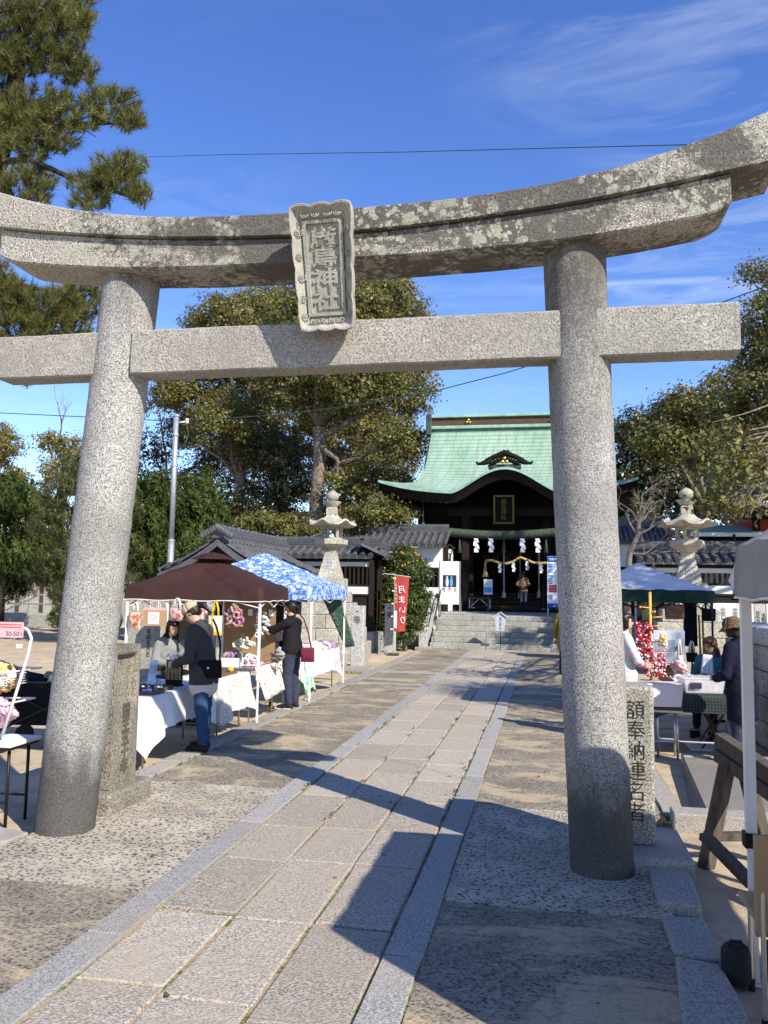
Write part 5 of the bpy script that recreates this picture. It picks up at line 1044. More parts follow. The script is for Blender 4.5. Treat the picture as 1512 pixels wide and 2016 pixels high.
leafmat('bush_leaf', [(0.025, 0.055, 0.010), (0.05, 0.09, 0.015), (0.085, 0.12, 0.02), (0.12, 0.13, 0.03)], 0.4, 0.2, 0.45)
leafmat('dry_leaf', [(0.10, 0.06, 0.03), (0.18, 0.11, 0.05), (0.27, 0.19, 0.10)], 0.8, 0.05, 0.1); plain('bark', (0.19, 0.155, 0.12), 0.95, var=0.4, vscale=5, bump=0.9, bscale=14, kind='pos'); plain('bark_dark', (0.045, 0.036, 0.028), 0.95, var=0.4, vscale=8, bump=0.9, bscale=25, kind='pos')
plain('bark_grey', (0.17, 0.145, 0.12), 0.95, var=0.3, vscale=10, bump=0.8, bscale=30, kind='pos'); plain('orange_fruit', (0.62, 0.24, 0.02), 0.4)

def rnd_dirs(n):
    d = rng.normal(size=(n, 3)); return d/np.linalg.norm(d, axis=1)[:, None]
def leaves_mesh(C, Nrm, size, asp=0.5, along=None, jit=0.9):
    """one small bent leaf (two quads sharing a midrib reduced to one quad) per centre"""
    n = len(C); d = Nrm+rng.normal(size=(n, 3))*jit; d /= np.linalg.norm(d, axis=1)[:, None]
    a = rng.normal(size=(n, 3)) if along is None else along+rng.normal(size=(n, 3))*0.35
    a -= d*np.sum(a*d, 1)[:, None]; a /= np.maximum(np.linalg.norm(a, axis=1)[:, None], 1e-6); b = np.cross(d, a)
    s = (size*rng.uniform(0.65, 1.3, n))[:, None]
    V = np.stack([C-a*s*0.5, C+b*s*asp*0.5-d*s*0.08, C+a*s*0.5, C-b*s*asp*0.5-d*s*0.08], 1).reshape(-1, 3)
    F = np.arange(4*n).reshape(-1, 4); return V, F
def mesh_np(name, V, F, mat, parent=None, loc=None):
    if loc is not None: V = V-np.array(loc)
    me = bpy.data.meshes.new(name); k = F.shape[1]; me.vertices.add(len(V)); me.vertices.foreach_set('co', V.astype(np.float32).ravel())
    me.loops.add(F.size); me.loops.foreach_set('vertex_index', F.astype(np.int32).ravel()); me.polygons.add(len(F)); me.polygons.foreach_set('loop_start', np.arange(0, F.size, k, dtype=np.int32)); me.polygons.foreach_set('loop_total', np.full(len(F), k, np.int32))
    me.update(calc_edges=True); me.validate(); return link(name, me, mat, parent)
def crown_points(blobs, spacing, per, clump, fill=0.35, up=0.35):
    """blobs: (centre, radii). Clumps over lumpy ellipsoid shells, then leaves inside each clump"""
    Cs, Ns = [], []
    for c, r in blobs:
        r = np.array(r, float) if hasattr(r, '__len__') else np.full(3, float(r)); c = np.array(c, float)
        area = 4*math.pi*((r[0]*r[1])**1.6/3+(r[0]*r[2])**1.6/3+(r[1]*r[2])**1.6/3)**(1/1.6); n = max(6, int(area/spacing**2)); d = rnd_dirs(n)
        ph = rng.uniform(0, 6, 3); lump = 1+0.16*np.sin(d[:, 0]*5+ph[0])*np.sin(d[:, 1]*5+ph[1])+0.12*np.sin(d[:, 2]*7+ph[2]+d[:, 0]*4)
        sh = np.where(rng.random(n) < fill, rng.uniform(0.45, 0.9, n), rng.uniform(0.88, 1.08, n))*lump
        keep = rng.random(n) < np.where(d[:, 2] < -0.55, 0.55, 0.95); d, sh = d[keep], sh[keep]
        P = c+d*r*sh[:, None]; m_ = len(P); k = rng.integers(int(per*0.5), int(per*1.5), m_); idx = np.repeat(np.arange(m_), k)
        off = rng.normal(size=(len(idx), 3))*clump*np.array([1, 1, 0.6])*rng.uniform(0.6, 1.2, m_)[idx][:, None]*0.55
        Cs.append(P[idx]+off); nn = d[idx]+off/clump*0.7; nn[:, 2] += up; Ns.append(nn)
    return np.concatenate(Cs), np.concatenate(Ns)
def limb(mb, a, b, r0, r1, wob=0.25, n=7):
    a, b = np.array(a, float), np.array(b, float); t = np.linspace(0, 1, n)[:, None]; L = np.linalg.norm(b-a); P = a+(b-a)*t
    P[1:-1] += rng.normal(size=(n-2, 3))*wob*L*0.08; P += np.array([0, 0, 1])*np.sin(t*math.pi)*L*0.05; mb.tube(P, np.linspace(r0, r1, n), 8)
    return P
def tree(name, label, base, fork, trunk_r, blobs, leaf, mat='camphor_leaf', bark='bark', spacing=0.6, per=20, clump=0.45, fill=0.35, group=None, asp=0.5, cat='tree', twigs=3, inner=0.4):
    base = np.array(base, float); fork = np.array(fork, float); t = thing(name, label, cat, tuple(base), 0, group)
    mb = MB(); P = np.linspace(0, 1, 8)[:, None]*(fork-base)+base; P[1:-1, :2] += rng.normal(size=(6, 2))*trunk_r*0.25; mb.tube(P+np.array([0, 0, -0.05]), trunk_r*np.array([1.45, 1.1, 1.0, 0.95, 0.92, 0.88, 0.84, 0.8]), 12)
    for c, r in blobs:
        c = np.array(c); rm = max(r) if hasattr(r, '__len__') else r; f = fork+(base-fork)*rng.uniform(0, 0.3) if c[2] < fork[2]+2 else fork; Q = limb(mb, f, c, trunk_r*0.42, trunk_r*0.10)
        for _ in range(twigs): limb(mb, Q[rng.integers(3, 6)], c+rnd_dirs(1)[0]*rm*0.8, trunk_r*0.13, trunk_r*0.03, n=5)
    mb.build('trunk', bark, t, smooth=True, world=True, fix=False)
    C, N = crown_points(blobs, spacing*0.66, per*1.9, clump, fill); V, F = leaves_mesh(C, N, leaf*0.86, asp)
    if inner:                                           # larger sprays deep inside the crown
        Ci, Ni = [], []
        for c, r in blobs:
            r = np.array(r, float) if hasattr(r, '__len__') else np.full(3, float(r)); k = int(inner*26*r[0]*r[2]/(leaf*2.4)**2*0.5); d = rnd_dirs(k); Ci.append(np.array(c)+d*r*(rng.random(k)**0.5*0.82)[:, None]); Ni.append(d)
        V2, F2 = leaves_mesh(np.concatenate(Ci), np.concatenate(Ni), leaf*2.4, 0.6); F = np.concatenate([F, F2+len(V)]); V = np.concatenate([V, V2])
    mesh_np('crown', V, F, mat, t, base); return t
def pb(lst, Y, dy=2.0, sq=0.85):
    """crown clumps sighted from the photograph: (px, py, radius px) at depth Y"""
    o = []
    for x, y, r in lst:
        yy = Y+rng.uniform(-dy, dy); s = yy/FPX*1.02; c = AY(x, y, yy); o.append((tuple(c), (r*s, r*s*1.1, r*s*sq)))
    return o
def gz(x, Y): p = AY(x, 1100, Y); return (p[0], Y, 0)
# great camphor trees behind the corridor
tree('camphor_tree', 'tall camphor tree with golden olive crown and pale trunk behind the left lantern', gz(632, 41), AY(628, 840, 41), 0.40, pb([(690, 620, 85), (770, 605, 62), (800, 690, 60), (600, 650, 78), (700, 740, 95), (795, 785, 55), (790, 870, 52), (735, 925, 62), (650, 800, 60), (570, 760, 70), (620, 590, 60), (770, 960, 48), (690, 960, 50)], 41, 2.5), 0.21, 'camphor_leaf', spacing=0.62, per=17, clump=0.5)
tree('camphor_tree', 'tall olive camphor tree whose trunk stands between the juniper hedge and the left lantern', gz(480, 44), AY(470, 900, 44), 0.36, pb([(450, 625, 62), (405, 640, 42), (520, 610, 58), (375, 775, 62), (440, 830, 66), (365, 850, 45), (500, 730, 66), (430, 715, 52), (340, 770, 40), (480, 880, 50)], 44, 2.5), 0.22, 'camphor_leaf', spacing=0.66, per=16, clump=0.5)
tree('camphor_tree', 'golden topped camphor tree rising behind the stone name tablet', gz(720, 52), AY(720, 800, 52), 0.3, pb([(760, 590, 60), (700, 570, 55), (820, 640, 40), (560, 600, 50), (640, 600, 55), (480, 625, 50), (800, 730, 60), (560, 700, 90), (680, 820, 110), (500, 800, 75), (420, 810, 60), (590, 880, 70), (480, 900, 65), (760, 880, 70)], 52, 2), 0.25, 'camphor_leaf_gold', spacing=0.8, per=15, clump=0.6)
tree('evergreen_tree', 'dark evergreen tree filling the gap behind the camphor trunks', gz(560, 44), AY(560, 1000, 44), 0.25, pb([(540, 900, 60), (580, 960, 50), (520, 990, 55), (670, 1010, 50), (720, 1030, 50), (450, 1010, 45), (560, 1040, 50), (660, 920, 45)], 44.5, 1.0), 0.2, 'dark_leaf', spacing=0.6, per=17, clump=0.45)
tree('evergreen_tree', 'brown twiggy evergreen behind the utility pole', gz(330, 48), AY(330, 960, 48), 0.2, pb([(300, 890, 48), (330, 950, 40), (270, 950, 40), (310, 790, 30), (390, 940, 45), (420, 900, 45), (500, 850, 50), (530, 900, 50), (470, 960, 50)], 48.5, 1.0), 0.2, 'dark_leaf', spacing=0.85, per=12, clump=0.5, twigs=6)
tree('evergreen_shrub', 'dense green shrub mass under the camphors beside the tiled corridor roof', gz(540, 33), AY(540, 1060, 33), 0.12, pb([(480, 1040, 28), (520, 1030, 28), (560, 1035, 28), (600, 1040, 28), (690, 1030, 35), (735, 1010, 35), (780, 1020, 30)], 33.5, 0.6), 0.17, 'camphor_leaf', spacing=0.42, per=17, clump=0.35, cat='shrub')
# left background trees
tree('camphor_tree', 'olive camphor tree with gaps of sky at the left edge', gz(-20, 48), AY(-20, 980, 48), 0.35, pb([(15, 875, 32), (-30, 860, 50), (30, 940, 28), (-20, 960, 45), (0, 905, 25)], 48, 1.5), 0.22, 'camphor_leaf_gold', spacing=0.7, per=15, clump=0.45)
tb = tree('camphor_tree', 'olive camphor tree with a bare branch poking above its crown', gz(120, 46), AY(120, 960, 46), 0.3, pb([(95, 870, 26), (135, 880, 28), (165, 900, 35), (120, 930, 40), (200, 900, 45), (240, 850, 45), (260, 800, 30)], 46, 1.5), 0.22, 'camphor_leaf_gold', spacing=0.7, per=15, clump=0.45)
def bare(mb, p, d, L, r, depth, spread=0.5, up=0.15):
    p = np.array(p, float); d = np.array(d, float); d /= np.linalg.norm(d); n = 5; P = [p]
    for i in range(n-1): d = d+rng.normal(size=3)*0.16+np.array([0, 0, up*0.3]); d /= np.linalg.norm(d); P.append(P[-1]+d*L/(n-1))
    mb.tube(P, np.linspace(r, r*0.55, n), 5, cap=False)
    if depth > 0:
        for k in range(rng.integers(2, 4)):
            j = rng.integers(2, n); dd = d+rng.normal(size=3)*spread; dd[2] += up; bare(mb, P[j], dd, L*rng.uniform(0.55, 0.8), r*0.55, depth-1, spread, up)
mb = MB(); a = AY(112, 880, 46); bare(mb, a, (0.05, 0, 1), 1.6, 0.07, 4, 0.45, 0.4); bare(mb, AY(85, 960, 46), (0.2, 0, 1), 1.4, 0.06, 4, 0.6, 0.3); mb.build('bare_branch', 'bark_grey', tb, world=True, fix=False)
# right background trees
tree('evergreen_tree', 'dark evergreen tree behind the bare little tree and right wing', gz(1290, 40), AY(1290, 1000, 40), 0.3, pb([(1255, 850, 48), (1300, 880, 62), (1240, 940, 50), (1370, 900, 70), (1320, 960, 65), (1250, 1020, 45), (1400, 990, 60), (1340, 820, 45)], 40, 2), 0.22, 'dark_leaf', spacing=0.6, per=18, clump=0.5)
tree('evergreen_tree', 'olive evergreen crown rising just right of the right torii pillar', gz(1390, 33), AY(1390, 1000, 33), 0.25, pb([(1345, 800, 45), (1405, 810, 60), (1300, 870, 45), (1380, 880, 50)], 33, 0.8), 0.18, 'camphor_leaf', spacing=0.5, per=16, clump=0.4)
tree('camphor_tree', 'broad camphor tree overhanging the right stone lantern', (11.5, 25.5, 0), (10.5, 25.3, 5.4), 0.36, pb([(1555, 650, 90), (1500, 790, 95), (1600, 820, 120), (1520, 900, 80), (1660, 650, 110), (1500, 720, 55)], 25.3, 1.2)+pb([(1560, 755, 34), (1600, 720, 40)], 21, 0.4), 0.16, 'camphor_leaf', spacing=0.5, per=15, clump=0.36, inner=0.2)
mb = pb([(1500, 540, 34), (1478, 530, 20), (1520, 590, 34), (1490, 640, 28)], 26.5, 0.6)+pb([(1462, 1000, 30), (1425, 985, 28), (1392, 985, 20), (1440, 940, 40), (1420, 880, 55), (1480, 920, 50)], 15, 0.5)
tree('camphor_tree', 'loose leafy camphor sprays poking above the right end of the torii beam', (12.5, 26.5, 0), (11.2, 26.5, 6.0), 0.2, mb, 0.14, 'camphor_leaf', spacing=0.42, per=8, clump=0.32, twigs=5, inner=0)
tree('camphor_tree', 'loose camphor crown over the right alley that dapples the pale blue canopy', (9.6, 7.6, 0), (9.2, 7.7, 4.5), 0.3, [((7.6, 8.6, 7.2), (1.5, 1.2, 0.9)), ((9.0, 7.5, 8.2), 1.7), ((6.6, 9.6, 6.6), (0.9, 0.8, 0.6))], 0.16, 'camphor_leaf', spacing=0.55, per=11, clump=0.36, inner=0.1)
# junipers and podocarps: upright flame-shaped sprays
def conifer(name, label, base, blobs, leaf, mat, spacing, per, spray, asp, upw=1.0, group=None):
    base = np.array(base, float); t = thing(name, label, 'conifer', tuple(base), 0, group); mb = MB(); Cs, Ns, As = [], [], []
    top = max(np.array(c)[2] for c, r in blobs); mb.tube([base+[0, 0, -0.05], base+[0.03, 0, top*0.5], base+[0, 0.02, top]], [0.2, 0.14, 0.04], 8)
    for c, r in blobs:
        c = np.array(c); r = np.array(r, float); limb(mb, base+[0, 0, c[2]*0.45], c, 0.06, 0.02)
        n = int(1.5*4*math.pi*(r[0]*r[2])/spacing**2); d = rnd_dirs(n); P = c+d*r*rng.uniform(0.55, 1.05, n)[:, None]
        for p, dd in zip(P, d):
            ax_ = dd*np.array([1, 1, 0.3])*0.55+np.array([0, 0, upw])+rng.normal(size=3)*0.12; ax_ /= np.linalg.norm(ax_); L = spray*rng.uniform(0.6, 1.5); k = int(per*1.9)
            tt = rng.random(k)**0.8; w = 0.26*spray*(1-tt*0.85); off = rng.normal(size=(k, 3))*w[:, None]*0.8; Cs.append(p+ax_*(tt*L)[:, None]+off)
            Ns.append(np.repeat(dd[None], k, 0)+off/spray); As.append(np.repeat(ax_[None], k, 0)+off/spray*1.6)
    mb.build('trunk', 'bark_dark', t, smooth=True, world=True, fix=False); C, N, A = map(np.concatenate, (Cs, Ns, As)); V, F = leaves_mesh(C, N, leaf*1.3, asp*0.72, A, 0.5); mesh_np('crown', V, F, mat, t, base); return t
conifer('juniper', 'bright green flame-shaped juniper behind the utility pole', gz(395, 28.5), pb([(395, 1010, 42), (355, 1040, 45), (415, 1060, 40), (330, 1000, 38), (390, 970, 28), (370, 1090, 45), (325, 1080, 40), (300, 1050, 35)], 28.5, 0.7, 1.15), 0.14, 'juniper_leaf', 0.28, 16, 0.55, 0.30)
conifer('juniper', 'bright green juniper partly hidden by the left torii pillar', gz(285, 27), pb([(285, 1000, 35), (280, 1050, 40), (290, 1100, 35), (300, 970, 25)], 27, 0.6, 1.15), 0.14, 'juniper_leaf', 0.28, 16, 0.5, 0.30)
conifer('juniper', 'bright green juniper at the left edge with a bare trunk foot', gz(5, 29), pb([(20, 990, 45), (-30, 1010, 55), (60, 1000, 38), (10, 1060, 50), (45, 1110, 42), (-20, 1120, 50), (20, 1150, 40), (75, 1060, 45), (90, 1130, 40)], 29, 0.8, 1.1), 0.15, 'juniper_leaf', 0.30, 16, 0.5, 0.30)
conifer('podocarp', 'dark olive podocarp with brushy whorled leaves beside the left torii pillar', gz(150, 25), pb([(150, 920, 30), (130, 980, 50), (180, 960, 45), (110, 1040, 48), (160, 1050, 55), (120, 1110, 50), (170, 1130, 55), (230, 1010, 50), (250, 1090, 45), (190, 1180, 42), (250, 1150, 30), (150, 1175, 45), (100, 1150, 42), (200, 1060, 50)], 25, 0.9, 1.0), 0.17, 'podocarp_leaf', 0.34, 16, 0.36, 0.16, 0.5)
for px, lab in ((352, 'low juniper clump below the utility pole'), (300, 'low juniper clump beside the left pillar behind the brown canopy')): conifer('juniper', lab, gz(px, 26), pb([(px, 1120, 30), (px+15, 1100, 25)], 26, 0.3, 1.1), 0.12, 'juniper_leaf', 0.25, 14, 0.4, 0.3)
# berry bush by the steps, small bush at left
bp = G(790, 1280); bt = tree('citrus_bush', 'dense green citrus bush dotted with small orange fruit beside the steps', (bp[0], bp[1]+0.7, 0), AY(790, 1230, bp[1]+0.7), 0.06, pb([(790, 1105, 28), (765, 1130, 30), (815, 1130, 30), (785, 1165, 42), (815, 1190, 32), (760, 1190, 30), (790, 1225, 36), (795, 1092, 18)], bp[1]+0.7, 0.3, 1.0), 0.085, 'bush_leaf', 'bark', 0.17, 16, 0.14, 0.3, cat='bush')
fm_ = MB(); 
for c, r in pb([(795, 1120, 40), (780, 1160, 48), (800, 1110, 34), (760, 1190, 30), (815, 1180, 30)], bp[1]+0.7, 0.1, 1.0):
    for d in rnd_dirs(28):
        if d[1] < 0.4: fm_.sphere(np.array(c)+d*np.array(r)*1.0, 0.032, 6, 4)
tag(fm_.build('fruit', 'orange_fruit', bt, smooth=True, world=True), kind='stuff')
tree('small_bush', 'small reddish green bush beside the memorial boulder', (AY(125, 1230, 31)[0], 31, 0), AY(125, 1225, 31), 0.05, pb([(115, 1215, 18), (135, 1225, 18), (130, 1205, 15)], 31, 0.3, 0.9), 0.11, 'bush_leaf', 'bark', 0.2, 14, 0.16, cat='bush')
# bare little tree in front of the right wing
bt = thing('bare_tree', 'small leafless tree with pale twigs behind the pale blue canopy', 'tree', (AY(1236, 1150, 19)[0], 19, 0)); mb = MB()
P = [AY(1236, 1300, 19), AY(1234, 1150, 19), AY(1240, 1090, 19), AY(1255, 1055, 19), AY(1258, 1030, 19)]; P[0][2] = -0.08; mb.tube(P, [0.10, 0.075, 0.06, 0.05, 0.045], 8)
for q_, d in ((P[4], (0, 0, 1)), (P[4], (0.5, 0, 0.8)), (P[3], (0.7, 0.1, 0.5)), (P[3], (-0.6, 0, 0.8)), (P[4], (0.9, 0.1, 0.5)), (P[4], (-0.3, 0.2, 1)), (P[2], (1.0, -0.2, 0.1)), (P[2], (0.9, -0.3, -0.2))): bare(mb, q_, d, 0.62, 0.026, 4, 0.55, 0.12)
mb.build('branches', 'bark_grey', bt, world=True, fix=False)
# ---- old pine reaching in from the left
pn = thing('pine_tree', 'old black pine with tufted branches reaching over the left end of the torii', 'pine tree', (-9.2, 9.8, 0)); mb = MB(); YP = 11.0
trunk = [(-9.2, 9.8, -0.1), (-9.3, 10.0, 2.0), (-9.0, 10.5, 4.2), (-8.7, 10.9, 6.0), (-8.6, 11.0, 7.6), (-8.3, 11.1, 9.5), (-8.1, 11.1, 11.5)]; mb.tube(trunk, [0.34, 0.28, 0.25, 0.22, 0.18, 0.14, 0.07], 12)
PADS = [(20, 20, 130, 48), (120, 55, 62, 55), (160, 20, 30, 40), (50, 110, 120, 34), (150, 135, 46, 28), (40, 195, 115, 34), (120, 230, 90, 30), (215, 200, 62, 30), (255, 235, 38, 18), (60, 280, 100, 30), (235, 325, 60, 26), (275, 380, 26, 24), (200, 355, 70, 26), (40, 350, 75, 28), (60, 392, 45, 16), (175, 390, 45, 20),
        (90, 600, 90, 36), (160, 585, 40, 45), (120, 640, 80, 26), (20, 590, 60, 45), (30, 650, 70, 30), (60, 740, 14, 18), (-60, 100, 110, 60), (-60, 250, 110, 60), (-60, 400, 90, 50), (-50, 560, 90, 60), (-40, 690, 70, 50)]
BR = [([(-120, 330), (-10, 318), (60, 315), (140, 350), (210, 372), (280, 395)], 0.065), ([(-120, 260), (0, 235), (80, 250), (160, 245), (270, 240)], 0.055), ([(-120, 130), (0, 95), (70, 55), (120, 0)], 0.07), ([(-120, 160), (10, 100), (80, 70), (170, 50)], 0.05), ([(-100, 420), (-10, 520), (15, 560), (40, 610), (70, 640)], 0.075), ([(-100, 520), (10, 555), (80, 570), (170, 600)], 0.05), ([(20, 560), (60, 650), (90, 680)], 0.03), ([(-120, 400), (0, 300), (30, 330), (70, 380), (100, 400)], 0.04), ([(40, 650), (55, 700), (60, 745)], 0.012)]
for pts, r in BR: Q = np.array([AY(x, y, YP+rng.uniform(-0.15, 0.15)) for x, y in pts]); mb.tube(Q, np.linspace(r, r*0.35, len(Q)), 8)
for k, z in enumerate((7.4, 6.6, 8.6, 5.4, 4.8)): limb(mb, (-8.75, 10.8, z), AY(-110, (260, 330, 140, 420, 520)[k], YP), 0.11, 0.07)
T, D = [], []
for x, y, rx, ry in PADS:
    n = int(rx*ry/19); th = rng.random(n)*2*math.pi; rr_ = np.sqrt(rng.random(n)); dpt = rng.uniform(-1, 1, n)*max(0.35, rx*YP/FPX*0.55)
    for i in range(n):
        p = AY(x+rx*rr_[i]*math.cos(th[i]), y+ry*rr_[i]*math.sin(th[i]), YP+dpt[i]); c = AY(x, y+ry*0.9, YP); dd = p-c; dd /= np.linalg.norm(dd)+1e-6; dd = dd*0.5+np.array([0, 0, 0.75])+rng.normal(size=3)*0.35; T.append(p); D.append(dd/np.linalg.norm(dd))
    c = AY(x, y+ry*0.4, YP)
    for i in range(0, n, 5): bare(mb, c+(T[-1-i]-c)*0.25, T[-1-i]-c+1e-3, np.linalg.norm(T[-1-i]-c)*0.8+0.02, 0.010, 0)
T, D = np.array(T), np.array(D); m_ = 46; n = len(T); idx = np.repeat(np.arange(n), m_); dirs = D[idx]*0.85+rng.normal(size=(n*m_, 3))*0.52; dirs /= np.linalg.norm(dirs, axis=1)[:, None]; L = rng.uniform(0.10, 0.19, n*m_)[:, None]
st = T[idx]-D[idx]*rng.uniform(0, 0.12, n*m_)[:, None]; tip = st+dirs*L; side = np.cross(dirs, rnd_dirs(n*m_)); side /= np.linalg.norm(side, axis=1)[:, None]; w = 0.0042
V = np.stack([st-side*w, st+side*w, tip], 1).reshape(-1, 3); mesh_np('needles', V, np.arange(3*n*m_).reshape(-1, 3), 'pine_needle', pn, pn.location); mb.build('trunk', 'bark_dark', pn, world=True, smooth=True, fix=False)
# ================================================================ utility pole and wires
YU = 24.6; b0 = AY(347, 820, YU); up_ = thing('utility_pole', 'galvanised steel utility pole rising behind the brown canopy', 'utility pole', (b0[0], YU, 0))
MB().tube([(0, 0, -0.1), (0, 0, b0[2]*0.45)], 0.10, 14).build('lower_tube', 'galvanised', up_, smooth=True); MB().tube([(0, 0, b0[2]*0.45), (0, 0, b0[2])], 0.085, 14).build('upper_tube', 'galvanised', up_, smooth=True); MB().lathe([(0.11, 0), (0.11, 0.05), (0.02, 0.09)], 12, (0, 0, b0[2])).build('cap', 'galvanised', up_)
for z in (b0[2]-0.6, b0[2]-1.6, b0[2]*0.45): MB().lathe([(0.108, -0.03), (0.108, 0.03)], 14, (0, 0, z)).build('band', 'galvanised', up_)
for s in (1,): MB().tube([(s*0.1, 0, b0[2]-0.2), (s*0.35, 0, b0[2]-0.18)], 0.025, 6).lathe([(0.05, -0.08), (0.06, 0), (0.05, 0.08)], 8, (s*0.38, 0, b0[2]-0.16)).build('insulator', 'plaster', up_, smooth=True)
MB().tube([(0.36, 0, b0[2]-0.2), (0.45, 0, b0[2]-0.6), (0.3, 0, b0[2]-1.0), (0.1, 0, b0[2]-0.9)], 0.018, 6).build('drop_lead', 'copper_dark', up_, smooth=True)
plain('wire_teal', (0.03, 0.06, 0.06), 0.5)
tag(MB().tube([AY(-60, 810, 27), AY(150, 820, 26), AY(342, 829, YU)], 0.016, 5).build('cable', 'wire_teal'), 'overhead cable running left from the utility pole', 'cable')
tag(MB().tube([AY(356, 829, YU), AY(560, 816, 24.5), AY(720, 795, 24.3), AY(860, 769, 24), AY(1000, 733, 23.5), AY(1120, 695, 23), AY(1420, 596, 21), AY(1600, 530, 20)], 0.016, 5).build('cable', 'wire_teal'), 'overhead cable sweeping right from the utility pole past the shrine roof', 'cable')
tag(MB().tube([(-7.45, 12.74, 9.30), (-4.4, 10.42, 7.83), (-1.47, 8.22, 6.40), (0.02, 7.10, 5.69), (1.51, 5.97, 4.97), (3.0, 4.85, 4.26), (5.99, 2.6, 2.84)], 0.0045, 5).build('cable', 'wire_teal'), 'thin twisted cable crossing the sky above the torii', 'cable')
# weeds in the joints and dry leaves blown along the kerbs
def scatter_leaves(name, label, P, size, mat, flat, cat):
    P = np.array(P); N = np.tile([0, 0, 1.0], (len(P), 1)); V, F = leaves_mesh(P, N, size, 0.5, None if flat else np.tile([0, 0, 1.0], (len(P), 1)), 0.25 if flat else 1.2); return tag(mesh_np(name, V, F, mat), label, cat, kind='stuff')
W_ = []
for xj, y0, y1, n in ((-0.795, 6.5, 16, 30), (-1.24, 7, 13, 14), (-2.13, 7, 12, 16), (-1.68, 6, 11, 12), (-3.64, 7, 16, 20), (-3.93, 7.5, 17, 18), (0.92, 7, 7.2, 4)):
    for k in range(n):
        c = np.array([xj+rng.normal()*0.008, y0+(y1-y0)*rng.random(), 0.006]); m_ = rng.integers(4, 14); W_ += list(c+rng.normal(size=(m_, 3))*np.array([0.012, 0.03, 0.004])+[0, 0, 0.006])
scatter_leaves('joint_weeds', 'small green weeds growing in the paving joints', W_, 0.022, 'bush_leaf', False, 'weeds')
D_ = [(rng.uniform(-3.6, 0.8), rng.uniform(2.5, 24), 0.006) for _ in range(150)]+[(-3.75+rng.normal()*0.25, rng.uniform(6, 24), 0.022) for _ in range(160)]+[(rng.uniform(-12, -4), rng.uniform(6, 24), -0.05) for _ in range(220)]+[(rng.uniform(1.1, 3), rng.uniform(4, 7), -0.045) for _ in range(60)]
scatter_leaves('dry_leaves', 'dry brown leaves scattered over the paving and sand', D_, 0.042, 'dry_leaf', True, 'leaves')
# ================================================================ stall materials
cloth('canopy_brown', (0.055, 0.026, 0.022), trans=0.10, bump=0.35, rough=0.6); cloth('canopy_blue', (0.045, 0.20, 0.58), (0.66, 0.74, 0.82), 'flower', 10.5, trans=0.25, kind='obj'); cloth('canopy_pale', (0.66, 0.655, 0.66), trans=0.12); cloth('canopy_green', (0.012, 0.035, 0.028), trans=0.05)
cloth('canopy_grey', (0.34, 0.315, 0.30), trans=0.12); plain('pole_white', (0.72, 0.71, 0.69), 0.4, var=0.05); plain('pole_black', (0.012, 0.012, 0.013), 0.45); plain('trim_white', (0.72, 0.70, 0.67), 0.8)
cloth('cloth_white', (0.74, 0.735, 0.72)); cloth('cloth_sprig', (0.70, 0.67, 0.58), (0.16, 0.15, 0.10), 'sprig', 34.0); cloth('cloth_lace', (0.74, 0.73, 0.70), (0.60, 0.59, 0.56), 'dots', 22.0); cloth('cloth_check', (0.008, 0.016, 0.015), (0.05, 0.07, 0.066), 'check', 9.0)
cloth('cloth_tulip', (0.70, 0.68, 0.62), (0.50, 0.05, 0.06), 'sprig', 20.0); cloth('cloth_pink', (0.70, 0.30, 0.42), (0.80, 0.62, 0.68), 'stripe', 9.0); cloth('cloth_teal', (0.10, 0.48, 0.44), (0.65, 0.60, 0.20), 'blob', 9.0); cloth('cloth_greendark', (0.030, 0.075, 0.055), (0.06, 0.12, 0.09), 'sprig', 22)
cloth('tote_floral', (0.62, 0.55, 0.42), (0.50, 0.10, 0.05), 'blob', 16.0); cloth('pouch_floral', (0.60, 0.56, 0.50), (0.52, 0.06, 0.06), 'blob', 20.0); cloth('tote_sun', (0.72, 0.66, 0.50), (0.75, 0.36, 0.06), 'dots', 14.0); cloth('strap_yellow', (0.72, 0.45, 0.03)); cloth('strap_cream', (0.66, 0.60, 0.50)); cloth('scrunch', (0.36, 0.05, 0.06), (0.20, 0.06, 0.08), 'multi', 26.0); cloth('multi_soft', (0.62, 0.55, 0.55), (0.75, 0.68, 0.68), 'multi', 18.0)
plain('kraft', (0.42, 0.26, 0.13), 0.8, var=0.08); plain('cardboard', (0.30, 0.19, 0.10), 0.85, var=0.12); plain('pale_pink', (0.72, 0.40, 0.42), 0.7); plain('skin_tone', (0.52, 0.32, 0.22), 0.5, var=0.06, spec=0.35); plain('hair_black', (0.012, 0.010, 0.009), 0.4, var=0.2, vscale=40); plain('hair_brown', (0.10, 0.042, 0.022), 0.4, var=0.2, vscale=40); plain('eye_dark', (0.015, 0.012, 0.010), 0.3); plain('lip', (0.42, 0.17, 0.14), 0.5)
plain('shiny_white', (0.80, 0.80, 0.80), 0.3); plain('alu', (0.55, 0.55, 0.54), 0.35, 0.9, var=0.06); plain('plush_pink', (0.74, 0.48, 0.48), 0.95, bump=0.8, bscale=120); plain('plush_grey', (0.32, 0.30, 0.28), 0.95, bump=0.8, bscale=90); plain('orange_soft', (0.75, 0.36, 0.03), 0.8); plain('purple_soft', (0.33, 0.20, 0.38), 0.8); plain('yellow_wood', (0.62, 0.36, 0.09), 0.5, var=0.1); plain('bead_red', (0.45, 0.02, 0.05), 0.5); plain('bead_pink', (0.70, 0.20, 0.27), 0.5); plain('bead_white', (0.75, 0.70, 0.66), 0.5); plain('bead_yellow', (0.70, 0.45, 0.03), 0.4)
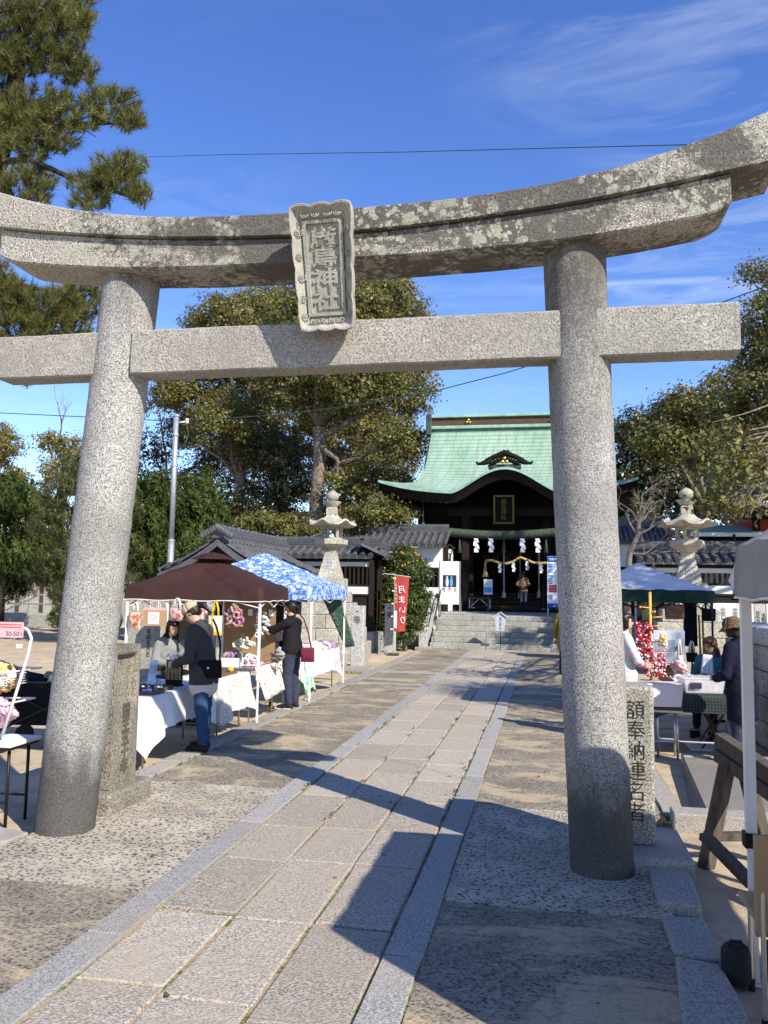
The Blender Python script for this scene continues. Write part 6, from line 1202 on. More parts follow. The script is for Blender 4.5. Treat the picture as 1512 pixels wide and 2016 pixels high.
def clear_plastic():
    mt, nt, b = nodes_of('clear_plastic'); b.inputs['Base Color'].default_value = (0.80, 0.79, 0.82, 1); b.inputs['Roughness'].default_value = 0.25; b.inputs['Alpha'].default_value = 0.42; b.inputs['Specular IOR Level'].default_value = 0.5
clear_plastic(); plain('milky_pink', (0.70, 0.62, 0.64), 0.35, var=0.05)
cloth('basket_weave', (0.36, 0.22, 0.14), (0.10, 0.05, 0.03), 'check', 18.0); cloth('basket_green', (0.30, 0.33, 0.16), (0.15, 0.2, 0.08), 'check', 22.0); cloth('black_fabric', (0.008, 0.008, 0.010)); plain('rubber', (0.015, 0.015, 0.016), 0.7)
cloth('sweater_grey', (0.055, 0.054, 0.052), bump=0.5); cloth('jeans', (0.028, 0.065, 0.145), bump=0.5); cloth('denim_dark', (0.038, 0.045, 0.078), bump=0.5); cloth('sweat_black', (0.013, 0.012, 0.014), bump=0.4); cloth('coat_grey', (0.24, 0.235, 0.23), bump=0.4); cloth('coat_brown', (0.17, 0.11, 0.065), bump=0.4); cloth('coat_navy', (0.008, 0.009, 0.022), bump=0.4); cloth('coat_yellow', (0.30, 0.21, 0.035), bump=0.4); cloth('plaid_navy', (0.014, 0.014, 0.028), (0.06, 0.06, 0.09), 'check', 14.0); cloth('shirt_light', (0.55, 0.54, 0.50)); cloth('cap_beige', (0.48, 0.38, 0.26)); cloth('hat_print', (0.20, 0.14, 0.07), (0.05, 0.03, 0.02), 'blob', 40.0); cloth('teal_top', (0.05, 0.17, 0.21)); cloth('pink_sleeve', (0.62, 0.12, 0.20)); cloth('bag_burgundy', (0.15, 0.022, 0.05), rough=0.5); cloth('banner_red', (0.62, 0.09, 0.085), trans=0.3); cloth('beige_canvas', (0.42, 0.29, 0.16)); cloth('stripe_yellow', (0.75, 0.70, 0.60), (0.70, 0.42, 0.06), 'stripe', 7.0); cloth('ivory_lace', (0.70, 0.64, 0.52)); plain('knit_dark', (0.02, 0.022, 0.024), 0.9)
wood('grey_timber', (0.125, 0.10, 0.078), (0.045, 0.036, 0.028), (6, 6, 1.0), 0.9)

# ================================================================ canopies
def canopy(name, label, c, w, d, rz, zb, zt, zp, mat, pole, valmat=None, trim=None, leg_in=0.0, walls=(), polerad=0.02, tip=0.0, sag=0.08, cat='canopy', cap=False):
    t = thing(name, label, cat, (c[0], c[1], 0), rz); n = 25; u = np.linspace(-1, 1, n); P = np.zeros((n, n, 3))
    for i, a in enumerate(u):
        for j, b in enumerate(u):
            m_ = max(abs(a), abs(b)); hip = abs(abs(a)-abs(b)); z = zt+(zp-zt)*((1-m_)**1.08)-sag*math.sin(math.pi*min(1, m_))*min(1, hip*2.2)+0.010*math.sin(a*17+b*5)*math.sin(b*13-a*4)
            if tip: z += -0.0+tip*(max(0, abs(a)+abs(b)-1.72)/0.28)**2*0
            P[i, j] = (a*w/2, b*d/2, z)
    MB().grid(P).build('roof_fabric', mat, t, smooth=True, fix=False)
    ring = [P[i, 0] for i in range(n)]+[P[n-1, j] for j in range(1, n)]+[P[i, n-1] for i in range(n-2, -1, -1)]+[P[0, j] for j in range(n-2, 0, -1)]; ring.append(ring[0]); ring = np.array(ring)
    k = np.arange(len(ring)); low = ring*np.array([1.008, 1.008, 0])+np.stack([0.008*np.sin(k*1.1), 0.008*np.cos(k*0.9), np.full(len(k), zb)+0.006*np.sin(k*0.8)], 1); mid = (ring+low)/2+np.stack([0.008*np.sin(k*0.6), 0.008*np.cos(k*0.7), 0*k], 1)
    va = MB().grid([ring, mid, low]).build('valance', valmat or mat, t, smooth=True, fix=False)
    if trim: MB().tube(low, 0.007, 5).build('hem_trim', trim, va)
    if cap: MB().grid([[(a*w*0.14, b*d*0.14, zp-(zp-zt)*0.13+(0.05 if max(abs(a), abs(b)) < 0.9 else 0.0)+0.06*(1-max(abs(a), abs(b)))) for b in np.linspace(-1, 1, 5)] for a in np.linspace(-1, 1, 5)]).build('vent_cap', mat, t, smooth=True, fix=False)
    for sx in (-1, 1):
        for sy in (-1, 1):
            x, y = sx*(w/2-0.03), sy*(d/2-0.03); L = leg_in
            pl = MB().beam((x, y, 0.55), (x, y, zt-0.02), polerad*2, polerad*2, (0, 1, 0)).build('pole', pole, t)
            MB().beam((x+sx*L, y+sy*L, -0.06), (x, y, 0.62), polerad*1.5, polerad*1.5, (0, 1, 0)).build('inner_tube', pole, pl); MB().cbox((x, y, 0.60), (polerad*3, polerad*3, 0.07)).build('joint', 'pole_black' if polerad > 0.02 else pole, pl); MB().cbox((x+sx*L, y+sy*L, -0.065), (0.08, 0.08, 0.012)).build('foot_plate', pole, pl)
    fr = MB(); zz = zt-0.06
    for s in (-1, 1):
        for A, B in (((-w/2+0.03, s*(d/2-0.03)), (w/2-0.03, s*(d/2-0.03))), ((s*(w/2-0.03), -d/2+0.03), (s*(w/2-0.03), d/2-0.03))):
            A, B = np.array(A), np.array(B); M_ = (A+B)/2
            for p, q_ in ((A, M_), (M_, B)): fr.tube([(*p, zz), (*q_, zz-0.22)], 0.009, 5); fr.tube([(*p, zz-0.22), (*q_, zz)], 0.009, 5)
    fr.build('scissor_frame', pole, t); MB().tube([(0, 0, zt-0.2), (0, 0, zp-0.01)], 0.012, 6).build('centre_post', pole, t)
    for sx, sy in walls:
        if sx: MB().grid([[(sx*w/2, y, z) for z in (0.02, zb+0.02)] for y in np.linspace(-d/2, d/2, 8)]).build('side_wall', mat, t, fix=False)
        else: MB().grid([[(x, sy*d/2, z) for z in (0.02, zb+0.02)] for x in np.linspace(-w/2, w/2, 8)]).build('side_wall', mat, t, fix=False)
    return t
def place_corner(NR, w, d, rz): ca, sa = math.cos(rz), math.sin(rz); return (NR[0]-w/2*ca-d/2*sa, NR[1]-w/2*sa+d/2*ca)
a6 = R(6.5); canopy('market_canopy', 'dark brown pop-up canopy with white hem over the bag stall', place_corner((-3.76, 10.70), 1.9, 1.8, a6), 1.9, 1.8, a6, 1.61, 1.80, 2.26, 'canopy_brown', 'pole_white', trim='trim_white', polerad=0.016, cap=True)
canopy('market_canopy', 'blue pop-up canopy printed with white hibiscus flowers', place_corner((-3.68, 12.92), 2.5, 2.8, R(2.5)), 2.5, 2.8, R(2.5), 1.62, 1.84, 2.44, 'canopy_blue', 'pole_white', polerad=0.016, sag=0.03)
canopy('market_canopy', 'pale blue-grey pop-up canopy with dark green valance over the basket stall', (1.40, 13.3), 1.85, 1.8, 0, 1.68, 1.86, 2.28, 'canopy_pale', 'pole_black', valmat='canopy_green', polerad=0.013, sag=0.03)
tg = canopy('market_canopy', 'beige grey pop-up canopy on thick white posts beside the wooden trestle', (1.95, 3.55), 2.0, 1.86, 0, 1.77, 2.035, 2.75, 'canopy_grey', 'pole_white', trim='trim_white', walls=((0, -1),), polerad=0.024, sag=0.05)
MB().add([(-1.0, 0.90, 1.98), (-1.03, 0.99, 1.86), (-1.0, 0.95, 1.80), (-0.99, 0.92, 1.90)], [(0, 1, 2, 3)]).build('corner_tab', 'canopy_pale', tg)
for dx, dy in ((-0.10, -0.04), (0.10, 0.03)):
    p = G(1470, 1900); t = thing('canopy_weight', 'round black plastic weight at the foot of the thick white post', 'weight', (0.99+dx, 4.45+dy, -0.06), 0, 'canopy weights')
    MB().lathe([(0.05, 0.0), (0.068, 0.012), (0.072, 0.04), (0.07, 0.15), (0.055, 0.17), (0.02, 0.17)], 20).build('shell', 'rubber', t, auto=40); MB().tube([(-0.03, 0, 0.165), (-0.025, 0, 0.19), (0.025, 0, 0.19), (0.03, 0, 0.165)], 0.008, 6).build('handle', 'rubber', t)

# ================================================================ tables and cloths
def table(name, label, c, w, d, h, rz=0.0, top='plaster', leg='alu', fold=True, thick=0.03):
    t = thing(name, label, 'table', (c[0], c[1], 0), rz); MB().cbox((0, 0, h-thick/2), (w, d, thick)).build('tabletop', top, t, bevel=0.006); MB().cbox((0, 0, h-thick-0.012), (w*0.96, d*0.96, 0.022)).build('rim', leg, t)
    for sx in (-1, 1):
        for sy in (-1, 1): MB().tube([(sx*(w/2-0.06), sy*(d/2-0.08), -0.07), (sx*(w/2-0.06), sy*(d/2-0.08), h-thick)], 0.013, 8).build('leg', leg, t, smooth=True)
    for sy in (-1, 1): MB().tube([(-w/2+0.06, sy*(d/2-0.08), 0.12), (w/2-0.06, sy*(d/2-0.08), 0.12)], 0.010, 6).build('stretcher', leg, t)
    return t
def tablecloth(name, label, c, w, d, h, drop, mat, rz=0.0, corner=0.16, flare=0.05, seed=0, drops=None):
    """square cloth draped over a rectangular top: flat top, rippled skirt, corners hang as points"""
    rs = np.random.default_rng(seed); o_ = []; n = 120; per = []
    for k in range(n):
        s = k/n*4; side = int(s); f = s-side; f2 = f
        if side == 0: p = (-w/2+w*f2, -d/2); nr = (0, -1)
        elif side == 1: p = (w/2, -d/2+d*f2); nr = (1, 0)
        elif side == 2: p = (w/2-w*f2, d/2); nr = (0, 1)
        else: p = (-w/2, d/2-d*f2); nr = (-1, 0)
        cw = min(f, 1-f); e = math.exp(-(cw/0.13)**2); dd = (drops or [drop]*4)[side]
        cn = np.array(p)/np.array([w/2, d/2]); cn = cn/np.linalg.norm(cn); nn = np.array(nr)*(1-e)+cn*e; per.append((p, nn, dd, e))
    rows = [[(p[0]*0.0, p[1]*0.0, h) for p, *_ in per], [(p[0]*0.6, p[1]*0.6, h) for p, *_ in per], [(p[0], p[1], h+0.002) for p, *_ in per]]; ph = rs.uniform(0, 6, 4)
    for r in np.linspace(0.06, 1, 9):
        row = []
        for k, (p, nn, dd, e) in enumerate(per):
            rip = 0.5+0.5*math.sin(k*0.9+ph[0]+math.sin(k*0.37+ph[1])*1.5); L = (dd+corner*e)*r; out = 0.012+flare*(r**1.2)*(0.3+0.7*rip)*(1+1.2*e)*min(1, dd/0.3); row.append((p[0]+nn[0]*out, p[1]+nn[1]*out, max(0.01, h-L)))
        rows.append(row)
    rows = np.array(rows); rows = np.concatenate([rows, rows[:, :1]], 1); o = MB().grid(rows).build(name, mat, smooth=True, fix=False); o.location = (c[0], c[1], 0); o.rotation_euler = (0, 0, rz); return tag(o, label, 'tablecloth')
H1 = 0.66
table('folding_table', 'folding table hidden under the plain white cloth', (-4.32, 8.75), 0.66, 1.6, H1); tablecloth('tablecloth', 'plain white tablecloth with hanging corner points beside the man in the cap', (-4.32, 8.75), 0.70, 1.64, H1+0.004, 0.34, 'cloth_white', seed=1, corner=0.2, flare=0.075, drops=[0.40, 0.34, 0.3, 0.3])
table('folding_table', 'folding table under the sprigged cloth', (-4.18, 10.12), 0.56, 0.9, 0.68); tablecloth('tablecloth', 'cream tablecloth printed with small sprigs', (-4.17, 10.12), 0.60, 0.94, 0.684, 0.34, 'cloth_sprig', seed=2, corner=0.12, flare=0.09, drops=[0.42, 0.42, 0.25, 0.2])
table('folding_table', 'bare aluminium folding table under the brown canopy', (-4.28, 11.55), 0.62, 1.15, 0.70, top='alu'); table('folding_table', 'long folding table under the pale lace cloth', (-4.22, 14.2), 0.66, 2.3, 0.70)
tablecloth('tablecloth', 'white lace tablecloth with rounded hanging end under the blue canopy', (-4.20, 14.2), 0.70, 2.34, 0.704, 0.34, 'cloth_lace', seed=3, corner=0.18, drops=[0.25, 0.36, 0.2, 0.2])
table('folding_table', 'folding table under the dark checked cloth', (1.72, 10.62), 1.05, 1.1, H1); tablecloth('tablecloth', 'dark green checked tablecloth under the plastic boxes', (1.72, 10.62), 1.10, 1.14, H1+0.004, 0.2, 'cloth_check', seed=4, corner=0.10, flare=0.03)
def draped(name, label, cat, P, mat, grp=None):
    o = MB().grid(P).build(name, mat, smooth=True, fix=False); sm = o.modifiers.new('thickness', 'SOLIDIFY'); sm.thickness = 0.004; return tag(o, label, cat, grp)
def sheet(p00, p10, p11, p01, n=10, m_=10, amp=0.012, fr=3.0):
    p00, p10, p11, p01 = map(lambda p: np.array(p, float), (p00, p10, p11, p01)); nn = np.cross(p10-p00, p01-p00); nn /= np.linalg.norm(nn); P = np.zeros((n, m_, 3))
    for i, a in enumerate(np.linspace(0, 1, n)):
        for j, b in enumerate(np.linspace(0, 1, m_)): P[i, j] = (p00*(1-a)+p10*a)*(1-b)+(p01*(1-a)+p11*a)*b+nn*amp*math.sin(a*fr*6.3+b*2)*(0.3+b)
    return P
draped('printed_cloth', 'white cloth printed with red and green tulips hanging off the metal table', 'cloth', sheet((-3.96, 11.05, 0.70), (-3.96, 12.05, 0.70), (-3.82, 12.15, 0.32), (-3.86, 11.30, 0.22)), 'cloth_tulip')
draped('pink_cloth', 'pink tie-dyed cloth spread on the metal table', 'cloth', sheet((-4.25, 11.1, 0.715), (-3.97, 11.15, 0.712), (-3.97, 11.75, 0.712), (-4.3, 11.7, 0.72), amp=0.012), 'cloth_pink')
draped('dark_cloth', 'dark green printed cloth hanging from the end of the blue canopy', 'cloth', sheet((-4.25, 15.62, 1.60), (-3.90, 15.66, 1.60), (-3.62, 15.72, 0.72), (-3.80, 15.70, 0.68)), 'cloth_greendark')
draped('striped_cloth', 'red and white striped cloth hanging at the lace table end', 'cloth', sheet((-3.86, 14.9, 0.71), (-3.86, 15.3, 0.71), (-3.80, 15.32, 0.42), (-3.80, 14.95, 0.38)), 'cloth_pink')
st_ = thing('cloth_stool', 'low stool draped with teal and yellow cloth beneath the lace table', 'stool', (-3.95, 13.25, 0)); MB().cbox((0, 0, 0.36), (0.3, 0.3, 0.03)).build('seat', 'warm_wood', st_)
for sx in (-1, 1):
    for sy in (-1, 1): MB().tube([(sx*0.13, sy*0.13, -0.07), (sx*0.11, sy*0.11, 0.35)], 0.012, 6).build('leg', 'pole_white', st_)
tablecloth('small_cloth', 'teal and yellow printed cloth on the low stool', (-3.95, 13.25), 0.32, 0.32, 0.378, 0.18, 'cloth_teal', corner=0.1, seed=5)

# ---- goods under the brown and blue canopies
def tote(label, p, w, h, mat, strap, rz=0.0, tagm=None, dpt=0.07, cat='bag', name='tote_bag', hl=0.13):
    t = thing(name, label, cat, tuple(p), rz); n = 9; P = []
    for a in np.linspace(0, 2*math.pi, 25): P.append([(w/2*(1-0.06*z)*np.sign(math.cos(a))*abs(math.cos(a))**0.5, dpt/2*(0.35+0.9*math.sin(math.pi*(z*0.75+0.2)))*math.sin(a)+0.004*math.sin(a*5+z*9), -z*h) for z in np.linspace(0, 1, n)])
    bd = MB().grid(P).add([q_[-1] for q_ in P[:-1]], [tuple(range(24))]).build('body', mat, t, smooth=True, fix=False)
    for s in (-1, 1): MB().tube([(-w*0.22, s*dpt*0.2, -0.02), (-w*0.18, s*dpt*0.15, hl*0.55), (-w*0.05, s*0.01, hl), (w*0.05, s*0.01, hl), (w*0.18, s*dpt*0.15, hl*0.55), (w*0.22, s*dpt*0.2, -0.02)], 0.010, 6).build('handle', strap, t, smooth=True)
    return t
yb_ = 10.46
tote('cream tote with red flower print hanging by the left pole of the brown canopy', AY(267, 1205, yb_), 0.17, 0.22, 'tote_floral', 'strap_cream')
tote('white and red flower pouch hanging beside the kraft paper bag', AY(349, 1197, yb_), 0.21, 0.17, 'pouch_floral', 'strap_cream', dpt=0.1)
ty = tote('cream tote with orange flowers and bright yellow straps', AY(424, 1212, yb_+0.05), 0.20, 0.26, 'tote_sun', 'strap_yellow', hl=0.18); MB().cbox((0, 0, -0.235), (0.19, 0.085, 0.06)).build('base', 'strap_yellow', ty, bevel=0.015); MB().box((-0.035, -0.045, -0.22), (-0.015, -0.04, 0.02)).build('strap', 'strap_yellow', ty)
kb = thing('paper_bag', 'kraft paper bag with rounded white logo patch hanging under the brown canopy', 'bag', tuple(AY(306, 1197, yb_))); MB().box((-0.15, -0.04, -0.24), (0.15, 0.04, 0.0)).build('body', 'kraft', kb); MB().box((-0.151, -0.041, -0.03), (0.151, 0.041, 0.004)).build('top_fold', 'pale_pink', kb)
lp = MB().cbox((0, -0.0425, -0.135), (0.16, 0.002, 0.16)).build('logo_patch', 'paper_white', kb, bevel=0.0); lg = MB()
for k in range(9): th = k*0.7; lg.sphere((0.035*math.cos(th)*(1+0.4*(k % 2)), -0.0445, -0.125+0.03*math.sin(th)), (0.016, 0.001, 0.010), 6, 4)
lg.box((-0.04, -0.0448, -0.192), (0.04, -0.0438, -0.184)); lg.build('logo', 'pale_pink', lp)
for s in (-1, 1): MB().tube([(-0.06, s*0.035, 0), (-0.055, s*0.02, 0.08), (0.05, s*0.02, 0.08), (0.06, s*0.035, 0)], 0.006, 6).build('handle', 'strap_cream', kb)
def bundle(name, label, cat, p, n, R_, r, mat, seed, flat=1.0, grp=None):
    rs = np.random.default_rng(seed); mb = MB()
    for k in range(n):
        d = rs.normal(size=3); d /= np.linalg.norm(d); q_ = d*R_*rs.uniform(0.4, 1)*np.array([1, 0.8, flat]); aa = rs.uniform(0, 6.28, 9); tt4 = np.linspace(0, 2*math.pi, 9); u = rs.normal(size=3); u /= np.linalg.norm(u); v = np.cross(u, [0.3, 0.5, 0.8]); v /= np.linalg.norm(v)
        mb.tube(q_+r*(np.cos(tt4)[:, None]*u+np.sin(tt4)[:, None]*v), r*0.42*(1+0.25*np.sin(tt4*5)), 6)
    o = mb.build(name, mat, smooth=True); o.location = tuple(p); return tag(o, label, cat, grp)
bundle('scrunchie_bunch', 'bunch of red, navy and white scrunchies hanging under the brown canopy', 'scrunchies', AY(463, 1218, yb_+0.1), 34, 0.13, 0.04, 'scrunch', 3, 1.3); MB
bundle('scrunchie_bunch', 'tall bunch of pale floral scrunchies on a stand by the masked woman', 'scrunchies', AY(515, 1232, 11.6), 30, 0.10, 0.035, 'multi_soft', 4, 2.4); bundle('scrunchie_bunch', 'heap of ivory scrunchies on the metal table', 'scrunchies', AY(480, 1268, 11.2), 26, 0.13, 0.04, 'ivory_lace', 6, 0.6)
bundle('pouch_heap', 'heap of pale patterned pouches in the middle of the metal table', 'pouches', AY(485, 1295, 11.35), 30, 0.14, 0.035, 'multi_soft', 8, 0.5); bundle('plush_toy_heap', 'grey plush toys at the end of the metal table', 'plush toys', AY(548, 1290, 11.9), 10, 0.10, 0.06, 'plush_grey', 9, 0.7)
bundle('trinket_heap', 'cream and brown trinkets on the metal table beside the tulip cloth', 'trinkets', AY(545, 1310, 11.75), 18, 0.10, 0.025, 'ivory_lace', 10, 0.4); bundle('keyring_bunch', 'string of multicoloured keyrings hanging by the white canopy pole', 'keyrings', AY(505, 1205, 10.85), 26, 0.035, 0.022, 'scrunch', 12, 6.0)
for i, (px, py, Y, mt_, lab) in enumerate(((640, 1262, 13.2, 'shiny_white', 'heap of white wrapped textiles on the lace table'), (655, 1275, 13.9, 'cloth_pink', 'folded pink textiles on the lace table'), (668, 1283, 14.6, 'multi_soft', 'patterned handkerchiefs laid out on the lace table'), (690, 1277, 15.1, 'purple_soft', 'dark purple packets at the far end of the lace table'))): bundle('textile_heap', lab, 'textiles', np.array([-4.15+0.05*i, Y, 0.76]), 14, 0.17, 0.07, mt_, 20+i, 0.35)
wb = thing('goods_box', 'white open box of wrapped purple and grey pouches on the metal table', 'box', (AY(457, 1312, 11.15)[0], 11.12, 0.70)); MB().box((-0.14, -0.1, 0.0), (0.14, -0.09, 0.12)).box((-0.14, 0.09, 0), (0.14, 0.10, 0.12)).box((-0.14, -0.09, 0), (-0.13, 0.09, 0.12)).box((0.13, -0.09, 0), (0.14, 0.09, 0.12)).box((-0.13, -0.09, 0), (0.13, 0.09, 0.01)).build('carton', 'shiny_white', wb)
for i, mt_ in enumerate(('plush_grey', 'purple_soft', 'purple_soft', 'print_navy', 'plush_grey')): MB().cbox((-0.10+0.05*i, 0.02*(i % 2), 0.12), (0.05, 0.12, 0.13), 0.3*i, 0.3, 0.4-0.15*i).build('pouch', mt_, wb, bevel=0.012)
bx_ = AY(505, 1240, 12.1); cb = thing('display_board', 'brown cardboard display board behind the hanging goods', 'display board', (bx_[0], 12.15, 0)); MB().box((-0.55, 0, 0.6), (0.28, 0.02, 1.58)).build('board', 'cardboard', cb); MB().box((-0.50, 0.02, -0.07), (-0.45, 0.06, 1.5)).box((0.2, 0.02, -0.07), (0.25, 0.06, 1.5)).build('stand', 'brown_wood', cb)
for i in range(7): MB().cbox((-0.45+0.11*i, -0.012, 1.42-0.18*(i % 3)), (0.07, 0.015, 0.10)).build('card', ('paper_white', 'pale_pink', 'kraft')[i % 3], cb)
for i, (px, Y) in enumerate(((372, 10.62), (384, 10.64), (398, 10.66))): p = AY(px, 1192, Y); o = draped('hanging_garment', ('white child garment hanging under the brown canopy', 'white and grey garment hanging beside the red one', 'red printed garment hanging under the brown canopy')[i], 'garment', sheet(p+[-0.06, 0, 0.08], p+[0.06, 0, 0.08], p+[0.075, 0.02, -0.2], p+[-0.07, -0.02, -0.2]), ('cloth_white', 'cloth_lace', 'pouch_floral')[i])
# trays, leaflets and jewellery on the white cloth
for i, (x, y, w, d) in enumerate(((-4.42, 8.15, 0.34, 0.24), (-4.12, 8.22, 0.26, 0.22), (-4.22, 8.55, 0.34, 0.26), (-4.5, 8.6, 0.2, 0.3))):
    t = thing('wooden_tray', ('shallow wooden tray of silver trinkets at the near table end', 'small wooden tray with white packets near the table corner', 'stepped wooden tray of small white items before the jewellery stand', 'narrow wooden tray behind the leaflet stand')[i], 'tray', (x, y, H1+0.006), 0.1*i-0.15); MB().box((-w/2, -d/2, 0), (w/2, d/2, 0.012)).build('base', 'brown_wood', t)
    for s in (-1, 1): MB().box((-w/2, s*(d/2-0.006)-0.006, 0.012), (w/2, s*(d/2-0.006)+0.006, 0.04)).build('rim', 'warm_wood', t); MB().box((s*(w/2-0.006)-0.006, -d/2+0.012, 0.012), (s*(w/2-0.006)+0.006, d/2-0.012, 0.04)).build('rim', 'warm_wood', t)
    for k in range(7): MB().cbox((rr.uniform(-w/2+0.04, w/2-0.04), rr.uniform(-d/2+0.04, d/2-0.04), 0.03), (0.045, 0.03, 0.03), rr.random()*3).build('trinket', ('shiny_white', 'print_grey', 'alu')[k % 3], t, bevel=0.006)
lf = thing('leaflet_stand', 'tall pale blue leaflet propped in a stand on the white cloth', 'leaflet', (AY(297, 1340, 8.75)[0], 8.75, H1+0.006), R(-8)); MB().cbox((0, 0.02, 0.15), (0.10, 0.004, 0.30), 0, R(-12)).build('leaflet', 'print_pale', lf); MB().cbox((0, 0.008, 0.20), (0.07, 0.003, 0.10), 0, R(-12)).build('picture', 'print_grey', lf); MB().cbox((0, 0.006, 0.06), (0.075, 0.003, 0.05), 0, R(-12)).build('picture', 'pale_pink', lf); MB().cbox((0, 0.05, 0.01), (0.1, 0.08, 0.02)).build('foot', 'warm_wood', lf)
jw = thing('jewellery_stand', 'dark jewellery stand hung with gold and white necklaces in front of the man', 'jewellery stand', (-4.18, 8.95, H1+0.006)); MB().cbox((0, 0, 0.01), (0.2, 0.12, 0.02)).build('base', 'dark_wood', jw); MB().cbox((0, 0.02, 0.15), (0.2, 0.02, 0.28)).build('panel', 'dark_wood', jw)
for k in range(8): MB().tube([(-0.085+0.024*k, -0.002, 0.28), (-0.085+0.024*k, -0.012, 0.16), (-0.083+0.024*k, -0.004, 0.07)], 0.005, 5).build('necklace', ('gold', 'bead_white')[k % 2], jw)
for k in range(9): MB().sphere((-0.1+0.025*k, rr.uniform(-0.03, 0.03), 0.31+0.05*rr.random()), 0.017, 6, 4).build('pearl', 'shiny_white', jw)
bo = thing('bottle', 'slim white and red bottle beside the jewellery stand', 'bottle', (-4.32, 8.86, H1+0.006)); MB().lathe([(0.028, 0), (0.03, 0.01), (0.03, 0.14), (0.02, 0.17), (0.02, 0.19)], 12).build('body', 'shiny_white', bo, smooth=True); MB().lathe([(0.022, 0.17), (0.022, 0.21)], 12).build('cap', 'print_red', bo); MB().lathe([(0.0305, 0.09), (0.0305, 0.13)], 12).build('label_band', 'print_navy', bo)
tag(put(MB().cbox((0, 0, 0.012), (0.36, 0.5, 0.024)), (-4.12, 10.1, 0.688)).build('wooden_board', 'warm_wood', bevel=0.006), 'flat wooden board lying on the sprigged cloth', 'board'); tag(MB().sphere((-3.98, 10.2, 0.75), 0.04, 12, 8).build('orange_ball', 'orange_soft', smooth=True), 'small orange woollen ball on the sprigged cloth', 'ball')

# ---- stock trolley, wagon and price card at left
rk = thing('folding_rack', 'white tubular rack with baskets on a low black-legged table at the left', 'rack', (-4.3, 5.95, 0)); Yk = 5.9
fr_pts = [AY(*p, Yk) for p in ((-60, 1236), (20, 1234), (42, 1234), (55, 1240), (62, 1256), (55, 1290), (30, 1370), (4, 1450))]
MB().tube(fr_pts, 0.012, 8).build('frame', 'pole_white', rk, world=True, smooth=True)
for px, py in ((38, 1272), (26, 1330)): MB().cbox(AY(px, py, Yk), (0.035, 0.03, 0.03)).build('clip', 'pole_white', rk, world=True)
for py, rp in ((1322, 0), (1385, 1)):
    a = AY(-50, py, Yk); b_ = AY(30 if rp == 0 else 16, py, Yk)
    MB().tube([a, b_, b_+[0, 0.35, 0], a+[0, 0.35, 0]], 0.008, 6).build('shelf_bar', 'pole_white', rk, world=True)
bk = thing('wire_basket', 'white mesh basket filled with yellow striped cloth on the rack', 'basket', tuple(AY(-10, 1345, Yk+0.17))); mb = MB()
for k in range(15): mb.tube([(-0.2+0.4*k/14, -0.13, 0), (-0.2+0.4*k/14, -0.14, 0.10)], 0.003, 4); 
for z in (0.0, 0.02, 0.04, 0.06, 0.08, 0.10): mb.tube([(-0.2, -0.135, z), (0.2, -0.135, z), (0.2, 0.13, z), (-0.2, 0.13, z), (-0.2, -0.135, z)], 0.004, 4)
mb.build('mesh', 'pole_white', bk); bundle('striped_cloth_pile', 'yellow and cream striped cloth piled in the mesh basket', 'cloth', AY(-5, 1328, Yk+0.17), 8, 0.12, 0.09, 'stripe_yellow', 31, 0.5); bundle('denim_cloth', 'dark patterned cloth at the back of the mesh basket', 'cloth', AY(35, 1325, Yk+0.3), 6, 0.06, 0.05, 'denim_dark', 32, 0.6); bundle('pink_cloth_pile', 'pink and white cloth piled on the lower rack shelf', 'cloth', AY(8, 1400, Yk+0.15), 10, 0.10, 0.07, 'cloth_pink', 33, 0.8)
tt5 = G(0, 1470, 0.56); lt = table('stock_table', 'low table with white top and black legs under the rack', (-4.38, 5.97), 0.75, 0.42, 0.575, R(2), 'trim_white', 'pole_black'); lt['category'] = 'table'
pc = thing('price_card', 'pink price card with handwritten discount clipped to the rack', 'price card', tuple(AY(30, 1240, Yk-0.03)), R(3)); MB().cbox((-0.06, 0, 0), (0.26, 0.004, 0.12)).build('card', 'pale_pink', pc); put(text_mb('30-50', 0.05, 0.002), (-0.02, -0.0035, -0.03)).build('lettering', 'print_navy', pc, fix=False); put(text_mb('%', 0.03, 0.002), (0.055, -0.0035, -0.03)).build('lettering', 'print_red', pc, fix=False)
for z in (0.02, 0.04): MB().cbox((-0.05, -0.003, z), (0.2, 0.002, 0.006)).build('print_line', 'print_red', pc)
wg_ = thing('folding_wagon', 'black folding fabric wagon full of bags behind the left torii pillar', 'wagon', (-5.55, 8.8, -0.07), R(12)); wg_.scale = (1.12, 1.12, 1.15); n = 13; P = []
for a in np.linspace(0, 2*math.pi, 29): P.append([(0.48*(1+0.10*z)*np.sign(math.cos(a))*abs(math.cos(a))**0.35, 0.26*(1+0.08*z)*np.sign(math.sin(a))*abs(math.sin(a))**0.35, 0.26+0.40*z) for z in np.linspace(0, 1, 5)])
MB().grid(P).add([q_[0] for q_ in P[:-1]], [tuple(range(28))]).build('fabric_tub', 'black_fabric', wg_, smooth=True, fix=False)
for s in (-1, 1):
    MB().tube([(-0.5, s*0.29, 0.18), (0.5, s*0.30, 0.66)], 0.011, 6).build('frame_bar', 'pole_black', wg_); MB().tube([(0.5, s*0.29, 0.18), (-0.5, s*0.30, 0.66)], 0.011, 6).build('frame_bar', 'pole_black', wg_); MB().tube([(-0.53, s*0.29, 0.67), (0.53, s*0.29, 0.67)], 0.012, 6).build('top_rail', 'pole_black', wg_)
    for x in (-0.42, 0.42):
        wh = MB().tube([(x, s*0.30-0.03, 0.09), (x, s*0.30+0.03, 0.09)], 0.09, 18).build('wheel', 'rubber', wg_); MB().tube([(x, s*0.30-0.035, 0.09), (x, s*0.30+0.035, 0.09)], 0.045, 12).build('hub', 'pole_black', wh)
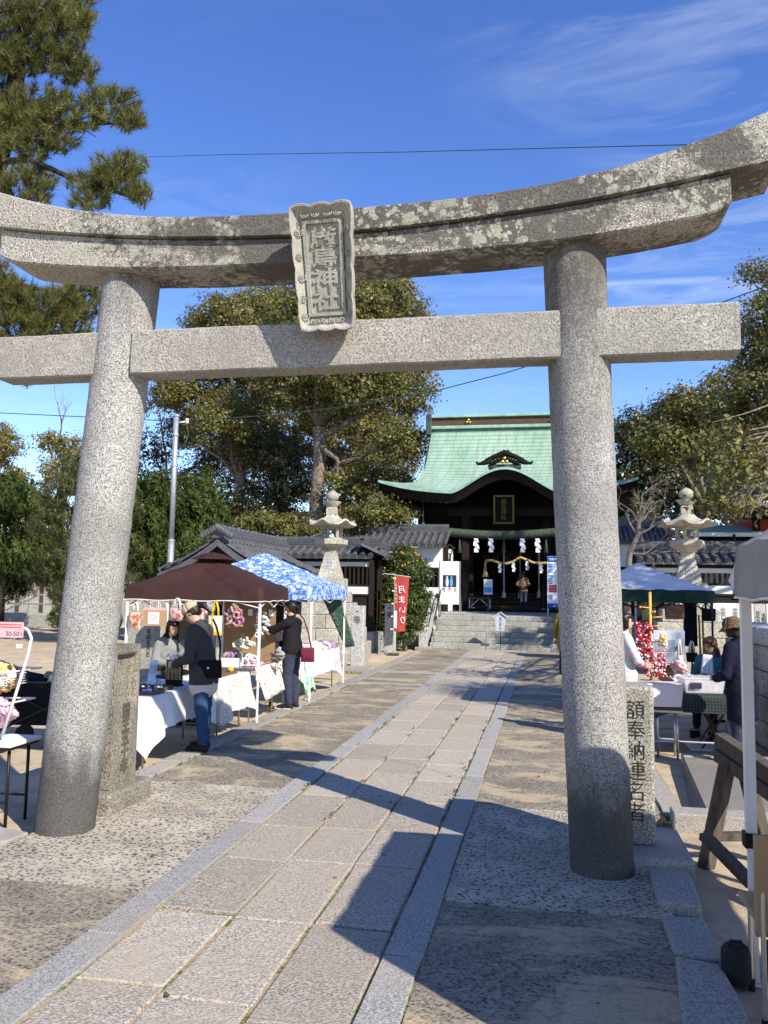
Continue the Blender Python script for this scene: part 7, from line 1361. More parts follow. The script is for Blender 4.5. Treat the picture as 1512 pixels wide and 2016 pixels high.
MB().tube([(0.44, 0, 0.70), (0.30, -0.05, 0.86), (0.30, -0.15, 0.90), (0.30, 0.10, 0.90), (0.30, 0.05, 0.86)], 0.016, 8).build('pull_handle', 'pole_black', wg_)
for x, y, mt_, s_ in ((-0.25, 0.0, 'coat_navy', 0.2), (0.05, -0.08, 'stripe_yellow', 0.13), (0.25, 0.05, 'black_fabric', 0.16), (-0.05, 0.1, 'basket_green', 0.15)): MB().cbox((x, y, 0.66), (s_*1.6, s_, 0.12), 0.4*x+0.3, 0.25, 0.2).build('packed_bag', mt_, wg_, bevel=0.03)
# ================================================================ basket stall at right
for i, (px, py, mt_, w, h, st2, lab) in enumerate(((1328, 1190, 'basket_weave', 0.28, 0.21, 'strap_cream', 'brown woven basket bag with lattice pattern hanging on the stall rail'), (1277, 1190, 'basket_green', 0.2, 0.22, 'strap_cream', 'green woven bag hanging behind the yellow display tree'), (1395, 1198, 'black_fabric', 0.2, 0.18, 'coat_navy', 'black fabric bag hanging by the canopy pole'), (1362, 1285, 'black_fabric', 0.15, 0.13, 'strap_cream', 'small dark lattice bag standing behind the pink plush'))):
    tote(lab, AY(px, py, 12.55 if i < 3 else 12.3), w, h, mt_, st2, 0.1*i, dpt=0.1, hl=0.16)
rl2 = thing('hanging_rail', 'dark rail under the pale blue canopy that carries the baskets', 'rail', (1.4, 12.6, 1.7)); MB().tube([(-0.9, 0, 0.05), (0.9, 0, 0.05)], 0.012, 8).build('bar', 'pole_black', rl2)
for k in range(2): MB().tube([(-0.55+0.5*k, 0, 0.06), (-0.55+0.5*k, 0, -0.02)], 0.005, 5).build('hook', 'steel', rl2)
for i, (px, mt_) in enumerate(((1352, 'coat_navy'), (1364, 'sweat_black'), (1375, 'strap_yellow'), (1382, 'strap_yellow'))): p = AY(px, 1190, 12.7); draped('hanging_strap' if i > 1 else 'hanging_garment', ('navy garment hanging on the basket stall rail', 'black garment hanging beside the navy one', 'yellow strap hanging next to the black garment', 'yellow strap hanging by the canopy pole')[i], 'strap' if i > 1 else 'garment', sheet(p+[-0.05, 0, 0.08], p+[0.05, 0, 0.08], p+[0.06, 0.02, -0.6], p+[-0.05, -0.02, -0.6]) if i < 2 else sheet(p+[-0.012, 0, -0.15], p+[0.012, 0, -0.15], p+[0.03, 0, -0.75], p+[0.005, 0, -0.75]), mt_)
dt = thing('display_tree', 'yellow wooden peg tree hung with red and white beaded charms', 'display stand', tuple(AY(1282, 1340, 11.05))); h_ = AY(1282, 1168, 11.05)[2]-dt.location.z; MB().tube([(0, 0, 0), (0, 0, h_)], 0.018, 10).sphere((0, 0, h_), 0.02, 8, 6).build('post', 'yellow_wood', dt, smooth=True); MB().cbox((0, 0, -0.01), (0.24, 0.24, 0.025)).build('base', 'yellow_wood', dt, bevel=0.006)
for k, (z, s) in enumerate(((0.83, -1), (0.72, 1), (0.78, 0.4), (0.62, 1), (0.50, -1), (0.44, 1), (0.30, 1), (0.26, -1))): MB().tube([(0, 0, z*h_), (s*0.12, -0.03, z*h_+0.01)], 0.010, 6).sphere((s*0.125, -0.03, z*h_+0.01), 0.016, 8, 6).build('peg', 'yellow_wood', dt, smooth=True)
def charms(label, p, n, ex, mats, seed, r=0.016):
    t = thing('beaded_charms', label, 'charms', tuple(p)); rs = random.Random(seed)
    for mt_ in mats:
        mb = MB()
        for k in range(n): mb.sphere((rs.uniform(-ex[0], ex[0]), rs.uniform(-ex[1], ex[1]), rs.uniform(-ex[2], ex[2])), r*rs.uniform(0.7, 1.25), 7, 5)
        tag(mb.build('beads', mt_, t, smooth=True), kind='stuff')
    return t
charms('red and white beaded charms hanging in rows on the left of the peg tree', AY(1268, 1260, 11.0), 70, (0.10, 0.05, 0.22), ('bead_red', 'bead_white', 'bead_red'), 1); charms('pink and white beaded charms at the foot of the peg tree', AY(1292, 1310, 10.95), 60, (0.12, 0.06, 0.14), ('bead_pink', 'bead_white', 'bead_red'), 2); charms('yellow beaded wreath and charms on the right pegs', AY(1305, 1265, 11.0), 22, (0.05, 0.04, 0.10), ('bead_yellow', 'bead_white'), 3)
fw = thing('display_cabinet', 'white framed chalk-grey display cabinet behind the peg tree', 'display frame', tuple(AY(1318, 1300, 11.9)), R(-8)); MB().cbox((0, 0, 0.17), (0.40, 0.04, 0.46)).build('frame', 'shiny_white', fw); MB().cbox((-0.05, -0.022, 0.20), (0.26, 0.01, 0.16)).build('door', 'print_grey', fw); MB().cbox((-0.05, -0.022, 0.03), (0.26, 0.01, 0.14)).build('door', 'print_grey', fw); MB().cbox((0.10, -0.03, 0.17), (0.015, 0.02, 0.05)).build('handle', 'warm_wood', fw); MB().cbox((0, 0.02, -0.32), (0.3, 0.03, 0.52)).build('stand', 'brown_wood', fw)
b1 = thing('storage_box', 'translucent pinkish plastic tub overhanging the stall table beneath the peg tree', 'storage box', (1.30, 10.15, H1-0.14), R(4)); P = [[(sx*0.5*(0.42+0.05*z), 0, 0) for sx in (-1, 1)] for z in (0, 1)]
def tub(t, w, d, h, mat, lid):
    mb = MB(); V = []; 
    for z, k in ((0, 0.9), (h, 1.0), (h, 0.95), (0.01, 0.86)): V += [(-w/2*k, -d/2*k, z), (w/2*k, -d/2*k, z), (w/2*k, d/2*k, z), (-w/2*k, d/2*k, z)]
    mb.add(V, [(0, 3, 2, 1)]+[(r*4+i, r*4+(i+1) % 4, (r+1)*4+(i+1) % 4, (r+1)*4+i) for r in range(3) for i in range(4)]+[(12, 13, 14, 15)]); mb.build('tub', mat, t, bevel=0.01); MB().cbox((0, 0, h+0.006), (w*1.04, d*1.04, 0.02)).build('rim' if not lid else 'lid', mat, t, bevel=0.008)
    if lid:
        for k in range(7): MB().cbox((-w*0.42+w*0.14*k, 0, h+0.02), (0.012, d*0.9, 0.008)).build('lid_rib', mat, t)
tub(b1, 0.42, 0.34, 0.24, 'milky_pink', False)
tag(MB().cbox((1.56, 10.0, H1-0.28), (0.02, 0.02, 0.02)).build('tub_support', 'pole_black'), 'small dark bracket under the pink plastic tub', 'bracket'); bpy.data.objects.remove(bpy.data.objects['tub_support'])
table('side_table', 'small low table that carries the pink plastic tub', (1.32, 10.18), 0.40, 0.36, H1-0.15, 0, 'coat_navy' if False else 'brown_wood', 'alu')
b2 = thing('storage_box', 'clear lidded plastic box with dark latch on the checked cloth', 'storage box', (1.76, 10.32, H1+0.008), R(6)); tub(b2, 0.46, 0.34, 0.16, 'clear_plastic', True); MB().cbox((-0.1, -0.178, 0.09), (0.13, 0.02, 0.07)).build('latch', 'print_dark', b2, bevel=0.01)
for k in range(6): MB().cbox((-0.15+0.06*k, 0.0, 0.05), (0.05, 0.2, 0.08), 0.2*k).build('contents', ('pale_pink', 'shiny_white', 'multi_soft')[k % 3], b2, bevel=0.01)
bundle('plush_toy', 'fluffy pale pink plush bag on the checked cloth', 'plush', AY(1338, 1312, 11.1), 16, 0.06, 0.05, 'plush_pink', 41, 1.2); tote('cream ribbon-handled pouch behind the pink plush', AY(1338, 1290, 11.3), 0.08, 0.1, 'ivory_lace', 'ivory_lace', hl=0.2)
bundle('goods_heap', 'heap of pale wrapped goods in front of the seated woman', 'goods', np.array([1.72, 10.95, H1+0.05]), 26, 0.22, 0.05, 'multi_soft', 43, 0.25); bundle('goods_heap', 'heap of white and blue packets beside the clear box', 'goods', np.array([2.05, 10.75, H1+0.06]), 16, 0.13, 0.05, 'print_pale', 44, 0.3)
for k, (x, y) in enumerate(((2.14, 10.2), (2.2, 10.3), (2.1, 10.45))): o = thing('clear_case', 'tall clear display case at the end of the checked table', 'display case', (x, y, H1+0.006), 0, 'clear display cases'); MB().cbox((0, 0, 0.12), (0.07, 0.07, 0.24)).build('case', 'clear_plastic', o); MB().cbox((0, 0, 0.05), (0.04, 0.04, 0.08)).build('contents', 'print_pale', o)
xs_ = thing('folding_stool', 'brown wooden folding stool with crossed legs under the checked table', 'stool', (2.0, 10.95, 0)); 
for y in (-0.14, 0.14): MB().beam((-0.16, y, -0.07), (0.14, y, 0.42), 0.03, 0.02).build('leg', 'brown_wood', xs_); MB().beam((0.16, y, -0.07), (-0.14, y, 0.42), 0.03, 0.02).build('leg', 'brown_wood', xs_)
MB().cbox((0, 0, 0.43), (0.34, 0.32, 0.02)).build('seat', 'brown_wood', xs_); tag(MB().box((1.7, 10.7, -0.075), (2.35, 11.2, -0.055)).build('ground_board', 'plaster'), 'pale flat board lying beneath the folding stool', 'board'); ob = thing('cooler_box', 'white lidded carton under the stall behind the crossed stool', 'box', (2.2, 11.9, -0.07)); MB().cbox((0, 0, 0.15), (0.5, 0.35, 0.3)).build('body', 'plaster', ob, bevel=0.02); MB().cbox((0.05, -0.18, 0.22), (0.12, 0.01, 0.035)).build('grip', 'pole_black', ob)
# ================================================================ trestle, canvas chair, banner
th_ = thing('wooden_trestle', 'weathered grey timber trestle under the beige canopy', 'trestle', (1.3, 6.0, -0.07)); W = 'grey_timber'; Lp = np.array([[1.27, 6.42, 0.74], [1.36, 5.45, 0.62]])
MB().beam(Lp[0]+[-0.03, 0.1, 0.0], Lp[1]+[0.15, -0.5, 0.0], 0.09, 0.10).build('top_beam', W, th_, world=True, bevel=0.006); MB().beam(Lp[0]+[0.0, 0.12, -0.11], Lp[1]+[0.18, -0.5, -0.11], 0.16, 0.09).build('cap_plate', W, th_, world=True, bevel=0.006)
for a, b_, nm in (((1.24, 6.3, 0.60), (1.06, 6.16, -0.07), 'leg'), ((1.36, 6.3, 0.58), (1.52, 6.40, -0.07), 'leg'), ((1.45, 5.5, 0.52), (1.30, 5.35, -0.07), 'leg'), ((1.52, 5.4, 0.52), (1.78, 5.3, -0.07), 'leg'), ((1.05, 6.12, 0.16), (1.24, 5.62, 0.02), 'brace'), ((1.08, 6.26, 0.12), (1.55, 6.38, 0.12), 'cross_rail')): MB().beam(a, b_, 0.085, 0.085 if nm == 'leg' else 0.05).build(nm, W, th_, world=True, bevel=0.006)
chx = AY(1487, 1690, 3.95); cc_ = thing('canvas_chair', 'beige canvas folding chair at the edge of the beige canopy', 'chair', (1.2, 3.95, -0.07)); n = 12
P = [[(0.872+0.02*(1-a)+0.42*b, 3.93+0.02*math.sin(3*b)+0.10*(1-a), 0.31+0.45*a) for b in np.linspace(0, 1, 8)] for a in np.linspace(0, 1, n)]; MB().grid(P).build('back_canvas', 'beige_canvas', cc_, world=True, smooth=True, fix=False); cc_.children[0].modifiers.new('t', 'SOLIDIFY').thickness = 0.02
MB().cbox((1.12, 4.2, 0.36), (0.44, 0.40, 0.03)).build('seat_canvas', 'beige_canvas', cc_, world=True, bevel=0.01)
for x, y in ((0.915, 3.98), (1.33, 3.98), (0.95, 4.38), (1.33, 4.38)): MB().tube([(x, y, -0.07), (x, y, 0.37 if y > 4.2 else 0.74)], 0.011, 8).build('leg', 'alu', cc_, world=True); MB().tube([(x, y, -0.075), (x, y, -0.02)], 0.016, 8).build('foot_cap', 'rubber', cc_, world=True)
bnr = thing('banner', 'red vertical banner on a green pole reading in reverse, beside the citrus bush', 'banner', tuple(G(770, 1284))); bY = bnr.location.y-0.35
pA, pB = AY(774, 1284, bY), AY(777, 1128, bY); pA[2] = -0.05; MB().tube([pA, pB], 0.014, 8).build('pole', 'print_green', bnr, world=True); MB().tube([AY(757, 1129, bY), AY(808, 1136, bY)], 0.010, 6).build('crossbar', 'pole_white', bnr, world=True); MB().cbox((pA[0], bY, -0.04), (0.3, 0.3, 0.06)).build('base', 'brown_wood', bnr, world=True)
c0, c1, c2_, c3 = AY(778, 1134, bY), AY(806, 1136, bY), AY(797, 1243, bY), AY(773, 1243, bY); fb = MB().grid(sheet(c0, c1, c2_, c3, 8, 16, 0.02, 1.0)).build('flag', 'banner_red', bnr, world=True, smooth=True, fix=False)
cm = (c0+c1+c2_+c3)/4; put(text_mb('月まいり', 0.235, 0.004, True, mirror=True, spacing=1.25), cm+[0.06, -0.035, -0.02], ry=R(-3)).build('lettering', 'paper_white', fb, world=True, fix=False); put(text_mb('健康祈願成就', 0.085, 0.003, True, mirror=True, spacing=1.15), cm+[-0.13, -0.035, 0.30], ry=R(-3)).build('lettering', 'pale_pink', fb, world=True, fix=False); MB().cbox(cm+[-0.14, -0.03, -0.45], (0.09, 0.004, 0.5)).build('white_panel', 'paper_white', fb, world=True)
for k in range(5): MB().cbox(c0+(c3-c0)*(0.04+0.23*k)+np.array([-0.02, 0, 0]), (0.09, 0.015, 0.035)).build('tie_loop', 'paper_white', bnr, world=True)
# ================================================================ people
def hand_prims(w, d, s, nrm, curl=0.5, mat=0):
    """w wrist, d direction of hand, s thumb side, nrm palm normal (fingers curl toward it)"""
    w, d, s, nrm = [np.array(q_, float) for q_ in (w, d, s, nrm)]; d /= np.linalg.norm(d); s = s-d*(s@d); s /= np.linalg.norm(s); nrm = np.cross(d, s)*np.sign(np.dot(np.cross(d, s), nrm) or 1); o = []
    for k in (-1, 0, 1): o.append(('c', w+s*0.012*k, 0.017, w+d*0.078+s*0.022*k, 0.014, mat, 0.008))
    for k, (off, L) in enumerate(((0.030, 0.068), (0.010, 0.078), (-0.010, 0.072), (-0.029, 0.056))):
        a = w+d*0.078+s*off; b = a+(d*(1-0.4*curl)+nrm*curl*0.6)*L*0.55; c = b+(d*(1-curl)+nrm*curl)*L*0.5; o += [('c', a, 0.0105, b, 0.0095, mat, 0.004), ('c', b, 0.0095, c, 0.008, mat, 0.004)]
    a = w+d*0.02+s*0.026; b = a+d*0.035+s*0.028+nrm*0.01; c = b+d*0.032+s*0.006+nrm*0.012; o += [('c', a, 0.014, b, 0.012, mat, 0.006), ('c', b, 0.0115, c, 0.009, mat, 0.004)]
    return o
def human(label, loc, rz, sc, mats, armR, armL, lean=0.0, head=(0.0, 0.0, 0.0), legs=None, hem=0.80, hair='short', haircol='hair_black', coat=0.0, vox=0.0105, seed=0, extras=(), loose=1.0, under=False, turn=0.0):
    """faces -y; mats: [skin, top, bottom, shoes, under]; armX=(elbow, wrist, hand dir); head=(pitch fwd, yaw, roll)"""
    t = thing('person', label, 'person', loc, rz); t.scale = (sc,)*3; rs = np.random.default_rng(seed); ca, sa = math.cos(lean), math.sin(lean); HZ = 0.90
    def up(p):                                           # bend the upper body forward at the hips
        x, y, z = p; return (x, y*ca-(z-HZ)*sa, HZ+y*sa+(z-HZ)*ca) if z > HZ-0.02 else (x, y-(z-HZ)*0.0, z)
    P = []; ly = legs or {'knee': ((-0.095, -0.015, 0.49), (0.095, -0.02, 0.49)), 'ankle': ((-0.095, 0.02, 0.085), (0.10, 0.015, 0.085)), 'toe': ((-0.11, -0.15, 0.032), (0.12, -0.155, 0.032))}
    for i, s in enumerate((-1, 1)):
        hip = (s*0.082, 0.0, 0.88); k, a, to = ly['knee'][i], ly['ankle'][i], ly['toe'][i]
        P += [('c', hip, 0.098*loose, k, 0.068*loose, 2, 0.03), ('c', k, 0.068*loose, (a[0], a[1], a[2]+0.03), 0.052*loose, 2, 0.02), ('c', (a[0], a[1]+0.03, 0.042), 0.043, ((a[0]+to[0])/2, (a[1]+to[1])/2, 0.045), 0.045, 3, 0.015), ('c', ((a[0]+to[0])/2, (a[1]+to[1])/2, 0.042), 0.044, to, 0.032, 3, 0.015), ('c', a, 0.042, (a[0], a[1], 0.05), 0.042, 3, 0.01)]
    P += [('e', (0, 0.01, 0.90), (0.158, 0.118, 0.12), (0, 0, 0), 2, 0.04), ('e', up((0, 0, 1.03)), (0.15, 0.108, 0.16), (lean, 0, 0), 1, 0.05), ('e', up((0, -0.005, 1.22)), (0.172, 0.118, 0.18), (lean, 0, 0), 1, 0.05), ('c', up((-0.14, 0.01, 1.345)), 0.068, up((0.14, 0.01, 1.345)), 0.068, 1, 0.05), ('c', (-0.066, 0.0, hem+0.06), 0.125*loose, up((-0.05, 0.0, 1.12)), 0.112, 1, 0.04), ('c', (0.066, 0.0, hem+0.06), 0.125*loose, up((0.05, 0.0, 1.12)), 0.112, 1, 0.04)]
    if coat: P += [('c', (-0.06, 0.0, hem+0.05), 0.135, (-0.07, 0.005, coat), 0.135, 1, 0.05), ('c', (0.06, 0.0, hem+0.05), 0.135, (0.07, 0.005, coat), 0.135, 1, 0.05)]
    if under: P += [('c', (-0.066, 0.0, hem-0.02), 0.116*loose, (0.066, 0.0, hem-0.02), 0.116*loose, 4, 0.02)]
    nk = up((0, 0.005, 1.40)); hp, hy, hr = head; hb = np.array(up((0, -0.01, 1.455)))
    Mh = np.array(Matrix.Rotation(hy, 3, 'Z') @ Matrix.Rotation(hr, 3, 'Y') @ Matrix.Rotation(lean*0.5+hp, 3, 'X'))
    H = lambda x, y, z: hb+Mh @ np.array([x, y, z]); he = (lean*0.5+hp, hr, hy)
    P += [('c', nk, 0.052, H(0, 0.0, 0.03), 0.047, 0, 0.02), ('e', H(0, 0.005, 0.115), (0.074, 0.092, 0.098), he, 0, 0.015), ('e', H(0, -0.03, 0.055), (0.054, 0.058, 0.062), he, 0, 0.02), ('c', H(0, -0.086, 0.105), 0.009, H(0, -0.104, 0.075), 0.013, 0, 0.010), ('c', H(-0.018, -0.078, 0.03), 0.011, H(0.018, -0.078, 0.03), 0.011, 0, 0.012)]
    for s in (-1, 1): P += [('e', H(s*0.074, 0.012, 0.095), (0.010, 0.02, 0.03), he, 0, 0.006)]
    P += [('c', np.array(up((0, 0.012, 1.375))), 0.075, np.array(up((0, 0.01, 1.40))), 0.064, 1, 0.02)]
    for (e, w, hd, th), s in ((armR, -1), (armL, 1)):
        sh = up((s*0.175, 0.01, 1.33)); P += [('c', sh, 0.066*loose, e, 0.053*loose, 1, 0.03), ('c', e, 0.054*loose, np.array(e)+(np.array(w)-np.array(e))*0.93, 0.042*loose, 1, 0.02), ('c', np.array(e)+(np.array(w)-np.array(e))*0.9, 0.027, w, 0.025, 0, 0.01)]; P += hand_prims(w, hd, th, (0, 0, -1), 0.55)
    P += list(extras); ph = rs.uniform(0, 6, 6)
    def folds(X, Y, Z, M):
        n_ = 0.5*np.sin(Z*34+X*17+ph[0]+1.5*np.sin(X*15+Y*12+ph[1]))+0.35*np.sin(Z*61-X*29+Y*37+ph[2])+0.5*np.sin(X*22-Z*13+Y*19+ph[3]); return np.where((M == 1) | (M == 2) | (M == 4), n_*0.0048, 0.0)
    bodyo = organic_obj('body', P, mats, t, vox=vox, k=0.03, noise=folds, smooth_it=1)
    ey = MB()
    for s in (-1, 1):
        MB().sphere(H(s*0.03, -0.080, 0.105), (0.013, 0.008, 0.006), 8, 6).build('eye', 'eye_dark', t, smooth=True); MB().tube([H(s*0.016, -0.088, 0.125), H(s*0.032, -0.085, 0.130), H(s*0.046, -0.074, 0.124)], 0.004, 5).build('eyebrow', haircol, t, smooth=True)
    MB().tube([H(-0.02, -0.088, 0.038), H(0, -0.094, 0.040), H(0.02, -0.088, 0.038)], 0.005, 5).build('lips', 'lip', t, smooth=True)
    hs = [('e', H(0, 0.028, 0.135), (0.083, 0.088, 0.088), he, 0), ('e', H(0, -0.02, 0.178), (0.070, 0.075, 0.038), he, 0), ('c', H(-0.068, 0.02, 0.13), 0.022, H(-0.066, 0.03, 0.075), 0.016, 0), ('c', H(0.068, 0.02, 0.13), 0.022, H(0.066, 0.03, 0.075), 0.016, 0), ('e', H(0, 0.06, 0.075), (0.06, 0.045, 0.05), he, 0)]
    if hair == 'pony': hs += [('e', H(0, 0.125, 0.11), (0.036, 0.034, 0.036), he, 0), ('c', H(0, 0.13, 0.10), 0.03, H(0, 0.15, 0.035), 0.016, 0)]
    if hair == 'tail': hs += [('c', H(0, 0.10, 0.14), 0.03, H(0.0, 0.165, 0.09), 0.032, 0), ('c', H(0, 0.165, 0.09), 0.032, H(0, 0.185, -0.03), 0.015, 0)]
    if hair == 'long': hs += [('c', H(s*0.07, 0.01, 0.12), 0.03, H(s*0.078, 0.0, -0.10), 0.03, 0) for s in (-1, 1)]+[('e', H(0, 0.06, -0.02), (0.08, 0.04, 0.13), he, 0), ('c', H(-0.03, -0.06, 0.175), 0.026, H(-0.066, -0.04, 0.12), 0.02, 0), ('c', H(0.03, -0.06, 0.175), 0.026, H(0.066, -0.04, 0.12), 0.02, 0)]
    if hair == 'bob': hs += [('c', H(s*0.072, 0.0, 0.12), 0.03, H(s*0.074, 0.0, 0.03), 0.03, 0) for s in (-1, 1)]+[('e', H(0, 0.05, 0.04), (0.08, 0.05, 0.08), he, 0), ('c', H(-0.03, -0.072, 0.165), 0.022, H(0.03, -0.072, 0.165), 0.022, 0)]
    organic_obj('hair', hs, [haircol], t, vox=0.010, k=0.025, noise=lambda X, Y, Z, M: 0.003*np.sin(X*160+Y*70)*np.sin(Z*30+Y*40), smooth_it=1)
    t['_'] = 0; del t['_']; return t, H, he, Mh
def brimmed(t, H, Mh, mat, kind):
    n = 24; rows = []
    for r, z in ((0.0, 0.240), (0.05, 0.234), (0.086, 0.208), (0.106, 0.170), (0.111, 0.128)): rows.append([H(r*0.92*math.cos(a), 0.012+r*math.sin(a)*1.05, z) for a in np.linspace(0, 2*math.pi, n+1)])
    if kind == 'bucket':
        for r, z in ((0.125, 0.115), (0.158, 0.085)): rows.append([H(r*0.95*math.cos(a), 0.008+r*math.sin(a)*1.02, z+0.008*math.sin(a*3)) for a in np.linspace(0, 2*math.pi, n+1)])
    c = MB().grid(rows).build('cap_crown' if kind == 'cap' else 'hat', mat, t, smooth=True, fix=False); c.modifiers.new('t', 'SOLIDIFY').thickness = 0.005
    if kind == 'cap':
        P = [[H(x*0.085, -0.075-f*0.085*math.sqrt(max(0, 1-0.75*x*x)), 0.142-0.028*f-0.02*x*x) for x in np.linspace(-1, 1, 9)] for f in np.linspace(0, 1, 5)]; b = MB().grid(P).build('cap_brim', mat, t, smooth=True, fix=False); b.modifiers.new('t', 'SOLIDIFY').thickness = 0.006
# man in cap, facing the white table (-x)
mp = np.array([-3.735, 8.78, 0.0]); t, H, he, Mh = human('person in grey sweater, jeans and beige cap looking down at the white table', tuple(mp), R(-96), 0.985, ['skin_tone', 'sweater_grey', 'jeans', 'rubber', 'shirt_light'],
    ((-0.24, -0.10, 1.04), (-0.12, -0.33, 0.97), (0.4, -0.9, -0.05), (0, 0, 1)), ((0.25, -0.06, 1.03), (0.14, -0.30, 0.95), (-0.35, -0.9, -0.1), (0, 0, 1)), lean=R(11), head=(R(34), R(4), 0), hem=0.72, seed=1, under=True, loose=1.08, legs={'knee': ((-0.10, -0.03, 0.49), (0.095, 0.03, 0.49)), 'ankle': ((-0.10, -0.02, 0.085), (0.10, 0.07, 0.085)), 'toe': ((-0.12, -0.19, 0.032), (0.12, -0.10, 0.032))}, hair='tail')
brimmed(t, H, Mh, 'cap_beige', 'cap')
def shoulder_bag(label, loc, rz, w, h, d, mat, strap, rnd=0.3, name='shoulder_bag'):
    b = thing(name, label, 'bag', loc, rz); P = []
    for a in np.linspace(0, 2*math.pi, 29): P.append([(w/2*np.sign(math.cos(a))*abs(math.cos(a))**rnd*(1+0.06*z), d/2*np.sign(math.sin(a))*abs(math.sin(a))**0.5*(0.7+0.5*math.sin(math.pi*z)), -h*z) for z in np.linspace(0, 1, 8)])
    MB().grid(P).add([q_[-1] for q_ in P[:-1]], [tuple(range(28))]).add([q_[0] for q_ in P[:-1]], [tuple(range(28))]).build('body', mat, b, smooth=True, fix=False); MB().cbox((0, -d*0.36, -h*0.28), (w*0.98, d*0.45, h*0.5)).build('flap', mat, b, bevel=0.015)
    MB().tube([np.array(p) for p in strap], 0.011, 6).build('strap', mat, b, smooth=True); return b
bgx = AY(413, 1316, 8.66); mb_ = shoulder_bag('black nylon crossbody bag with small silver triangle badge worn by the person in the cap', tuple(bgx+[0.0, 0, 0.09]), R(4), 0.25, 0.19, 0.09, 'black_fabric', [(0.11, 0, 0.0), (0.10, 0.03, 0.18), (0.03, 0.09, 0.36), (-0.03, 0.14, 0.44)]); MB().add([(-0.012, -0.075, -0.07), (0.022, -0.075, -0.07), (0.005, -0.075, -0.095)], [(0, 1, 2)]).build('badge', 'shiny_white', mb_)
# masked woman in black
wp = np.array([-3.77, 12.15, 0.0]); t, H, he, Mh = human('person in black sweatshirt and dark denim with face mask reaching up at the stall', tuple(wp), R(-100), 0.96, ['skin_tone', 'sweat_black', 'denim_dark', 'rubber', 'shirt_light'],
    ((-0.26, -0.06, 1.04), (-0.10, -0.27, 0.98), (0.5, -0.8, 0), (0, 0, 1)), ((0.23, -0.22, 1.22), (0.16, -0.44, 1.27), (0.0, -0.95, 0.25), (0, 0, 1)), lean=R(3), head=(R(6), R(2), 0), hem=0.86, seed=2, loose=1.15, hair='pony')
organic_obj('face_mask', [('e', H(0, -0.052, 0.052), (0.056, 0.050, 0.052), he, 0)], ['paper_white'], t, vox=0.009, smooth_it=1); MB().tube([H(-0.07, 0.01, 0.11), H(-0.055, -0.05, 0.07)], 0.003, 4).tube([H(0.07, 0.01, 0.11), H(0.055, -0.05, 0.07)], 0.003, 4).build('mask_loop', 'paper_white', t)
for k in range(2): pass
MB().tube([H(0.03*math.cos(a), 0.105, 0.11+0.035*math.sin(a)) for a in np.linspace(0, 6.28, 12)], 0.012, 6).build('hair_tie', 'print_grey', t, smooth=True)
for s in (-1, 1): MB().cbox((s*0.105, -0.07, 0.012), (0.09, 0.27, 0.024)).build('shoe_sole', 'trim_white', t, bevel=0.01)
shoulder_bag('burgundy leather pouch bag hanging from the shoulder of the masked person', tuple(AY(606, 1283, 12.05)+[0, 0, 0.06]), R(8), 0.19, 0.21, 0.13, 'bag_burgundy', [(0.05, 0.0, 0.0), (0.0, 0.02, 0.22), (-0.08, 0.06, 0.42), (-0.16, 0.10, 0.50)], 0.6)
# seller under the brown canopy
chair_legs = {'knee': ((-0.11, -0.40, 0.88), (0.11, -0.40, 0.88)), 'ankle': ((-0.11, -0.42, 0.48), (0.11, -0.42, 0.48)), 'toe': ((-0.12, -0.58, 0.43), (0.12, -0.58, 0.43))}
def stool(label, p, h=0.45):
    s_ = thing('stool', label, 'stool', tuple(p)); MB().lathe([(0.17, h-0.04), (0.18, h-0.02), (0.17, h)], 18).build('seat', 'brown_wood', s_)
    for a in (0.8, 2.4, 3.9, 5.5): MB().tube([(0.12*math.cos(a), 0.12*math.sin(a), h-0.03), (0.17*math.cos(a), 0.17*math.sin(a), -0.0)], 0.013, 6).build('leg', 'pole_black', s_)
t, H, he, Mh = human('stallholder in pale grey coat and dark scarf sitting in the shade of the brown canopy', (-5.20, 10.92, -0.29), R(58), 0.98, ['skin_tone', 'coat_grey', 'sweat_black', 'rubber', 'knit_dark'],
    ((-0.25, -0.08, 1.08), (-0.06, -0.28, 1.04), (0.5, -0.8, 0), (0, 0, 1)), ((0.25, -0.08, 1.08), (0.08, -0.28, 1.03), (-0.5, -0.8, 0), (0, 0, 1)), lean=R(8), head=(R(12), R(-5), 0), hem=0.82, seed=3, loose=1.15, hair='bob', legs={k: tuple((x, y, max(z, 0.385) if k != 'knee' else z) for x, y, z in v) for k, v in chair_legs.items()}, extras=[('c', (-0.07, -0.06, 1.42), 0.055, (0.07, -0.06, 1.42), 0.055, 4, 0.03), ('c', (0.03, -0.11, 1.40), 0.045, (0.05, -0.13, 1.22), 0.04, 4, 0.03)], vox=0.012)
stool('round stool under the stallholder in the grey coat', (-5.20, 10.92, -0.07), 0.55)
# visitor at the shrine, back to us
sy_ = 37.0; sp = AY(1030, 1190, sy_); t, H, he, Mh = human('person in brown jacket and dark cap praying before the shrine, hands behind the back', (sp[0]+0.03, 35.65, 1.12), R(180), 0.94, ['skin_tone', 'coat_brown', 'denim_dark', 'rubber', 'shirt_light'],
    ((-0.27, 0.10, 1.08), (-0.06, 0.17, 0.93), (0.8, 0.3, 0), (0, 0, 1)), ((0.27, 0.10, 1.08), (0.06, 0.18, 0.95), (-0.8, 0.3, 0), (0, 0, 1)), lean=R(6), head=(R(14), 0, 0), hem=0.78, seed=4, loose=1.12, vox=0.016); brimmed(t, H, Mh, 'knit_dark', 'cap')
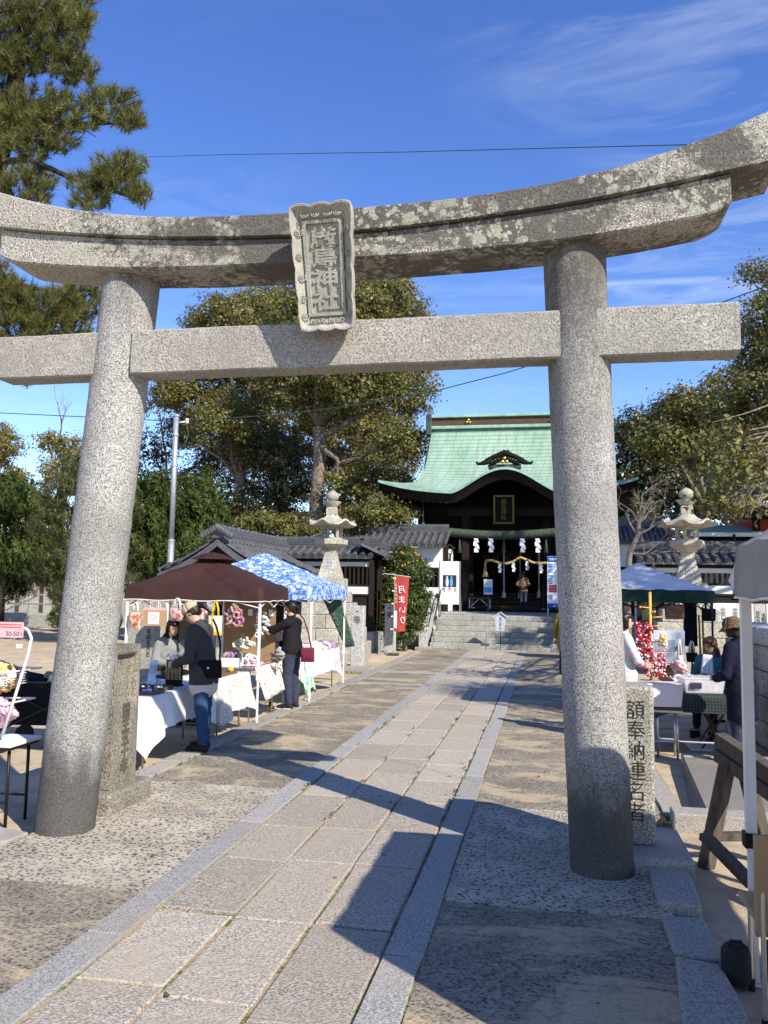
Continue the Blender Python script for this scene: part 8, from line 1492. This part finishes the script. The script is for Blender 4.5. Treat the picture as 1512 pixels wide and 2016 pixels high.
# mustard coat, mostly hidden by the right pillar
t, H, he, Mh = human('person in mustard coat carrying a pale woven bag beside the steps', (0.42, 19.0, 0.0), R(150), 0.97, ['skin_tone', 'coat_yellow', 'sweat_black', 'rubber', 'shirt_light'],
    ((-0.25, 0.02, 1.05), (-0.20, -0.14, 0.86), (0.2, -0.4, -0.9), (0, 1, 0)), ((0.25, 0.03, 1.06), (0.27, -0.02, 0.80), (0, -0.1, -1), (0, -1, 0)), hem=0.78, coat=0.66, seed=5, hair='bob', vox=0.014)
tote('pale woven handbag carried by the person in mustard', (0.19, 19.02, 0.66), 0.24, 0.18, 'ivory_lace', 'strap_cream', R(20), dpt=0.1, hl=0.12)
# customer with pink sleeve behind the right pillar
t, H, he, Mh = human('customer with pink cuffs and pale blue apron beside the peg tree', (0.95, 10.75, 0.0), R(100), 0.93, ['skin_tone', 'multi_soft', 'print_pale', 'rubber', 'pink_sleeve'],
    ((-0.24, -0.10, 1.06), (-0.10, -0.22, 0.98), (0.3, -0.9, 0), (0, 0, 1)), ((0.25, -0.08, 1.06), (0.12, -0.24, 0.98), (-0.3, -0.9, 0), (0, 0, 1)), hem=0.80, coat=0.62, seed=6, hair='bob', vox=0.012, extras=[('c', (-0.15, -0.18, 1.0), 0.052, (-0.12, -0.20, 0.99), 0.052, 4, 0.01), ('c', (0.16, -0.20, 1.0), 0.052, (0.13, -0.22, 0.99), 0.052, 4, 0.01)])
# seated stallholder with long brown hair
t, H, he, Mh = human('stallholder with long brown hair seated behind the checked table', (2.22, 12.0, -0.38), R(-28), 0.97, ['skin_tone', 'teal_top', 'sweat_black', 'rubber', 'shirt_light'],
    ((-0.25, -0.10, 1.08), (-0.12, -0.34, 1.08), (0.2, -0.9, 0), (0, 0, 1)), ((0.25, -0.10, 1.08), (0.10, -0.34, 1.08), (-0.2, -0.9, 0), (0, 0, 1)), lean=R(6), head=(R(16), R(-18), 0), hem=0.82, seed=7, hair='long', haircol='hair_brown', legs={k: tuple((x, y, max(z, 0.42) if k != 'knee' else z) for x, y, z in v) for k, v in chair_legs.items()})
stool('round stool under the long-haired stallholder', (2.22, 12.0, -0.07), 0.48); draped('white_towel', 'white cloth held up by the long-haired stallholder', 'cloth', sheet(AY(1384, 1288, 11.6), AY(1402, 1290, 11.6), AY(1406, 1330, 11.5), AY(1380, 1326, 11.5)), 'cloth_white')
# customer in navy with printed hat at the right edge
t, H, he, Mh = human('person in long navy coat and printed bucket hat browsing the checked table', (2.02, 9.42, 0.0), R(-128), 0.93, ['skin_tone', 'coat_navy', 'plaid_navy', 'rubber', 'shirt_light'],
    ((-0.26, -0.05, 1.03), (-0.14, -0.24, 0.98), (0.4, -0.8, 0), (0, 0, 1)), ((0.27, -0.05, 1.03), (0.14, -0.24, 0.98), (-0.4, -0.8, 0), (0, 0, 1)), lean=R(7), head=(R(10), R(-8), 0), hem=0.80, coat=0.60, seed=8, loose=1.12, hair='bob'); brimmed(t, H, Mh, 'hat_print', 'bucket')
